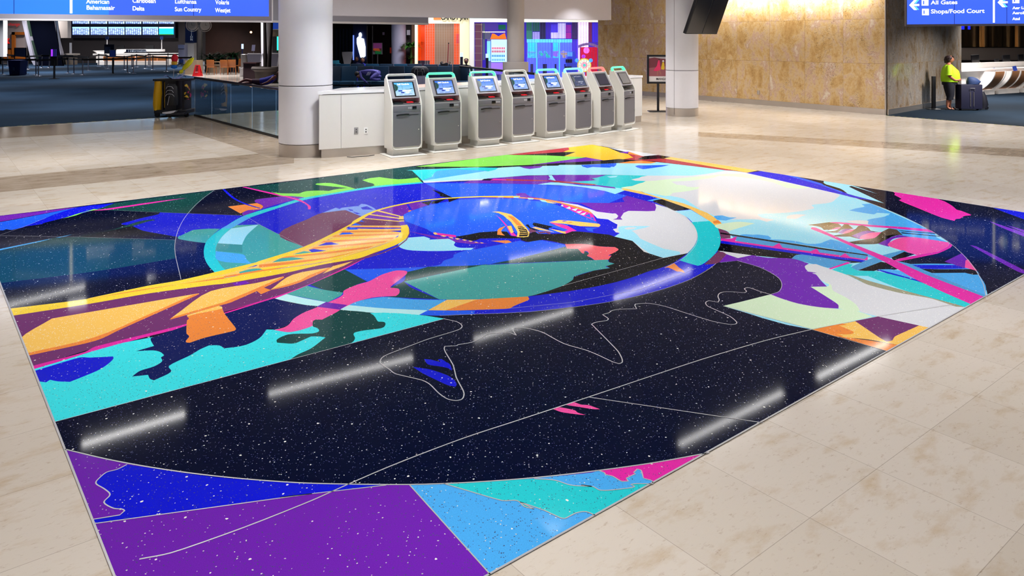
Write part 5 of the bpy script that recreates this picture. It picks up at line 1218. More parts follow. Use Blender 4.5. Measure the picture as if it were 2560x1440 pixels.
# escalator
t = base_thing('escalator', 'dark escalator with pale curved side panels rising out of sight', 'escalator', 75, 160, 163, 60)
M_escd = mat('escalator_dark', (3,5,18), .8, spec=.03); M_esc = mat('escalator_side', (176,172,184), .4, .2)
def pxpoly(pts, d, th): 
    bm = NB(); prismy(bm, [(W(x, y, d).x, W(x, y, d).z) for x, y in pts], d, d+th); return bm
part_at('underside', pxpoly([(58,20),(130,20),(152,140),(157,165),(92,165),(84,150)], 60.6, .2), M_escd, t)
part_at('side_panel', pxpoly([(47,20),(57,20),(66,70),(88,158),(88,163),(84,163),(77,150)], 60, .5), M_esc, t)
part_at('balustrade', pxpoly([(57,20),(62,20),(76,95),(92,150),(90,160),(84,140),(66,70)], 60.2, .3), mat('balustrade_glass', (60,78,66), .2), t)
part_at('outer_edge', pxpoly([(130,20),(134,20),(142,92),(152,132),(151,138)], 60.4, .4), M_esc, t)
# currency exchange booth
t = base_thing('exchange_booth', 'currency exchange front with red lettering and an orange framed door', 'shop front', 9, 62, 150, 64)
part_at('front_wall', bb(NB(), 4, 62, 30, 160, 64.2, .3), mat('booth_wall', (150,138,138), .6, emit=.03), t)
part_at('lower_wall', bb(NB(), 8, 62, 121, 150, 64.0, .15), mat('booth_orange', (160,86,24), .5), t)
bm = bb(NB(), 29, 37, 80, 140, 63.9, .15); bb(bm, 29, 60, 80, 87, 63.9, .15); part_at('door_frame', bm, mat('booth_orange', (160,86,24), .5), t)
part_at('mural_sign', bb(NB(), 9, 28.5, 97, 120.5, 63.9, .05), mat('booth_poster', (70,66,72), .5), t)
for dx in (0, 5.5): part_at('red_chevron', pxpoly([(17+dx*.9-2,96),(20+dx-1,96),(14+dx,102.5),(20+dx-1,109),(17+dx*.9-3,109),(10+dx*.8,102.5)], 63.85, .03), em('chevron_red', (214,30,24), .5), t)
p = W(20.5, 64, 63.9)-Vector(t.location); text('lettering', 'change', .36, em('red_letters', (196,30,36), .35), t, vert_text_matrix(p), .003, bold=.004)
# stanchions
M_st = mat('stanchion_steel', (170,172,186), .25, .9); M_belt = mat('belt_black', (10,10,14), .6)
rows = [[(-40,187),(7,187),(90,187.6),(96,190.4),(170,183.5),(184.8,185.3),(206.7,187.6),(282.2,184.7),(318.3,182.3),(333,184),(382,174.6),(416.3,179.3),(478,178)],
        [(19,166.5),(69.7,173.5),(104.5,170),(122.8,170),(220.8,177),(246.8,166.4),(265,168),(268,172.3),(310.7,175.2),(329.6,170.5),(341.4,168),(363.8,171.7),(371.5,164),(375,165.5),(420,163.5),(452,164)]]
names = ['nearer row', 'farther row']
for r_, row in enumerate(rows):
    for i, (x, y) in enumerate(row):
        if i == 7 and r_ == 0 or (r_ == 0 and i == 0): pass
        c = G(x, y); blk = (r_ == 0 and i == 7)
        t = thing('stanchion', 'belt stanchion post in the '+names[r_]+' across the far blue carpet', 'stanchion', tuple(c), 0, 'stanchions of the '+names[r_]) if not blk else thing('sign_stanchion', 'black post with a framed blue notice on top among the silver stanchions', 'sign stand', tuple(c))
        bm = NB(); lathe(bm, [(.18, 0), (.18, .012), (.05, .035), (.03, .05)], 20); part('base', bm, M_st if not blk else M_blackm, t)
        bm = NB(); cyl(bm, (0, 0, .04), (0, 0, .98), .034 if not blk else .05); part('post', bm, M_st if not blk else M_blackm, t)
        bm = NB(); cyl(bm, (0, 0, .86), (0, 0, 1.0), .045); part('belt_head', bm, M_belt, t)
        if blk:
            bm = NB(); box(bm, (0, -.02, 1.27), (.40, .03, .46)); f_ = part('frame', bm, mat('frame_silver', (190,196,206), .4), t); bm = NB(); box(bm, (0, -.04, 1.27), (.32, .012, .38)); part('notice', bm, mat('notice_blue', (30,50,120), .4, emit=.2), f_)
        if i+1 < len(row):
            n_ = G(*row[i+1])-c; bm = NB()
            q = Vector((-n_.y, n_.x, 0)).normalized()*.003
            for z in ((.93,), ): prism(bm, [tuple(v.xy) for v in (-q, n_-q, n_+q, q)], .86, .97)
            part('belt', bm, M_belt, t)
# posts with signs, bins
c = G(135.8, 197.7); t = thing('sign_post', 'black post with a purple lit panel at the front of the left queue', 'sign stand', tuple(c))
bm = NB(); lathe(bm, [(.26, 0), (.26, .02), (.06, .05)], 20); part('base', bm, M_blackm, t); bm = NB(); cyl(bm, (0, 0, .03), (0, 0, 1.0), .05); part('post', bm, M_blackm, t)
s_ = c.y/FP; bm = NB(); box(bm, (0, 0, CH-(152-HY)*s_), (15*s_, .08, 24*s_)); part('case', bm, M_black, t); 
bm = NB(); box(bm, (.2*s_, -.05, CH-(132-HY)*s_), (13*s_, .03, 18*s_)); sc_ = part('panel', bm, mat('panel_dark', (40,40,110), .3, emit=.3), t); bm = NB(); box(bm, (-4.2*s_, -.07, CH-(132-HY)*s_), (4*s_, .02, 17*s_)); part('lit_strip', bm, em('violet_lit', (150,50,255), 1.3), sc_)
c = G(36.5, 188.5); s_ = c.y/FP; t = thing('recycling_bin', 'square blue recycling bin standing on the far carpet', 'bin', tuple(c))
bm = NB(); a, b = 12.5*s_, 15.5*s_; z1 = CH-(152-HY)*s_
vs4 = [bm.verts.new(v) for v in ((-a,0,0),(a,0,0),(a,.6,0),(-a,.6,0),(-b,-.05,z1),(b,-.05,z1),(b,.65,z1),(-b,.65,z1))]
for f_ in ((3,2,1,0),(4,5,6,7),(0,1,5,4),(1,2,6,5),(2,3,7,6),(3,0,4,7)): bm.faces.new([vs4[k] for k in f_])
part('tub', bm, mat('bin_blue', (10,36,120), .45), t); bm = NB(); box(bm, (0, .3, z1+.015), (2*b+.04, .74, .04)); part('rim', bm, mat('bin_blue', (10,36,120), .45), t)
bm = NB(); box(bm, (-.02, -.045, z1*.45), (.12, .02, .2)); part('emblem', bm, mat('emblem_grey', (90,110,160), .5), t)
c = G(51, 186); s_ = c.y/FP; t = thing('grey_notice_board', 'grey notice board on black legs behind the blue bin', 'sign stand', tuple(c))
z0, z1 = CH-(141-HY)*s_, CH-(120-HY)*s_
bm = NB(); box(bm, (0, 0, (z0+z1)/2), (28*s_, .03, z1-z0)); part('board', bm, mat('board_grey', (110,112,128), .5), t)
bm = NB(); box(bm, (-14.5*s_, 0, z1/2), (.04, .04, z1)); box(bm, (14.5*s_, 0, z1/2), (.04, .04, z1)); box(bm, (0, 0, z1), (30*s_, .04, .04)); box(bm, (0, 0, .02), (30*s_, .5, .03)); part('leg_frame', bm, M_blackm, t)
t = base_thing('notice_board', 'dark notice board with a printed sheet behind the sign stanchion', 'sign stand', 260, 285, 166, 59)
part_at('board', bb(NB(), 260.5, 285.5, 111, 134, 59, .05), mat('board_slate', (44,48,80), .5), t); bm = bb(NB(), 261, 262, 111, 166, 59.1, .04); bb(bm, 284, 285, 111, 166, 59.1, .04); part_at('leg_frame', bm, M_blackm, t); part_at('sheet', bb(NB(), 262, 276, 117, 133, 58.98, .03), mat('sheet_grey', (96,104,138), .5), t)
t = base_thing('reception_stand', 'small beige stand with an upright banner left of the information desk', 'stand', 158, 183, 162, 61)
part_at('cabinet', bb(NB(), 160, 183, 137, 162, 61, .6), mat('stand_beige', (96,84,72), .5), t); part_at('top', bb(NB(), 156, 186, 134, 137.5, 60.9, .8), mat('stand_top', (150,140,130), .4), t); part_at('banner', bb(NB(), 173.5, 179, 107, 134, 61.2, .05), mat('banner_grey', (150,150,156), .5), t)
t = base_thing('vending_kiosk', 'small white and blue machine with a red heart beside the information column', 'kiosk', 444, 462, 160, 60.5)
part_at('cabinet', bb(NB(), 446, 461, 112, 160, 60.5, .6), mat('machine_white', (120,122,146), .5), t); part_at('screen', bb(NB(), 445, 460, 112, 121, 60.4, .05), mat('machine_screen', (100,110,146), .4), t); part_at('blue_panel', bb(NB(), 448, 458, 148, 157, 60.4, .05), M_navy, t)
part_at('heart_emblem', pxpoly([(452.5,148),(449.5,144.5),(451,142.8),(452.5,144),(454,142.8),(455.5,144.5)], 60.38, .03), mat('heart_red', (160,20,30), .5), t)
# ------------------------------------------------------------------ cafe edge, planters, cleaning cart, railing
def foliage(bm, c, n, L0, L1, w, seed, droop=.5, spread=1.0, lift=.6):
    r = random.Random(seed); c = Vector(c)
    for k in range(n):
        a = r.uniform(0, 2*math.pi); L_ = r.uniform(L0, L1); el = r.uniform(lift*.4, lift*1.3); p = c.copy(); d = Vector((math.cos(a)*spread, math.sin(a)*spread, el)).normalized(); s = d.cross(Vector((0, 0, 1))).normalized(); prev = None; N = 5
        for j in range(N+1):
            t_ = j/N; ww = w*math.sin(math.pi*(0.12+0.86*t_))**.7; q = [bm.verts.new(p+s*ww*.5), bm.verts.new(p-s*ww*.5)]
            if prev: bm.faces.new((prev[0], prev[1], q[1], q[0]))
            prev = q; p = p+d*(L_/N); d = (d+Vector((0, 0, -droop/N*1.6))).normalized()
M_leafg = mat('leaf_green', (38,84,30), .5, noise=.4, nscale=20); M_leafdk = mat('leaf_dark', (26,84,46), .5, noise=.4, nscale=20)
M_pot = mat('planter_tan', (150,128,104), .6, noise=.15, nscale=6); M_trunk = mat('trunk_brown', (52,40,34), .8, noise=.3)
t = base_thing('planter_box', 'tall tan planter box at the edge of the blue carpet', 'planter', 463, 492, 186, 45.8)
part_at('box', bb(NB(), 462.5, 492, 151, 186.5, 45.5, .9), M_pot, t)
t = base_thing('long_planter', 'low round ended tan planter with ferns behind the cafe chairs', 'planter', 508, 560, 184, 48)
bm = NB(); a = W(534, 184, 48); lathe(bm, [(.55, 0), (.62, .44), (.70, .46), (.70, .52)], 28, c=(a.x, a.y+.7), sx=1.15); part_at('pot', bm, M_pot, t)
def fern(x, y, d, seed, lab, n=110, L_=1.15):
    p = W(x, y, d); t = thing('fern_planter', lab, 'plant', (p.x, p.y, 0)); bm = NB(); box(bm, (0, 0, p.z/2-.1), (.5, .5, p.z-.2)); part('pot', bm, mat('fern_pot', (40,44,52), .5), t)
    bm = NB(); foliage(bm, (0, 0, p.z-.25), n, L_*.6, L_*1.15, .07, seed, .8, 1, .9); part('foliage', bm, M_leafdk, t, smooth=None)
fern(525, 140, 50, 1, 'dark green fern above the left cafe chair'); fern(553, 139, 50.5, 2, 'dark green fern between the two cafe chairs'); fern(583, 136, 49.5, 3, 'bushy dark fern above the right cafe chairs', 130, 1.2)
M_ch = mat('chair_wood', (150,84,34), .45, noise=.2)
def chair(x, y, rz, lab):
    c = G(x, y); t = thing('cafe_chair', lab, 'chair', tuple(c), rz, 'wooden cafe chairs')
    bm = NB(); box(bm, (0, 0, .46), (.46, .44, .04), bev=.01); part('seat', bm, M_ch, t)
    bm = NB(); box(bm, (0, -.22, .70), (.46, .03, .42), rx=math.radians(8), bev=.01); part('backrest', bm, M_ch, t)
    for sx in (-1, 1):
        for sy in (-1, 1): bm = NB(); cyl(bm, (sx*.2, sy*.18, .45), (sx*.23, sy*.22, 0), .022, .014, 8); part('leg', bm, M_ch, t)
    return t
chair(529, 187, .05, 'orange wooden cafe chair at the left of the round table, back to the camera'); chair(564, 187, -.1, 'orange wooden cafe chair in the middle, in front of the ferns'); chair(580, 186.5, .3, 'orange wooden cafe chair right beside the middle one'); chair(596, 182, 1.2, 'orange wooden cafe chair at the right, seen from its side')
c = G(550, 184); t = thing('cafe_table', 'small light topped cafe table between the orange chairs', 'table', tuple(c)); bm = NB(); lathe(bm, [(.38, .72), (.40, .73), (.40, .75)], 28); part('table_top', bm, mat('table_maple', (190,150,110), .3), t); bm = NB(); cyl(bm, (0, 0, 0), (0, 0, .72), .04); lathe(bm, [(.25, 0), (.25, .015), (.04, .04)], 20); part('pedestal', bm, M_steel, t)
# wet floor sign
c = G(491, 190.5); s_ = c.y/FP; t = thing('wet_floor_sign', 'red folding wet floor sign beside the glass railing', 'floor sign', tuple(c)); M_wf = mat('sign_red', (216,14,24), .4)
h = 28*s_
def wf(y0, y1, nm):
    bm = NB(); q = [(-10.5*s_, 0, y0), (10.5*s_, 0, y0), (5.6*s_, h, y1), (-5.6*s_, h, y1)]; a = [bm.verts.new((x, y, z)) for x, z, y in q]; b = [bm.verts.new((x, y+.02, z)) for x, z, y in q]
    bm.faces.new(a); bm.faces.new(b[::-1])
    for i in range(4): bm.faces.new((a[(i+1) % 4], a[i], b[i], b[(i+1) % 4]))
    return part(nm, bm, M_wf, t)
f_ = wf(0, .14, 'front_leaf'); wf(.32, .17, 'rear_leaf')
bm = NB(); box(bm, (0, .06, h*.62), (5*s_, .012, .16), rx=-.2); part('dark_symbol', bm, mat('wf_dark', (110,8,16), .5), f_); bm = NB(); box(bm, (0, .03, h*.36), (7*s_, .012, .03), rx=-.2); part('white_line', bm, mat('wf_white', (210,170,170), .5), f_); bm = NB(); box(bm, (0, .115, h*.88), (5*s_, .012, .07), rx=-.2); part('hand_slot', bm, mat('wf_dark', (110,8,16), .5), f_)
# clear bollard-like litter unit behind
c = G(506, 184); t = thing('clear_dispenser', 'clear and silver dispenser standing beside the red sign', 'dispenser', tuple(c)); bm = NB(); lathe(bm, [(.14, 0), (.14, .15), (.10, .2), (.10, .5), (.15, .55), (.15, .75)], 20); part('body', bm, mat('dispenser_grey', (150,160,170), .2, .3), t); bm = NB(); lathe(bm, [(.17, .75), (.17, .78)], 20); part('lid', bm, M_steel, t)
# large round planter with two stems
c = G(655, 209); s_ = c.y/FP; t = thing('large_planter', 'large round grey stone planter holding two tall dark palm stems', 'planter', (c.x, c.y+.7, 0)); z1 = CH-(168-HY)*s_
M_bigpot = mat('stone_pot', (112,100,92), .7, noise=.2, nscale=5); R_ = 38*s_
bm = NB(); lathe(bm, [(R_*.70, 0), (R_*.78, z1*.7), (R_*.86, z1*.78), (R_*.98, z1*.82), (R_, z1*.9), (R_*.95, z1), (R_*.80, z1), (R_*.78, z1-.08)], 40); part('pot', bm, M_bigpot, t)
bm = NB(); lathe(bm, [(0.01, z1-.06), (R_*.8, z1-.06)], 40); part('soil', bm, mat('soil', (40,30,24), .9), t)
for xb, xt in ((-3, -6), (5, 15)):
    bm = NB(); tube(bm, [(xb*s_, 0, z1-.1), ((xb*.7+xt*.3)*s_, 0, z1+.8), ((xb*.35+xt*.65)*s_, 0, z1+1.8), (xt*s_, 0, 4.2)], [.11, .085, .075, .06], 10); part('stem', bm, M_trunk, t)
for k, (x, z) in enumerate(((-8, 4.2), (14, 4.3))): bm = NB(); foliage(bm, (x*s_, 0, z), 60, .9, 1.7, .09, 30+k, .9, 1, .5); part('palm_crown', bm, M_leafdk, t, smooth=None)
t = base_thing('brown_cabinet', 'dark brown square cabinet left of the large planter', 'cabinet', 608, 640, 206, 37.5)
part_at('cabinet_body', bb(NB(), 608, 640, 157.5, 208, 37.6, .6), mat('cab_brown', (50,30,34), .5), t); part_at('cabinet_top', bb(NB(), 607.5, 640.5, 156.5, 159, 37.5, .7), mat('cab_top', (70,44,44), .4), t)
t = base_thing('steel_drum_bin', 'small steel drum bin behind the brown cabinet', 'bin', 612, 622, 172, 44); bm = NB(); a = W(612, 172, 44); lathe(bm, [(.22, 0), (.22, 1.25), (.20, 1.27)], 24, c=(a.x, a.y)); bmesh.ops.translate(bm, vec=(0, 0, 0), verts=bm.verts); part_at('drum', bm, M_steel, t)
M_shell = mat('shell_white', (214,210,214), .35); M_shellg = mat('shell_grey', (120,116,130), .5)
def lounge(x0, x1, yt, yb, d, lab, flip=1):
    a, b = W(x0, yt, d), W(x1, yb, d); w_ = b.x-a.x; t = thing('high_back_armchair', lab, 'armchair', ((a.x+b.x)/2, d, 0)); H_ = a.z; hw = w_/2
    bm = NB(); q = [(-hw, H_-.06), (-hw+.06, H_), (hw-.06, H_), (hw, H_-.06), (hw*.72, .42), (hw*.55, .30), (-hw*.55, .30), (-hw*.72, .42)]; prismy(bm, q, 0, .05); part('shell_back', bm, M_shellg, t)
    bm = NB(); tube(bm, [(x, 0, z) for x, z in q[:5]]+[], .028, 8); part('shell_rim', bm, M_shell, t)
    bm = NB(); box(bm, (0, .32, .42), (w_*.72, .6, .14), bev=.03); part('seat', bm, M_shellg, t)
    bm = NB(); cyl(bm, (0, .3, 0), (0, .3, .36), .03); lathe(bm, [(.28, 0), (.28, .02), (.04, .04)], 20, c=(0, .3)); part('pedestal', bm, M_steel, t)
lounge(617, 654, 134.5, 168, 41, 'white edged high back armchair behind the brown cabinet'); lounge(656, 698, 133.5, 166, 41.5, 'grey high back armchair behind the planter stems'); 
t = base_thing('wall_screen', 'small blue lit menu screen beside the wide column', 'screen', 681, 704, 73, 47.6); part_at('screen', bb(NB(), 680, 712, 54, 73, 47.6, .1), em('menu_blue', (36,70,170), .5), t); part_at('frame', bb(NB(), 680, 712, 73, 74.2, 47.5, .12), M_white, t)
tag(part('wall_back', bb(NB(), 680, 716, 30, 170, 47.9, .2), mat('tan_wall', (110,88,70), .6, emit=.02)), 'x', 'x'); o = C.objects[-1]; 
for k_ in ('label', 'category'): del o[k_]
o['kind'] = 'structure'; o['label'] = 'tan wall piece beside the wide column'
bm = bb(NB(), 681, 692, 91, 182.7, 47.6, .3); tag(part('dark_doorway', bm, M_black), 'dark doorway under the blue menu screen', 'doorway')
tag(part('neon_tube', bb(NB(), 692.3, 696.2, 91.5, 125.5, 47.5, .4), em('neon_green', (40,235,180), 1.6)), 'vertical green neon tube glowing beside the wide column', 'neon light')
bm = NB(); sph(bm, W(627.5, 80.5, 42), .06, 12); t = thing('glowing_lamp', 'small glowing orange lamp in the dark cafe', 'lamp', tuple(W(627.5, 80.5, 42))); part_at('bulb', bm, em('bulb', (255,190,140), 5), t); bm = NB(); a = W(627.5, 80.5, 42); cyl(bm, (a.x, a.y, a.z+.05), (a.x, a.y, 5.4), .008); part_at('cord', bm, M_black, t)
t = base_thing('menu_board', 'pale tilted menu board in the dark cafe', 'sign', 628, 638, 128, 44); part_at('board', pxpoly([(630,112),(638,112),(636.5,127.5),(628.5,127.5)], 44, .03), mat('menu_pale', (130,128,160), .5, emit=.15), t); part_at('stand', bb(NB(), 632.5, 633.5, 127, 189.5, 44, .04), M_blackm, t)
t = base_thing('tall_sign_post', 'slim blue post with a small lit white symbol', 'sign stand', 605, 608, 175, 44); part_at('post', bb(NB(), 604, 607, 113, 185, 44, .06), mat('post_blue', (40,40,80), .4), t); part_at('lit_symbol', bb(NB(), 603.5, 608, 110, 122, 43.95, .06), em('lit_white', (190,215,255), 1.2), t)
tag(part('paper_bag', bb(NB(), 599.5, 607, 170, 191.5, 43, .2), mat('bag_white', (200,196,200), .6)), 'white paper bag standing beside the slim blue post', 'bag')
# palms left of the planter
# glass railing
A, B = G(487.5, 290), G(700, 347); rd = (B-A).normalized(); ra = math.atan2(rd.y, rd.x); Lr = (B-A).length
t = thing('glass_railing', 'glass panel railing with dark handrail left of the wide column', 'railing', tuple(A), ra)
M_glass = D.materials.new('rail_glass'); M_glass.use_nodes = True; b_ = M_glass.node_tree.nodes['Principled BSDF']; b_.inputs['Transmission Weight'].default_value = 1; b_.inputs['Roughness'].default_value = 0.0; b_.inputs['IOR'].default_value = 1.45; b_.inputs['Base Color'].default_value = (.62, .80, .92, 1)
def along(px):
    r = (px-CXP)/FP; return (r*A.y-A.x)/(rd.x-r*rd.y)
js = [0]+[along(p) for p in (530, 578, 631, 691)]+[Lr+.35]
for a, b in zip(js, js[1:]): bm = NB(); box(bm, ((a+b)/2, 0, .52), (b-a-.012, .014, 1.0)); part('glass_panel', bm, M_glass, t)
bm = NB()
for a in js[1:-1]: box(bm, (a, 0, .53), (.010, .016, .98))
part('panel_joint', bm, mat('glass_edge', (120,170,215), .2, emit=.25, ecol=(90,140,200)), t)
bm = NB(); cyl(bm, (-.02, 0, 1.055), (Lr+.35, 0, 1.055), .028, seg=14); part('handrail', bm, mat('handrail_dark', (70,62,74), .25, .7), t); bm = NB(); box(bm, (Lr/2+.16, 0, .025), (Lr+.35, .05, .05)); part('base_channel', bm, M_blackm, t)
A2, B2 = G(1150, 166-0, 1.05), G(1342, 185, 1.05); rd2 = (B2-A2); rd2.z = 0; L2 = rd2.length; ra2 = math.atan2(rd2.y, rd2.x)
t = thing('lounge_railing', 'glass railing with black handrail behind the middle kiosks', 'railing', (A2.x, A2.y, 0), ra2); bm = NB(); cyl(bm, (0, 0, 1.05), (L2, 0, 1.05), .04, seg=12); part('handrail', bm, M_blackm, t)
for k in range(4): bm = NB(); box(bm, (L2*(k+.5)/4, 0, .52), (L2/4-.02, .014, .98)); part('glass_panel', bm, M_glass, t)
# cleaning cart
c = G(436, 293); t = thing('cleaning_cart', 'black janitor cart with a yellow bag at the edge of the blue carpet', 'cart', tuple(c)); s_ = c.y/FP
q = lambda x: (x-436)*s_
zc = lambda y: CH-(y-HY)*s_
M_cart = mat('cart_black', (24,24,34), .5); M_yb = mat('yellow_vinyl', (232,180,10), .4, noise=.15)
bm = NB(); box(bm, (q(428), .25, .15), (82*s_, .62, .10), bev=.02); part('base', bm, M_cart, t)
for x in (393, 424, 466):
    bm = NB(); cyl(bm, (q(x), -.02, .065), (q(x), .03, .065), .065, seg=18); part('wheel', bm, M_black, t)
bm = NB(); box(bm, (q(426), .25, (zc(202)+.2)/2), (28*s_*1.0, .50, zc(202)-.2)); box(bm, (q(457), .25, (zc(202)+.2)/2), (5*s_, .46, zc(202)-.2)); box(bm, (q(405), .25, (zc(202)+.2)/2), (4*s_, .46, zc(202)-.2)); part('frame', bm, M_cart, t)
bm = NB(); box(bm, (q(426), .25, zc(200)), (86*s_, .56, .05), bev=.01); part('tray', bm, M_cart, t)
bm = NB(); loft(bm, [(q(392), .12, zc(277), .10, .18), (q(392), .12, zc(262), .125, .2), (q(393), .12, zc(235), .135, .21), (q(394), .12, zc(212), .12, .21), (q(395), .12, zc(203), .11, .2)], 18)
for v in bm.verts: v.co.x += .012*math.sin(v.co.z*31+v.co.y*17)
part('yellow_bag', bm, M_yb, t, smooth=60); bm = NB(); box(bm, (q(411), .2, zc(238)), (.05, .3, .7)); part('yellow_side', bm, M_yb, t)
bm = NB(); box(bm, (q(430), .1, zc(264)), (.12, .12, .16), bev=.01); part('yellow_bucket', bm, M_yb, t)
bm = NB(); box(bm, (q(446), -.06, zc(283)), (.50, .34, .06), bev=.02); part('lower_shelf', bm, M_cart, t)
bm = NB(); pts_ = [(q(416), zc(279)), (q(424), zc(278)), (q(436), zc(276)), (q(449), zc(275)), (q(445), zc(279)), (q(437), zc(281.5)), (q(426), zc(282.5)), (q(417), zc(281.5))]; prismy(bm, pts_, -.25, -.1); part('white_cloth', bm, mat('cloth_white', (216,214,224), .7), t)
c2 = Vector((q(437), -.02, 0)); t2 = thing('backpack', 'black backpack with white piping hanging on the cleaning cart', 'bag', tuple(c+c2+Vector((0, -.16, zc(262)))))
bm = NB(); loft(bm, [(0, 0, 0, .16, .09), (.0, 0, .12, .18, .12), (0, 0, .30, .165, .12), (0, 0, .50, .15, .09), (0, 0, .58, .09, .05)], 20); part('bag_body', bm, M_cart, t2, smooth=60)
bm = NB(); loft(bm, [(.01, -.09, .02, .11, .05), (.01, -.10, .18, .13, .06), (.0, -.09, .30, .09, .04)], 16); part('front_pocket', bm, M_black, t2, smooth=60)
bm = NB()
for (z, w_) in ((.50, .10), (.40, .10), (.30, .12)): tube(bm, [(-w_, -.12, z-.05), (-w_*.6, -.135, z+.01), (0, -.14, z+.02), (w_*.6, -.135, z+.01), (w_, -.12, z-.05)], .006, 6)
tube(bm, [(.01, -.165, .26), (-.04, -.165, .02)], .005, 6); part('white_piping', bm, mat('piping', (190,190,200), .5), t2)
t2 = thing('patterned_bag', 'small black bag with yellow and pink pattern on the side of the cart', 'bag', (c.x+q(464), c.y+.1, zc(249)))
bm = NB(); loft(bm, [(0, 0, 0, .085, .08), (.01, 0, .12, .10, .1), (-.01, 0, .30, .07, .09), (-.04, 0, .42, .03, .05)], 18)
pm, tt_, bb_ = nt('floral_print'); vo = add(tt_, 'ShaderNodeTexVoronoi'); vo.inputs['Scale'].default_value = 16; tc_ = add(tt_, 'ShaderNodeTexCoord'); tt_.links.new(tc_.outputs['Object'], vo.inputs['Vector']); rp = add(tt_, 'ShaderNodeValToRGB'); rp.color_ramp.interpolation = 'CONSTANT'; rp.color_ramp.elements[0].color = (.01, .01, .015, 1); rp.color_ramp.elements[1].position = .52; rp.color_ramp.elements[1].color = srgb((232,190,60)); e_ = rp.color_ramp.elements.new(.78); e_.color = srgb((200,40,110))
sc2 = add(tt_, 'ShaderNodeSeparateColor'); tt_.links.new(vo.outputs['Color'], sc2.inputs[0]); tt_.links.new(sc2.outputs[0], rp.inputs[0]); tt_.links.new(rp.outputs[0], bb_.inputs['Base Color'])
part('bag_body', bm, pm, t2, smooth=60)
t2 = thing('folded_cloth', 'crumpled lilac cloth lying on top of the cleaning cart', 'cloth', (c.x+q(430), c.y+.15, zc(199))); bm = NB()
g = []
rr = random.Random(4)
for i in range(9):
    for j in range(6): g.append(bm.verts.new((-.28+i*.07, -.12+j*.06, .012+.09*max(0, math.sin(i*.9+j*.5))+rr.uniform(0, .012))))
for i in range(8):
    for j in range(5): bm.faces.new((g[i*6+j], g[(i+1)*6+j], g[(i+1)*6+j+1], g[i*6+j+1]))
part('cloth', bm, mat('lilac_cloth', (128,132,200), .8), t2, smooth=60)
def duster(nm, lab, x0, y0, x1, y1, prof, fx=None):
    a = Vector((q(x0), .15, zc(y0))); b = Vector((q(x1), .15, zc(y1))); t2 = thing(nm, lab, 'duster', tuple(c+a)); d = (b-a); R_ = Vector((0, 0, 1)).rotation_difference(d.normalized()).to_matrix().to_4x4(); L_ = d.length
    bm = NB(); cyl(bm, (0, 0, 0), (0, 0, L_*.6), .008, seg=8); bmesh.ops.transform(bm, matrix=R_, verts=bm.verts); part('rod', bm, M_white, t2)
    for k, (col, m_, pr) in enumerate(prof):
        bm = NB(); lathe(bm, [(r_, z_*L_) for r_, z_ in pr], 20)
        rr = random.Random(k)
        for v in bm.verts: v.co.x *= 1+rr.uniform(-.12, .12); v.co.y *= 1+rr.uniform(-.12, .12)
        bmesh.ops.transform(bm, matrix=R_, verts=bm.verts); part('fluffy_head', bm, m_, t2, col, smooth=80)
duster('feather_duster', 'rainbow fluffy duster standing upright on the cleaning cart', 427, 196, 431, 136, [('blue fluff', mat('fluff_blue', (20,110,220), .9), [(.03,.40),(.075,.43),(.08,.50),(.06,.56)]), ('yellow fluff', mat('fluff_yellow', (230,180,60), .9), [(.06,.55),(.07,.60),(.075,.68),(.06,.71)]), ('red fluff', mat('fluff_red', (224,32,60), .9), [(.065,.70),(.085,.80),(.08,.92),(.04,.99),(.01,1.0)])])
duster('yellow_duster', 'long bright yellow duster leaning out of the cleaning cart', 433, 195, 478, 145, [('yellow fluff', mat('fluff_lime', (236,232,30), .8), [(.01,.22),(.04,.26),(.05,.34),(.02,.40),(.045,.44),(.068,.60),(.066,.80),(.045,.94),(.025,.97),(.02,1.0)])])
# ------------------------------------------------------------------ people
def taper_hand(joints, edges, wrist, d, side, s=1.0, curl=.5):
    """palm, four fingers and a thumb grown from a wrist joint"""
    w_ = Vector(joints[wrist][0]); d = Vector(d).normalized(); n = d.cross(Vector(side)).normalized(); sd = Vector(side).normalized()
    palm = len(joints); joints.append((tuple(w_+d*.05*s), (.036*s, .018*s))); edges.append((wrist, palm))
    for k, L_ in enumerate((.072, .082, .076, .058)):
        o = (k-1.5)*.02*s; a = len(joints); joints.append((tuple(w_+d*.095*s+sd*o), .0095*s)); edges.append((palm, a))
        b = len(joints); joints.append((tuple(w_+d*(.095+L_*.5)*s+sd*o-n*.018*curl*s), .0085*s)); edges.append((a, b))
        e = len(joints); joints.append((tuple(w_+d*(.095+L_*.8)*s+sd*o-n*.05*curl*s), .0075*s)); edges.append((b, e))
    a = len(joints); joints.append((tuple(w_+d*.045*s-sd*.045*s), .011*s)); edges.append((palm, a)); b = len(joints); joints.append((tuple(w_+d*.085*s-sd*.06*s-n*.012*s), .009*s)); edges.append((a, b))
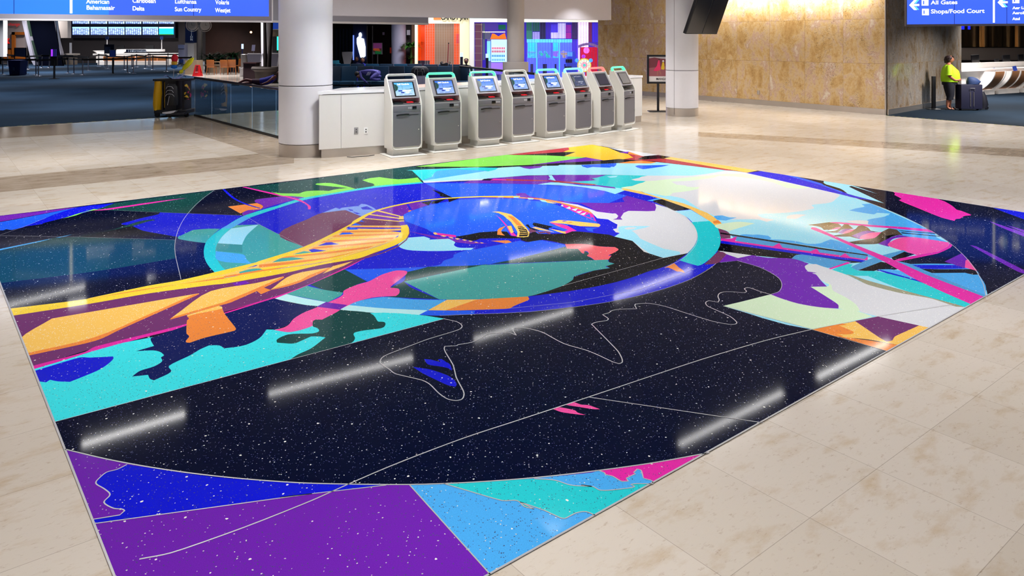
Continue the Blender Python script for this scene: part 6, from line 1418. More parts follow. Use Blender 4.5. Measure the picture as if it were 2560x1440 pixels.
def head_geo(bm, c, r, face, up=(0, 0, 1)):
    """an ovoid head with nose, brow and ears; face = looking direction"""
    c = Vector(c); f = Vector(face).normalized(); u = Vector(up).normalized(); s = f.cross(u).normalized(); u = s.cross(f).normalized()
    M4 = Matrix((s, f, u)).transposed().to_4x4(); M4.translation = c
    k = bmesh.ops.create_uvsphere(bm, u_segments=20, v_segments=14, radius=1)['verts']
    for v in k:
        x, y, z = v.co; w_ = 1-.22*max(0, -z)**1.5
        v.co = Vector((x*r*.78*w_, y*r*.92*(1-.10*max(0, -z)), z*r*1.12))
        if y > .6 and abs(x) < .2 and -.35 < z < .12: v.co.y += r*.16
        if y > .55 and abs(x) < .34 and -.62 < z < -.40: v.co.y += r*.04
    bmesh.ops.transform(bm, matrix=M4, verts=k)
    for q in (-1, 1):
        e = bmesh.ops.create_uvsphere(bm, u_segments=8, v_segments=6, radius=1)['verts']
        bmesh.ops.transform(bm, matrix=M4 @ Matrix.Translation((q*r*.77, -.02, 0)) @ Matrix.Diagonal((r*.09, r*.16, r*.22, 1)), verts=e)
def eyes(t, c, r, face, m=None):
    c = Vector(c); f = Vector(face).normalized(); s = f.cross(Vector((0, 0, 1))).normalized(); bm = NB()
    for q in (-1, 1): sph(bm, c+f*r*.78+s*q*r*.30+Vector((0, 0, r*.05)), r*.075, 8)
    part('eyes', bm, M_black, t)
M_skin = mat('skin', (176,110,84), .5, noise=.08); M_skind = mat('skin_dark', (104,66,52), .5)
# the standing traveller
c = G(2376, 274); c.y = 22.6; c.x = (2372-CXP)*22.6/FP; c.z = 0
t = thing('person', 'person standing in a lime green T-shirt and dark knee length trousers beside the grey wall', 'person', (c.x, c.y, .006), 0)
F_ = Vector((.94, -.34, 0)).normalized(); S_ = Vector((-F_.y, F_.x, 0))           # facing right
def PP(f, s, z): v = F_*f+S_*s; return (v.x, v.y, z)
J = [(PP(0,0,.84),.15),(PP(.0,0,1.0),.16),(PP(.0,0,1.18),.15),(PP(-.01,0,1.31),.10),(PP(.0,0,1.38),.055),(PP(.02,0,1.44),.055)]
Ed = [(0,1),(1,2),(2,3),(3,4),(4,5)]
for q in (-1, 1):
    k = len(J); J += [(PP(0,q*.10,.72),.105),(PP(.02+.02*q,q*.10,.42),.065),(PP(.0+.04*q,q*.10,.26),.058),(PP(-.01+.05*q,q*.10,.08),.036),(PP(.04+.05*q,q*.11,.035),.034),(PP(.16+.05*q,q*.12,.025),.026)]; Ed += [(0,k)]+[(k+i,k+i+1) for i in range(5)]
    k = len(J); J += [(PP(-.01,q*.19,1.27),.062),(PP(-.04,q*.235,1.02),.046),(PP(.13,q*.20,.89),.036),(PP(.20,q*.16,.90),.026)]; Ed += [(3,k)]+[(k+i,k+i+1) for i in range(3)]
    taper_hand(J, Ed, k+3, PP(1,-q*.5,.12), (0, 0, 1), .95, .9)
bo = skin_mesh('body', J, Ed, M_skin, 2, t, lambda bm: head_geo(bm, PP(.035,0,1.51), .105, F_))
eyes(t, PP(.035,0,1.51), .105, F_)
yw = math.atan2(F_.y, F_.x)
bm = NB(); loft(bm, [(*PP(.03,0,.84),.235,.225,yw),(*PP(.04,0,.95),.255,.235,yw),(*PP(.04,0,1.06),.250,.225,yw),(*PP(.035,0,1.17),.230,.215,yw),(*PP(.0,0,1.27),.165,.205,yw),(*PP(-.01,0,1.335),.105,.17,yw),(*PP(.0,0,1.365),.07,.09,yw)], 28); 
for q in (-1, 1): tube(bm, [PP(-.01,q*.15,1.29), PP(-.02,q*.215,1.22), PP(-.035,q*.245,1.09), PP(-.035,q*.25,1.04)], [.085,.088,.084,.088], 14)
for v in bm.verts: v.co.x += .006*math.sin(v.co.z*60+v.co.y*30)
part('t_shirt', bm, mat('lime_shirt', (184,240,24), .7, noise=.08, emit=0), t, smooth=60)
bm = NB()
for q in (-1, 1): loft(bm, [(*PP(.03+.03*q,q*.10,.30),.088,.085,yw),(*PP(.03,q*.10,.45),.10,.098,yw),(*PP(.01,q*.10,.65),.132,.125,yw),(*PP(.0,q*.08,.82),.15,.14,yw)], 18)
loft(bm, [(*PP(.01,0,.74),.185,.20,yw),(*PP(.02,0,.80),.21,.21,yw),(*PP(.02,0,.87),.20,.20,yw)], 24)
part('trousers', bm, mat('navy_trousers', (18,18,34), .8), t, smooth=60)
bm = NB()
sph(bm, PP(-.005,0,1.545), (.108,.108,.085), 18); 
for q in (-1, 1): tube(bm, [PP(.02,q*.085,1.56), PP(-.02,q*.10,1.50), PP(-.03,q*.09,1.42)], [.04,.045,.02], 10)
tube(bm, [PP(-.04,0,1.57), PP(-.065,0,1.49), PP(-.07,0,1.40)], [.07,.07,.045], 12); tube(bm, [PP(.09,-.05,1.585), PP(.10,0,1.59), PP(.09,.05,1.585)], .03, 8)
part('hair', bm, mat('hair_dark', (40,20,22), .6), t, smooth=80)
for q in (-1, 1): bm = NB(); box(bm, PP(.07+.05*q, q*.11, .010), (.25, .09, .02), rz=yw, bev=.008); tube(bm, [PP(.10+.05*q,q*.11-.045,.02), PP(.10+.05*q,q*.11,.068), PP(.10+.05*q,q*.11+.045,.02)], .012, 6); part('sandal', bm, M_black, t)
# ------------------------------------------------------------------ luggage by the person
c = G(2430, 277); t = thing('large_suitcase', 'large dark upright suitcase standing right of the person in the lime shirt', 'suitcase', (c.x, c.y, .006)); s_ = c.y/FP; w_ = 54*s_; h_ = 62*s_
bm = NB(); box(bm, (0, .16, h_/2+.04), (w_, .32, h_), bev=.03); part('shell', bm, mat('suitcase_navy', (28,28,52), .5), t)
bm = NB(); cyl(bm, (-.05, -.012, .12), (-.05, -.012, h_*.75), .008, seg=8); cyl(bm, (.05, -.012, .12), (.05, -.012, h_*.75), .008, seg=8); tube(bm, [(-.07, -.012, h_*.80), (-.07, -.03, h_*.9), (.07, -.03, h_*.9), (.07, -.012, h_*.80)], .008, 6); part('trim_bars', bm, M_steel, t)
for x in (-w_*.4, w_*.4): bm = NB(); cyl(bm, (x-.02, .16, .04), (x+.02, .16, .04), .04, seg=14); part('wheel', bm, M_black, t)
bm = NB(); tube(bm, [(-.0, .28, h_), (-.0, .28, h_+.24), (.11, .28, h_+.24), (.11, .28, h_)], .009, 8); part('pull_handle', bm, M_steel, t)
t2 = thing('travel_bag', 'blue patterned soft bag lying on top of the large suitcase', 'bag', (c.x+.10, c.y+.12, h_+.046)); bm = NB(); loft(bm, [(0, 0, 0, .17, .12), (.03, 0, .08, .20, .14), (-.02, 0, .17, .14, .10), (-.06, 0, .22, .06, .05)], 18); part('bag_body', bm, mat('bag_blue', (40,66,120), .7, noise=.7, nscale=40), t2, smooth=60)
c = G(2461, 275); t = thing('small_wheeled_bag', 'small dark rounded wheeled bag at the right of the large suitcase', 'suitcase', (c.x, c.y+.1, .006)); bm = NB(); loft(bm, [(0, 0, .03, .10, .12), (.03, 0, .15, .13, .14), (.0, 0, .38, .11, .13), (-.03, 0, .55, .07, .08)], 18); part('bag_body', bm, M_cart, t, smooth=60); bm = NB(); cyl(bm, (.09, -.08, .055), (.09, -.03, .055), .05, seg=16); part('wheel', bm, M_black, t)
c = G(2334, 274); t = thing('black_post', 'plain dark post standing left of the person in the lime shirt', 'post', (c.x, c.y, .006)); bm = NB(); box(bm, (0, 0, .5), (.10, .08, 1.0), bev=.01); part('post', bm, M_blackm, t); bm = NB(); lathe(bm, [(.20, 0), (.20, .015), (.06, .04)], 20); part('base', bm, M_blackm, t)
# ------------------------------------------------------------------ check-in hall on the right
wallseg('wall_back', W(2300, 150, 37).xy, W(2800, 150, 37).xy, .2, 0, 1.86, mat('white_wall_panel', (198,190,186), .5), 'white panelled lower wall behind the check-in counters')
bm = NB(); a, b = W(2395, 80, 36.8), W(2760, 80, 36.8)
n = 120; wv = []
for i in range(n+1):
    x = a.x+(b.x-a.x)*i/n; y = 36.9-.10*abs(math.sin(i*.33))-.04*math.sin(i*.9); wv.append((x, y))
z0, z1 = W(0, 118, 36.8).z, 3.68
vv = [(bm.verts.new((x, y, z0)), bm.verts.new((x, y, z1))) for x, y in wv]
for p_, q_ in zip(vv, vv[1:]): bm.faces.new((p_[0], q_[0], q_[1], p_[1]))
r_ = struct('wall_back', bm, mat('bronze_metal', (150,120,84), .16, .95), 'rippled bronze metal wall cladding above the check-in counters')
wallseg('wall_back', W(2300, 150, 37.2).xy, W(2800, 150, 37.2).xy, .2, 1.8, CEIL, M_dark, 'dark wall behind the bronze cladding')
bm = NB(); box(bm, ((a.x+b.x)/2, 36.85, z0-.01), (b.x-a.x, .3, .04)); struct('trim_7', bm, M_blackm, 'dark ledge under the bronze cladding')
zz = lambda y, d: CH-(y-HY)*d/FP
bm = NB(); box(bm, ((a.x+b.x)/2, 36.95, zz(153, 36.9)), (b.x-a.x, .05, .10)); struct('trim_8', bm, M_blackm, 'dark strip line on the white wall panel')
bm = NB(); box(bm, ((a.x+b.x)/2, 36.9, zz(166, 36.9)/2+.0), (b.x-a.x, .12, zz(156, 36.9))); struct('trim_9', bm, mat('back_counter', (120,112,110), .3, .6), 'steel dado behind the check-in counters')
for px in (2429, 2471, 2514, 2548): bm = NB(); p = W(px, 130, 36.95); box(bm, (p.x, 36.97, 1.5), (.01, .02, .7)); 
tag(part('number_sign', bb(NB(), 2404, 2411, 64, 73.5, 36.5, .05), em('blue_lit', (30,40,240), 1.2)), 'small blue lit counter number panel, left of the two', 'sign'); tag(part('number_sign', bb(NB(), 2421, 2426, 64, 73.5, 36.5, .05), em('blue_lit', (30,40,240), 1.2)), 'small blue lit counter number panel, right of the two', 'sign')
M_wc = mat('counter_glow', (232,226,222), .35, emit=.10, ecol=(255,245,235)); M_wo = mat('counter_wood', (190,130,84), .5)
t = thing('check_in_desk_run', 'long white curved airline check-in desk run at the right edge', 'counter', (17.2, 27.9, 0))
A_, B_ = W(2398, 0, 27.8), W(2720, 0, 32.5); A_.z = B_.z = 0; dq = (B_-A_).normalized(); nq = Vector((-dq.y, dq.x, 0)); aq = math.atan2(dq.y, dq.x); Lq = (B_-A_).length
def seg(s0, s1, o0, o1, z0, z1, bm=None):
    bm = bm or NB(); c_ = A_+dq*(s0+s1)/2+nq*(o0+o1)/2; box(bm, (c_.x, c_.y, (z0+z1)/2), (s1-s0, o1-o0, z1-z0), rz=aq); return bm
zt_ = 1.0
part_at('desk_top', seg(0, Lq, -.10, .75, zt_-.07, zt_), M_wc, t); part_at('desk_body', seg(0, Lq, .12, .7, .12, zt_-.07), M_wc, t); part_at('desk_plinth', seg(0, Lq, .10, .7, .0, .12), M_steel, t); part_at('upstand', seg(.05, Lq, .45, .55, zt_, zt_+.22), M_wc, t)
def alongq(px): r = (px-CXP)/FP; return (r*A_.y-A_.x)/(dq.x-r*dq.y)
for i, (x0, x1, lit) in enumerate(((2458, 2483, 0), (2500, 2521, 1), (2523, 2545, 1), (2560, 2590, 1), (2592, 2620, 1))):
    s0, s1 = alongq(x0), alongq(x1); bm = NB()
    pts_ = [(-.42+.30*math.cos(a)*1.0+.0, .18+.68*math.sin(a)) for a in [math.radians(180-k*9) for k in range(11)]]
    pts_ = [(.10-.52*math.sin(k/10*math.pi/2)**.8*1.0, .20+(zt_-.29)*(k/10)) for k in range(11)]
    rows_ = []
    for (o, z) in pts_: 
        c0, c1 = A_+dq*s0+nq*o, A_+dq*s1+nq*o; rows_.append((bm.verts.new((c0.x, c0.y, z)), bm.verts.new((c1.x, c1.y, z))))
    for p_, q_ in zip(rows_, rows_[1:]): bm.faces.new((p_[0], p_[1], q_[1], q_[0]))
    r_ = bmesh.ops.solidify(bm, geom=bm.faces[:], thickness=.03)
    part_at('curved_wood_front', bm, M_wo, t)
    for s_e in (s0-.06, s1+.0):
        bm = NB(); rows_ = []
        for (o, z) in pts_+[(.12, zt_-.09), (.12, .2)]:
            c0, c1 = A_+dq*s_e+nq*(o-.03), A_+dq*(s_e+.06)+nq*(o-.03); rows_.append((c0, c1, z))
        a1 = [bm.verts.new((q[0].x, q[0].y, q[2])) for q in rows_]; b1 = [bm.verts.new((q[1].x, q[1].y, q[2])) for q in rows_]; bm.faces.new(a1); bm.faces.new(b1[::-1])
        for k in range(len(a1)): bm.faces.new((a1[(k+1) % len(a1)], a1[k], b1[k], b1[(k+1) % len(a1)]))
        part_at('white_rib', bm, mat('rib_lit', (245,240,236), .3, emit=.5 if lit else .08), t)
    part_at('steel_kick', seg(s0-.1, s1+.1, -.0, .10, .0, .18), M_wc, t)
pos_ = ['left', 'second', 'third', 'right']
for i, (x, y0, y1, hw_) in enumerate(((2438, 137, 163, 11), (2492, 147, 168, 6), (2515.5, 137.5, 160, 10.5), (2552, 136, 159, 8))):
    d = 30.2+i*.5; p = W(x, (y0+y1)/2, d); s_ = d/FP; t2 = thing('desk_monitor', 'black monitor on a white swivel arm, '+('leftmost' if i == 0 else pos_[i]+' from the left' if i < 3 else 'rightmost')+' above the check-in desk', 'monitor', (p.x, p.y, 1.0))
    bm = NB(); box(bm, (0, 0, p.z-1.0), (2*hw_*s_, .05, (y1-y0)*s_), rz=.2, ry=-.06, bev=.006); part('screen', bm, M_black, t2); bm = NB(); tube(bm, [(.02, .05, p.z-1.0), (.22, .06, p.z-1.1), (.34, .1, p.z-1.25), (.16, .1, .02)], .022, 8); part('swivel_arm', bm, mat('arm_white', (205,205,208), .3, .3), t2)
for x, y0, y1, l_ in ((2484.5, 170, 186, 'left'), (2538, 165, 184, 'right')):
    p = W(x, y1, 29.2); s_ = 29.2/FP; tag(part('tent_card', (lambda b_: box(b_, (p.x, p.y, p.z+(y1-y0)*s_/2), (9*s_, .03, (y1-y0)*s_), rx=-.25, ry=-.15))(NB()), mat('card_blue', (16,60,170), .5, emit=.1)), 'small tilted blue card standing on the check-in desk, '+l_+' one', 'sign card')
# ------------------------------------------------------------------ lounge
slab('floor_carpet', [W(700,0,24).copy(), W(1180,0,24).copy(), W(1330,0,35).copy(), W(700,0,37.5).copy()], M_carpet, .005, 'dark carpet under the blue lounge seats')
M_seat = mat('seat_blue', (14,56,84), .45); M_seat2 = mat('seat_blue_dark', (10,36,58), .5)
def bench(x, d, n, rz, lab):
    X = (x-CXP)*d/FP; t = thing('lounge_bench', lab, 'bench', (X, d, 0), rz, None); w_ = .62
    for k in range(n):
        xx_ = (k-(n-1)/2)*w_; bm = NB(); box(bm, (xx_, 0, .42), (w_-.03, .55, .12), bev=.02); part('seat_cushion', bm, M_seat, t)
        bm = NB(); box(bm, (xx_, .27, .76), (w_-.03, .10, .60), rx=-.12, bev=.02); part('backrest', bm, M_seat if k % 2 else M_seat2, t)
    bm = NB(); box(bm, (0, .1, .30), (n*w_, .06, .06)); 
    for s in (-1, 1): box(bm, (s*(n*w_/2-.2), .05, .15), (.05, .5, .30))
    part('frame', bm, M_blackm, t)
bench(862, 33.0, 3, math.pi, 'dark blue lounge bench of the far row, behind the wide column'); bench(987, 33.0, 4, math.pi, 'dark blue lounge bench of the far row, in front of the glowing figure panel'); bench(1115, 33.0-.6, 3, math.pi, 'dark blue lounge bench in front of the orange shop')
bench(850, 29.6, 2, 0, 'short dark blue bench right beside the wide column, facing the counter'); bench(969.5, 29.6, 4, 0, 'dark blue bench carrying the sleeping person in a purple tracksuit'); bench(1111, 29.6, 3, 0, 'dark blue bench near the folded pushchair, facing the counter')
# sleeping person in a purple tracksuit
c = W(922, 190, 29.35); c.z = .48; t = thing('person', 'sleeping person in a purple tracksuit with white stripes curled on a blue bench', 'person', tuple(c))
s_ = 29.35/FP
def Q(x, y, o=0.0): return ((x-922)*s_, o, CH-(y-HY)*s_-.48)
J = [(Q(938,186,0),.15),(Q(925,181,0),.16),(Q(912,179,-.02),.16),(Q(901,181,-.03),.07),(Q(897,185,-.05),.055)]; Ed = [(0,1),(1,2),(2,3),(3,4)]
J += [(Q(902,180,-.12),.06),(Q(906,193,-.22),.05),(Q(914,200,-.26),.042),(Q(918,203.5,-.27),.03)]; Ed += [(2,5),(5,6),(6,7),(7,8)]; taper_hand(J, Ed, 8, (.8,-.1,-.5), (0,1,0), .9, .6)
k = len(J); J += [(Q(944,186,-.16),.11),(Q(930,196,-.34),.085),(Q(944,199,-.26),.06),(Q(951,198,-.16),.045),(Q(953,199,-.24),.03)]; Ed += [(0,k),(k,k+1),(k+1,k+2),(k+2,k+3),(k+3,k+4)]
k = len(J); J += [(Q(946,182,.02),.11),(Q(940,190,-.22),.08),(Q(951,191,-.12),.06),(Q(952,190,-.02),.045)]; Ed += [(0,k),(k,k+1),(k+1,k+2),(k+2,k+3)]
skin_mesh('body', J, Ed, mat('tracksuit', (74,68,150), .8, noise=.15), 2, t, None)
bm = NB(); head_geo(bm, Q(900,190,-.14), .105, (-.1,-.8,-.6), (-1,0,.3)); part('head', bm, M_skind, t, smooth=80)
bm = NB(); sph(bm, Q(894,184,-.12), (.10,.11,.10), 16); part('hair', bm, mat('hair_black', (20,16,18), .8), t, smooth=80)
bm = NB(); 
for dx in (0, 3.2, 6.4): tube(bm, [Q(918+dx,188,-.17), Q(922+dx,181,-.165), Q(928+dx,175,-.10)], .012, 6)
part('white_stripes', bm, mat('stripe_white', (190,190,215), .7), t)
# seated person in blue
def seated(x, y, d, lab, shirt, hairc, lean=0.0):
    c = W(x, y, d); s2 = d/FP; t = thing('person', lab, 'person', (c.x, d, .48)); z = c.z-.48
    J = [((0,0,.10),.15),((0,-.02,.32),.15),((0,-.05,.50),.12),((0,-.08,.58),.05),((0,-.10,.62),.05)]; Ed = [(0,1),(1,2),(2,3),(3,4)]
    for q in (-1, 1):
        k = len(J); J += [((q*.19,-.05,.50),.06),((q*.25,-.12,.28),.048),((q*.12,-.30,.20),.036),((q*.08,-.36,.20),.026)]; Ed += [(2,k),(k,k+1),(k+1,k+2),(k+2,k+3)]; taper_hand(J, Ed, k+3, (-q*.3,-1,0), (0,0,1), .9, .8)
        k = len(J); J += [((q*.11,-.18,.08),.09),((q*.13,-.46,.08),.07),((q*.13,-.50,-.20),.055),((q*.13,-.48,-.42),.04),((q*.13,-.62,-.45),.03)]; Ed += [(0,k),(k,k+1),(k+1,k+2),(k+2,k+3),(k+3,k+4)]
    skin_mesh('body', J, Ed, shirt, 2, t, None)
    bm = NB(); head_geo(bm, (0,-.15,.73), .105, (0,-.9,-.4)); part('head', bm, M_skind, t, smooth=80); bm = NB(); sph(bm, (0,-.11,.79), (.10,.11,.08), 16); part('hair', bm, hairc, t, smooth=80)
seated(908, 160, 32.9, 'seated person in a bright blue top with head bowed before the glowing panel', mat('blue_top', (20,26,150), .8), mat('hair_black', (20,16,18), .8))
seated(893, 160, 34.4, 'seated person in dark blue with a violet bag left of the glowing panel', mat('navy_top', (26,22,70), .8), mat('hair_brown', (30,20,50), .8))
seated(1166, 170, 31.2, 'dark clothed person resting low on the seats before the arcade', mat('dark_top', (14,16,24), .8), mat('hair_black', (20,16,18), .8))
def resting(x, y, d, lab, m, fl=1):
    c = W(x, y, d); t = thing('person', lab, 'person', (c.x, d, .48))
    J = [((fl*.55,0,.12),.14),((fl*.3,0,.16),.15),((0.05*fl,0,.18),.14),((-fl*.12,0,.20),.055)]; Ed = [(0,1),(1,2),(2,3)]
    for q in (-1, 1):
        k = len(J); J += [((fl*.85,q*.09,.14+.10*(q>0)),.09),((fl*1.15,q*.09,.10),.06),((fl*1.2,q*.12,-.2),.045)]; Ed += [(0,k),(k,k+1),(k+1,k+2)]
    k = len(J); J += [((.02*fl,-.15,.20),.055),((fl*.2,-.22,.14),.042),((fl*.02,-.26,.22),.03)]; Ed += [(2,k),(k,k+1),(k+1,k+2)]; taper_hand(J, Ed, k+2, (-fl,0,.5), (0,1,0), .9, .6)
    skin_mesh('body', J, Ed, m, 2, t, None); bm = NB(); head_geo(bm, (-fl*.24,-.02,.24), .105, (-.2*fl,-.9,.3), (-fl,0,.4)); part('head', bm, M_skin, t, smooth=80); bm = NB(); sph(bm, (-fl*.28,.03,.27), (.10,.10,.10), 14); part('hair', bm, mat('hair_brown2', (60,30,24), .8), t, smooth=80)
resting(985, 160, 33.0, 'dark clothed person with brown hair lying against the lilac column', mat('dark_top', (14,16,24), .8), -1)
resting(1022, 165, 32.6, 'reddish haired person lying on the seats left of the black duffel bag', mat('navy_top2', (16,30,60), .8), -1)
# person reclining on the floor by the large planter
c = G(652, 211); c.y = 34.2; c.x = (650-CXP)*34.2/FP; t = thing('person', 'person in blue lying on the floor against the large planter with one leg stretched out', 'person', (c.x, c.y, .02)); s2 = 34.2/FP
J = [((.10,0,.16),.14),((.38,.05,.22),.14),((.62,.08,.36),.12),((.74,.08,.46),.05)]; Ed = [(0,1),(1,2),(2,3)]
J += [((-.30,-.05,.20),.09),((-.62,-.05,.28),.065),((-.88,-.06,.16),.05),((-1.10,-.06,.06),.04),((-1.22,-.06,.07),.035)]; Ed += [(0,4),(4,5),(5,6),(6,7),(7,8)]
J += [((-.18,.10,.16),.09),((-.55,.10,.12),.065),((-.95,.12,.08),.045),((-1.08,.12,.10),.035)]; Ed += [(0,9),(9,10),(10,11),(11,12)]
J += [((.60,-.12,.34),.055),((.42,-.22,.18),.042),((.22,-.25,.10),.03)]; Ed += [(2,13),(13,14),(14,15)]; taper_hand(J, Ed, 15, (-1,0,-.2), (0,1,0), .9, .5)
skin_mesh('body', J, Ed, mat('leg_skin', (120,60,56), .6), 2, t, None)
bm = NB(); tube(bm, [(.02,0,.17),(.25,.03,.20),(.45,.06,.27),(.66,.08,.40)], [.165,.175,.17,.12], 16); part('blue_top', bm, mat('blue_top', (20,26,150), .8), t, smooth=60)
bm = NB(); tube(bm, [(.12,0,.16),(-.15,-.02,.18),(-.34,-.04,.20)], [.16,.14,.11], 14); part('dark_shorts', bm, mat('shorts', (60,26,50), .8), t, smooth=60)
bm = NB(); head_geo(bm, (.84,.08,.56), .105, (-.8,-.4,.2)); part('head', bm, M_skind, t, smooth=80); bm = NB(); sph(bm, (.89,.10,.60), (.10,.11,.09), 14); part('hair', bm, mat('hair_black', (20,16,18), .8), t, smooth=80)
for x, y in ((-1.2,-.06), (-1.1,.12)): bm = NB(); loft(bm, [(x,y,-.01,.13,.05),(x,y,.04,.13,.05),(x+.04,y,.10,.07,.045)], 14); part('shoe', bm, M_black, t, smooth=60)
# lounge furniture and bags
M_duf = mat('duffel_black', (18,20,32), .7)
c = W(1050, 178, 28.6); t = thing('duffel_bag', 'big black duffel bag with pale straps on top of the white suitcase', 'bag', (c.x, c.y, .76)); bm = NB(); loft(bm, [(0,0,0,.30,.16),(0,0,.10,.34,.19),(0,0,.24,.32,.18),(0,0,.34,.22,.10)], 22); part('bag_body', bm, M_duf, t, smooth=60)
bm = NB(); 
for x in (-.12, .12): tube(bm, [(x-.07,-.17,.10),(x-.04,-.18,.24),(x+.04,-.18,.24),(x+.07,-.17,.10)], .008, 6)
part('strap', bm, mat('strap_grey', (150,150,160), .6), t)
t = thing('white_suitcase', 'white suitcase under the big black duffel bag', 'suitcase', (c.x+.02, c.y, .005)); bm = NB(); box(bm, (0,0,.40), (.62,.30,.68), bev=.04); part('shell', bm, mat('case_white', (150,150,180), .35), t); bm = NB(); tube(bm, [(-.09,-.17,.62),(-.09,-.2,.9),(.09,-.2,.9),(.09,-.17,.62)], .01, 8); part('pull_handle', bm, M_steel, t)
for x in (-.24,.24): bm = NB(); cyl(bm, (x-.02,0,.035), (x+.02,0,.035), .035, seg=12); part('wheel', bm, M_black, t)
c = W(1059, 163, 33.6); t = thing('purple_bin', 'dark purple open box behind the black duffel bag', 'box', (c.x, c.y, 0)); bm = NB(); lathe(bm, [(.24,0),(.27,1.1),(.28,1.14)], 24); part('tub', bm, mat('bin_purple', (50,34,60), .5), t); bm = NB(); lathe(bm, [(.29,1.14),(.29,1.18)], 24); part('lid', bm, mat('bin_purple2', (36,24,50), .5), t)
c = W(840, 168, 33.05); t = thing('turquoise_bag', 'turquoise bag on the seat next to the wide column', 'bag', (c.x, c.y, .482)); bm = NB(); box(bm, (0,0,.36), (.26,.18,.72), bev=.03); box(bm, (.1,.02,.30), (.18,.2,.60), rz=.4, bev=.03); part('bag_body', bm, mat('bag_turquoise', (20,128,160), .6, noise=.5, nscale=30), t)
t = thing('brown_backpack', 'big brown backpack behind the turquoise bag', 'bag', (W(853,160,33).x, 33.0, .48)); bm = NB(); loft(bm, [(0,0,0,.18,.12),(0,0,.2,.21,.15),(0,0,.42,.15,.12),(0,0,.52,.05,.05)], 18); part('bag_body', bm, mat('bag_brown', (70,40,28), .7), t, smooth=60)
c = W(868, 166, 35.2); t = thing('swivel_chair', 'white high back swivel chair turned away beyond the blue benches', 'chair', (c.x, c.y, 0)); s2 = 35.2/FP; z = lambda y: CH-(y-HY)*s2
bm = NB(); prismy(bm, [(-13*s2,z(130)),(13*s2,z(129)),(13*s2,z(134)),(8*s2,z(160)),(-8*s2,z(160)),(-13*s2,z(136))], 0, .06); part('backrest', bm, mat('shell_white2', (186,182,190), .4), t); bm = NB(); box(bm, (0,-.25,z(163)), (18*s2,.5,.08), bev=.02); part('seat', bm, mat('seat_cream', (176,164,130), .5), t); bm = NB(); cyl(bm, (0,-.2,0), (0,-.2,z(164)), .04); lathe(bm, [(.28,0),(.28,.03),(.05,.05)], 18, c=(0,-.2)); part('pedestal', bm, M_steel, t)
# glowing figure panel
t = base_thing('lit_display_panel', 'dark display panel with a glaring white standing figure', 'lit display', 880, 916, 165, 36.6)
part_at('panel', bb(NB(), 882, 916, 57, 170, 36.7, .2), mat('panel_navy', (16,22,60), .35), t)
part_at('lit_figure', pxpoly([(897,84),(900,81),(903,83),(904,88),(902,95),(909,97),(913,118),(913,140),(906,146),(901,143),(896,125),(892,108),(892,96),(895,92),(897,92)], 36.6, .06), em('figure_white', (215,235,255), 4.0), t)
part_at('lit_edge', bb(NB(), 882, 884.5, 88, 150, 36.6, .06), em('edge_blue', (120,150,255), 1.0), t)
M_cur = mat('curtain_dark', (30,34,56), .7)
t = base_thing('shuttered_window', 'dark slatted shutter beside the glowing panel', 'shutter', 836, 880, 168, 37.3); part_at('backing', bb(NB(), 834, 880, 72, 170, 37.5, .1), M_black, t)
for k in range(5): part_at('slat', bb(NB(), 840+k*8.5, 844+k*8.5, 73, 150, 37.4, .05), M_cur, t)
for x in (917, 930.5): tag(part('wall_strip', bb(NB(), x, x+1.1, 64, 160, 36.6, .1), M_steel), 'thin vertical metal strip on the brown wall, '+('left' if x < 920 else 'right')+' one', 'wall strip')
t = base_thing('colour_poster', 'purple, orange and green poster on a stand before the brown wall', 'sign stand', 932, 956, 170, 35.6)
part_at('board', bb(NB(), 932, 956, 107, 136, 35.6, .05), mat('poster_frame', (150,140,150), .4), t); part_at('purple_area', bb(NB(), 933, 954, 108, 121, 35.57, .03), mat('poster_purple', (156,70,140), .5, emit=.15), t); part_at('orange_area', pxpoly([(933,121),(947,121),(951,129),(933,126)], 35.56, .03), mat('poster_orange', (224,104,50), .5, emit=.15), t); part_at('brown_area', bb(NB(), 933, 954, 120.5, 129, 35.58, .02), mat('poster_brown', (110,60,60), .5, emit=.1), t); part_at('green_area', bb(NB(), 938, 953, 126.5, 135, 35.56, .03), mat('poster_green', (30,130,70), .5, emit=.15), t); part_at('post', bb(NB(), 943, 945, 136, 172, 35.62, .04), M_steel, t)
tag(part('wall_switch', bb(NB(), 956, 961, 80.5, 87.5, 36.5, .05), M_white), 'small white control box on the brown wall', 'switch')
tag(part('fire_extinguisher_box', bb(NB(), 974.5, 979, 119, 133, 36.3, .1), mat('box_red', (190,60,40), .5, emit=.1)), 'small red and white box on the wall left of the lilac column', 'box')
# palm by the shop
t = thing('potted_palm', 'green palm standing between the lilac column and the orange shop', 'plant', (W(1027,0,34.2).x, 34.2, 0)); bm = NB(); tube(bm, [(0,0,0.4),(.03,0,1.2),(0,0,1.9)], [.07,.06,.05], 8); part('stem', bm, mat('palm_stem', (60,90,30), .7), t)
bm = NB(); foliage(bm, (0,0,1.75), 70, .4, .72, .085, 11, 1.0, 1, 1.2); foliage(bm, (0.02,0,1.2), 24, .3, .6, .07, 12, .8, 1, 1.2); part('foliage', bm, mat('palm_green', (44,110,24), .5, noise=.4, nscale=20), t, smooth=None); bm = NB(); lathe(bm, [(.2,0),(.26,.4),(.27,.45)], 24); part('pot', bm, M_bigpot, t)
tag(part('restroom_sign', bb(NB(), 1017, 1025, 75, 87.5, 34.6, .05), mat('sign_grey', (150,150,166), .5, emit=.15)), 'small grey and black sign right of the lilac column', 'sign'); 
bm = bb(NB(), 1016, 1030, 40, 170, 34.9, .2); o = part('wall_back', bm, M_dark); o['kind'] = 'structure'; bm = bb(NB(), 1029, 1038, 40, 170, 34.6, .2); o = part('wall_back', bm, mat('tan_wall', (110,88,70), .6, emit=.02)); o['kind'] = 'structure'
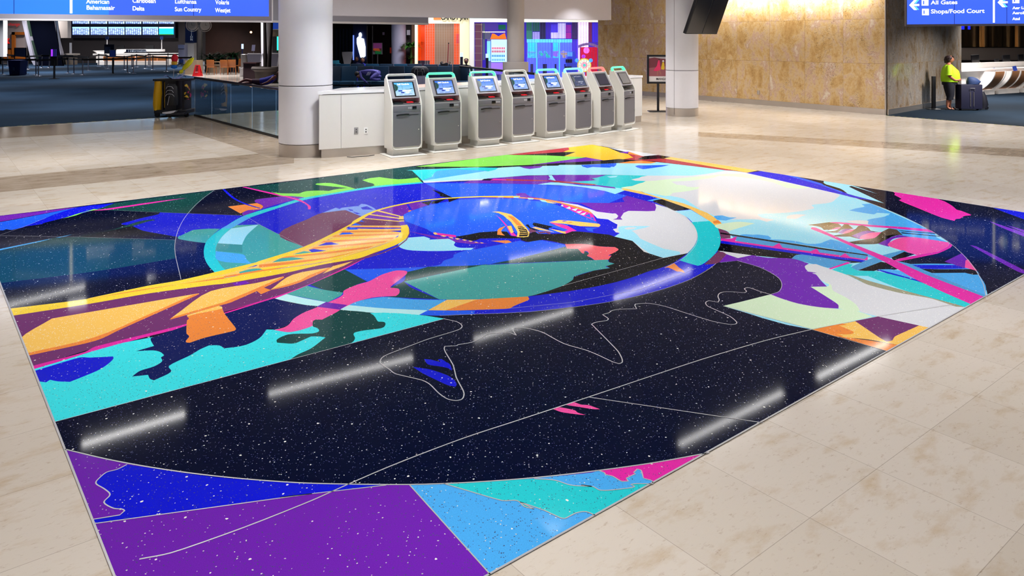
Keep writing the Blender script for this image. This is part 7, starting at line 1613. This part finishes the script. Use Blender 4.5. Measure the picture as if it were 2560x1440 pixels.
# folded walker with a red pole
t = thing('cleaning_pole', 'tall thin red pole standing in front of the rolling grille', 'pole', (W(1119,0,31.6).x, 31.6, 0)); bm = NB(); a = W(1118.5,160,31.6); b = W(1121,108,31.6); tube(bm, [(0,0,.02),(0,0,a.z),(b.x-a.x,0,b.z)], .018, 8); part('rod', bm, mat('pole_red', (130,30,40), .5), t); bm = NB(); sph(bm, (b.x-a.x,0,b.z), .03, 10); part('tip', bm, M_black, t)
t = thing('pushchair', 'folded black pushchair beside the red pole', 'pushchair', (W(1118,0,31.0).x, 31.0, .005)); s2 = 31.0/FP; z = lambda y: CH-(y-HY)*s2; X_ = lambda x: (x-1118)*s2
bm = NB(); prismy(bm, [(X_(1101),z(156)),(X_(1108),z(160)),(X_(1116),z(157)),(X_(1120),z(158)),(X_(1119),z(174)),(X_(1102),z(173))], -.1, .25); part('fabric_seat', bm, M_duf, t); bm = NB(); tube(bm, [(X_(1101),0,z(157)),(X_(1104),0,z(155)),(X_(1108),0,z(156))], .02, 6); tube(bm, [(X_(1121),0,z(155)),(X_(1126),0,z(156)),(X_(1124),0,z(160)),(X_(1134),0,.1)], .02, 6); tube(bm, [(X_(1119),0,z(170)),(X_(1104),0,.1)], .02, 6); part('frame', bm, M_black, t)
for x in (1104, 1134): bm = NB(); cyl(bm, (X_(x),-.03,.08), (X_(x),.03,.08), .08, seg=16); part('wheel', bm, M_black, t)
for i, (x, xx_) in enumerate(((1153.5, 1150), (1217.5, 1214))):
    t = base_thing('tablet_stand', 'dark stand with a small lit screen, '+('beside the orange shop' if i == 0 else 'in front of the arcade snack window'), 'kiosk', x-3, x+3, 185, 31.2-i*.8); d = 31.2-i*.8
    part_at('post', bb(NB(), x-3.2, x+3.4, 142 if i == 0 else 144.5, 229 if i else 225, d, .2), mat('post_navy', (26,26,50), .4), t); part_at('lit_screen', bb(NB(), x-3.4, x+3.4, 132 if i == 0 else 134.5, 142 if i == 0 else 144.5, d-.02, .12), em('tablet_lit', (170,200,255), 1.2), t)
# ------------------------------------------------------------------ shop with the orange interior
d0 = 33.0
t = base_thing('candy_shop_front', 'cream shop front with orange walls behind a rolling grille', 'shop front', 1037, 1190, 180, d0)
M_or = mat('shop_orange', (250,84,10), .5, emit=.55, ecol=(250,76,8)); M_or2 = mat('shop_orange_deep', (226,64,16), .5, emit=.4, ecol=(222,58,10)); M_cl = mat('cream_lit', (244,236,196), .5, emit=.40, ecol=(250,236,190))
bm = bb(NB(), 1037, 1043, 40, 190, d0, .3); bb(bm, 1043, 1150, 48, 59, d0, .3); bb(bm, 1149, 1173, 40, 190, d0, .3); bb(bm, 1037, 1186, 20, 50, d0+.05, .3); part_at('fascia', bm, M_cl, t)
bm = bb(NB(), 1173, 1182, 30, 190, d0-.4, .5); part_at('cream_column', bm, M_cream, t)
part_at('orange_wall', bb(NB(), 1042, 1086, 55, 190, d0+1.4, .2), M_or, t); part_at('orange_panel', bb(NB(), 1052, 1063, 55, 190, d0+1.2, .1), M_or2, t); part_at('orange_end', bb(NB(), 1134, 1152, 55, 190, d0+1.2, .2), M_or, t); part_at('inner_shutter', bb(NB(), 1084, 1136, 55, 190, d0+1.5, .1), mat('shutter_tan', (160,134,112), .5, emit=.22), t)
part_at('pattern_strip', bb(NB(), 1140, 1149, 85, 108, d0+1.1, .05), mat('pattern_red', (220,50,60), .5, emit=.4), t)
area('shop_lamp', W(1100, 62, d0+.8), 2.5, .2, 16, (1, .9, .75))
def grille(t_, x0, x1, y0, y1, d, dx, dy, m, nm='rolling_grille', w_=.008):
    a, b = W(x0, y1, d), W(x1, y0, d); bm = NB(); nx = int((b.x-a.x)/dx); nz = int((b.z-max(a.z, 0))/dy)
    for k in range(nx+1): box(bm, (a.x+k*dx, d, (a.z+b.z)/2), (w_, w_, b.z-a.z))
    for k in range(nz+1): box(bm, ((a.x+b.x)/2, d-.006, a.z+k*dy), (b.x-a.x, w_*.7, w_*.8))
    return part_at(nm, bm, m, t_)
M_gr = mat('grille_steel', (190,180,168), .4, .5)
grille(t, 1063, 1149, 59, 182, d0-.02, .105, .072, M_gr, w_=.014)
s = part_at('orange_letter_tiles', bb(NB(), 1083.5, 1102, 42, 49, d0-.03, .04), mat('tile_orange', (250,120,60), .5, emit=.7, ecol=(250,90,40)), t)
p = W(1083, 48.6, d0-.07)-Vector(t.location); text('lettering', 'ZING', .30, em('letter_white', (255,240,230), 1.2), s, vert_text_matrix(p), .004, bold=.012, sx=.9) if False else None
p = W(1102, 48.9, d0-.07)-Vector(t.location); text('lettering', 'CANDY JAR', .30, M_black, t, vert_text_matrix(p), .004, bold=.010, sx=.75)
bm = NB()
for k in range(3): bb(bm, 1085.5+k*5.6, 1088.5+k*5.6, 43, 48, d0-.05, .02)
part_at('lit_letter_marks', bm, em('letter_white', (255,240,230), 1.2), s)
bm = bb(NB(), 1184, 1315, 45, 52, 31.6, .3)
# ------------------------------------------------------------------ arcade
d1 = 31.8
t = base_thing('arcade_front', 'brightly lit arcade front with violet and cyan game machines behind a grille', 'shop front', 1184, 1495, 190, d1)
M_hd = mat('header_lit', (252,250,226), .5, emit=.9, ecol=(255,252,225))
part_at('lit_header', bb(NB(), 1176, 1496, 46.5, 55, d1-.05, .3), M_hd, t); bm = bb(NB(), 1174, 1184.5, 46, 190, d1-.05, .4); part_at('door_jamb', bm, mat('jamb_white', (226,220,214), .5, emit=.3), t)
part_at('header_upper', bb(NB(), 1173, 1496, 20, 46.5, d1, .3), mat('upper_teal', (150,196,196), .5, emit=.25), t)
back = d1+3.2
M_vi = lambda n, c, k=.55: mat('arcade_'+n, c, .5, emit=k)
part_at('interior_back', bb(NB(), 1170, 1500, 30, 200, back, .2), M_vi('violet', (70,50,190), .45), t)
part_at('interior_floor', (lambda b_: box(b_, (0.9, d1+1.7, .01), (7.2, 3.2, .02)))(NB()), M_vi('floor', (90,70,190), .25), t)
cols = [(1316,1331,54,77,(30,110,70)),(1316,1331,77,98,(50,140,90)),(1332,1349,54,78,(24,90,60)),(1332,1349,80,98,(180,170,220)),(1350,1364,54,98,(30,20,50)),(1366,1376,54,98,(60,30,170)),(1377,1394,61,81,(80,60,220)),(1377,1394,81,96,(235,225,250)),(1395,1414,58,96,(225,220,250)),(1415,1428,62,80,(150,30,150)),(1415,1428,81,96,(170,30,140)),(1430,1446,54,98,(40,26,70)),(1470,1480,54,105,(110,30,80)),(1481,1495,58,105,(60,40,220))]
for x0, x1, y0, y1, c_ in cols: part_at('wall_panel', bb(NB(), x0, x1, y0, y1, back-.1, .08), mat('ap_%d_%d_%d' % c_, c_, .5, emit=.6), t)
part_at('lit_column', bb(NB(), 1447, 1471, 50, 190, back-.8, .5), mat('column_glow', (250,225,255), .4, emit=1.1, ecol=(250,215,255)), t)
M_gv = mat('grille_violet', (120,110,190), .4, .4)
grille(t, 1316, 1494, 55, 186, d1-.1, .115, .052, M_gv, w_=.009)
grille(t, 1186, 1206, 58, 186, d1-.1, .30, .30, M_gr, 'side_mesh', w_=.012)
def machine(x0, x1, y0, y1, d, nm, lab, cat='game machine'):
    return base_thing(nm, lab, cat, x0, x1, 190, d)
# claw machines
for i, (x0, x1, lab) in enumerate(((1318, 1341, 'claw machine with cyan neon edges, left of the two in the arcade'), (1345, 1379, 'wide claw machine full of plush toys in the middle of the arcade'), (1381, 1397, 'narrow violet prize machine between the two cyan neon posts'), (1400, 1430, 'prize cabinet with stacked prizes right of the cyan neon post'))):
    d = d1+.7; t2 = machine(x0, x1, 98, 190, d, 'claw_machine', lab); z = CH-(185-HY)*d/FP
    part_at('cabinet', bb(NB(), x0, x1, 145, 212, d, .8), M_vi('cab', (84,96,250), .9), t2)
    part_at('glass_box', bb(NB(), x0+1, x1-1, 107, 145, d+.35, .4), mat('claw_inside%d' % (i % 2), ((60,190,250), (90,110,250))[i % 2], .2, emit=1.1), t2, 'lit cyan glass box')
    part_at('marquee', bb(NB(), x0, x1, 98, 106.5, d, .8), mat('marquee_cyan', (110,220,255), .3, emit=1.1, ecol=(90,200,255)), t2)
    bm = bb(NB(), x0, x0+1.4, 106.5, 145, d, .06); bb(bm, x1-1.4, x1, 106.5, 145, d, .06); bb(bm, x0, x1, 130, 131.5, d+.1, .06); part_at('frame', bm, M_vi('frame', (110,120,255), .8), t2)
    rr = random.Random(i); bm = NB()
    for k in range(10):
        p = W(x0+3+rr.random()*(x1-x0-6), 142-rr.random()*12, d+.2); sph(bm, p, .05+.03*rr.random(), 8)
    part_at('toys', bm, mat('toys%d' % i, ((90,200,220), (60,200,150), (170,120,240), (200,170,120))[i], .6, emit=.6), t2)
    part_at('coin_door', bb(NB(), x0+(x1-x0)*.35, x0+(x1-x0)*.65, 160, 184, d-.03, .05), M_vi('coin', (16,14,70), .1), t2)
for x, l_ in ((1342.3, 'left'), (1398.3, 'right')): tag(part('neon_post', bb(NB(), x-.9, x+.9, 98, 186, d1+.4, .06), em('neon_cyan', (60,220,255), 2.2)), 'upright cyan neon tube in the arcade, '+l_+' of the two', 'neon light')
# racing seat cabinet
t2 = machine(1412, 1442, 120, 190, d1+.3, 'racing_cabinet', 'blue racing game cabinet with dark seats at the centre of the arcade')
part_at('body', pxpoly([(1425,130),(1436,128),(1444,160),(1440,188),(1414,188),(1416,150)], d1+.3, .5), M_vi('race', (60,80,225), .5), t2); bm = bb(NB(), 1414, 1430, 148, 157, d1+.22, .08); bb(bm, 1412, 1429, 166, 171, d1+.22, .08); part_at('dark_seat', bm, M_black, t2); part_at('screen', bb(NB(), 1418, 1431, 130, 141, d1+.22, .06), em('race_screen', (90,160,255), .9), t2)
# red booth with wheel
t2 = machine(1447, 1494, 106, 190, d1+.6, 'prize_booth', 'red arcade booth with an arched violet top and glowing pink lamps')
part_at('booth_body', bb(NB(), 1452, 1494, 118, 205, d1+.9, .5), mat('booth_red', (225,20,50), .4, emit=.55), t2)
bm = NB(); arcp = [(1447+k*4.8, 116-9*math.sin(math.pi*(k+1)/12)) for k in range(11)]; prismy(bm, [(W(x, y, d1+.5).x, W(x, y, d1+.5).z) for x, y in arcp]+[(W(x, y+6, d1+.5).x, W(x, y+6, d1+.5).z) for x, y in reversed(arcp)], d1+.5, d1+.9); part_at('arched_top', bm, mat('arch_gold', (150,120,180), .4, emit=.5), t2)
for x, y, r_, c_ in ((1466,126,8,(255,110,220)), (1459,141,5,(170,50,220))): bm = NB(); sph(bm, W(x, y, d1+.6), (r_*.0168, .1, r_*.0168), 16); part_at('glowing_lamp', bm, mat('lamp_%d' % x, c_, .3, emit=1.2), t2)
t2 = thing('spinning_game', 'round glowing yellow and white spinning game low in the arcade', 'game machine', tuple(W(1460.5, 163, d1+.3))); k_ = (d1+.3)/FP
for r_, y_, m_, nm in ((17.5,0,mat('wheel_rim', (220,200,60), .4, emit=.8),'rim'), (15,-.04,mat('wheel_face', (255,240,225), .4, emit=1.0),'face'), (8,-.07,mat('wheel_pink', (255,170,190), .4, emit=.9),'inner_ring'), (3.5,-.09,mat('wheel_hub', (70,220,200), .4, emit=1),'hub')):
    bm = NB(); cyl(bm, (0, y_, 0), (0, y_+.05, 0), r_*k_, seg=40); part(nm, bm, m_, t2)
bm = NB()
for k in range(12): a = 2*math.pi*k/12; cyl(bm, (8*k_*math.cos(a), -.06, 8*k_*math.sin(a)), (15*k_*math.cos(a), -.06, 15*k_*math.sin(a)), .008, seg=6)
part('spokes', bm, mat('wheel_spoke', (90,190,90), .4, emit=.7), t2)
bm = NB(); cyl(bm, (0, .1, -1.0), (0, .1, -.2), .05); part('stand', bm, M_vi('frame', (110,120,255), .8), t2)
for x, y, l_ in ((1442, 151, 'left'), (1477, 151, 'right')): bm = NB(); sph(bm, W(x, y, d1+.25), (.085,.05,.085), 14); tag(part('globe_lamp', bm, em('globe_blue', (70,150,255), 1.4)), 'round blue globe lamp '+l_+' of the prize wheel', 'lamp')
# snack fridge
t2 = machine(1219, 1262, 84, 190, d1+.9, 'snack_fridge', 'glowing white and blue display fridge with an orange topper')
part_at('cabinet', bb(NB(), 1218, 1268, 98, 210, d1+1.0, .7), mat('fridge_grey', (120,120,170), .4, emit=.2), t2); part_at('lit_inside', bb(NB(), 1217.5, 1226, 103, 152, d1+.95, .05), em('fridge_in2', (120,200,255), .9), t2); part_at('lit_inside', bb(NB(), 1228, 1267, 99, 155, d1+.95, .05), em('fridge_in', (170,225,255), 1.2), t2)
part_at('orange_topper', pxpoly([(1226,97.5),(1230,84),(1236,84.5),(1246,91),(1255,86),(1262,83),(1266,97.5)], d1+.8, .15), mat('topper_orange', (250,130,40), .4, emit=.8, ecol=(250,110,30)), t2)
for y, c_ in ((118,(220,80,110)), (126,(190,60,90)), (137,(60,120,190)), (147,(90,150,210))):
    bm = NB()
    for k in range(8): bb(bm, 1229.5+k*4.2, 1232.4+k*4.2, y, y+5.5, d1+.88, .05)
    part_at('shelf_goods', bm, mat('goods_%d' % y, c_, .5, emit=.7), t2)
part_at('violet_base', bb(NB(), 1228, 1262, 157, 186, d1+.9, .08), mat('fridge_violet', (150,110,220), .4, emit=.6), t2)
bm = NB(); p0_, p1_ = W(1207, 80, d1+.5), W(1262, 80, d1+.5)
for k in range(22): box(bm, (p0_.x+(p1_.x-p0_.x)*k/21, d1+.5, p0_.z), (.02, .04, .05))
part_at('bulb_row', bm, em('bulb_row', (255,245,210), 1.5), t)
for x0, x1, y0, y1, c_ in ((1188,1206,58,190,(110,70,90)), (1207,1212,58,150,(90,110,120)), (1212,1245,58,76,(90,70,170)), (1246,1264,62,74,(20,110,80)), (1207,1226,80,98,(100,100,130))): part_at('wall_panel', bb(NB(), x0, x1, y0, y1, back-.4, .08), mat('ap_%d_%d_%d' % c_, c_, .5, emit=.45), t)
area('arcade_lamp', (W(1400, 60, d1+1.5)), 4.5, 1.5, 40, (.7, .6, 1))
o = part('wall_back', bb(NB(), 1176, 1500, 10, 240, back+.3, .2), M_dark); o['kind'] = 'structure'
# ------------------------------------------------------------------ fill lamps added below the ceilings to brighten the halls
for x, y, p in ((-9.5, 27.5, 45), (-4.0, 31.0, 95), (-1.0, 30.0, 60), (-14, 36, 90), (-17, 44, 130), (-22, 40, 110), (-30, 48, 200), (-24, 56, 160), (-38, 58, 180), (-20, 28, 90), (-14, 24, 70), (-26, 34, 110)):
    area('hall_fill_lamp', (x, y, 5.2), 1.2, 1.2, p*2.4, (.95, .95, 1)).data.spread = math.radians(120)
for x, y, p in ((16, 26, 60), (19, 31, 90), (22, 26, 70)): area('hall_fill_lamp', (x, y, CEIL-.05), .8, .8, p*2.2, (1, .96, .92)).data.spread = math.radians(120)
for m in (Vector((-5.2, 20.2, CEIL-.04)), Vector((-1.6, 22.6, CEIL-.04)), Vector((3.2, 22.8, CEIL-.04)), Vector((-9.5, 16.4, CEIL-.04))):
    area('fill_lamp', tuple(m), .35, .35, 26, (1, .98, .96), (0, 0, UA)).data.spread = math.radians(150)  # extra fill added near the soffits to brighten them
area('hall_fill_lamp', (14.6, 20.4, CEIL-.05), .8, .8, 330, (1, .96, .92)).data.spread = math.radians(140)  # added to brighten the grey granite return wall
area('hall_fill_lamp', (17.5, 26.0, CEIL-.05), .8, .8, 260, (1, .97, .95)).data.spread = math.radians(140)
for x, y, p in ((-39, 61, 420), (-31, 63, 330), (-24, 60, 200)):
    area('hall_fill_lamp', (x, y, 5.2), 1.2, 1.2, p, (1, .96, .94)).data.spread = math.radians(150)
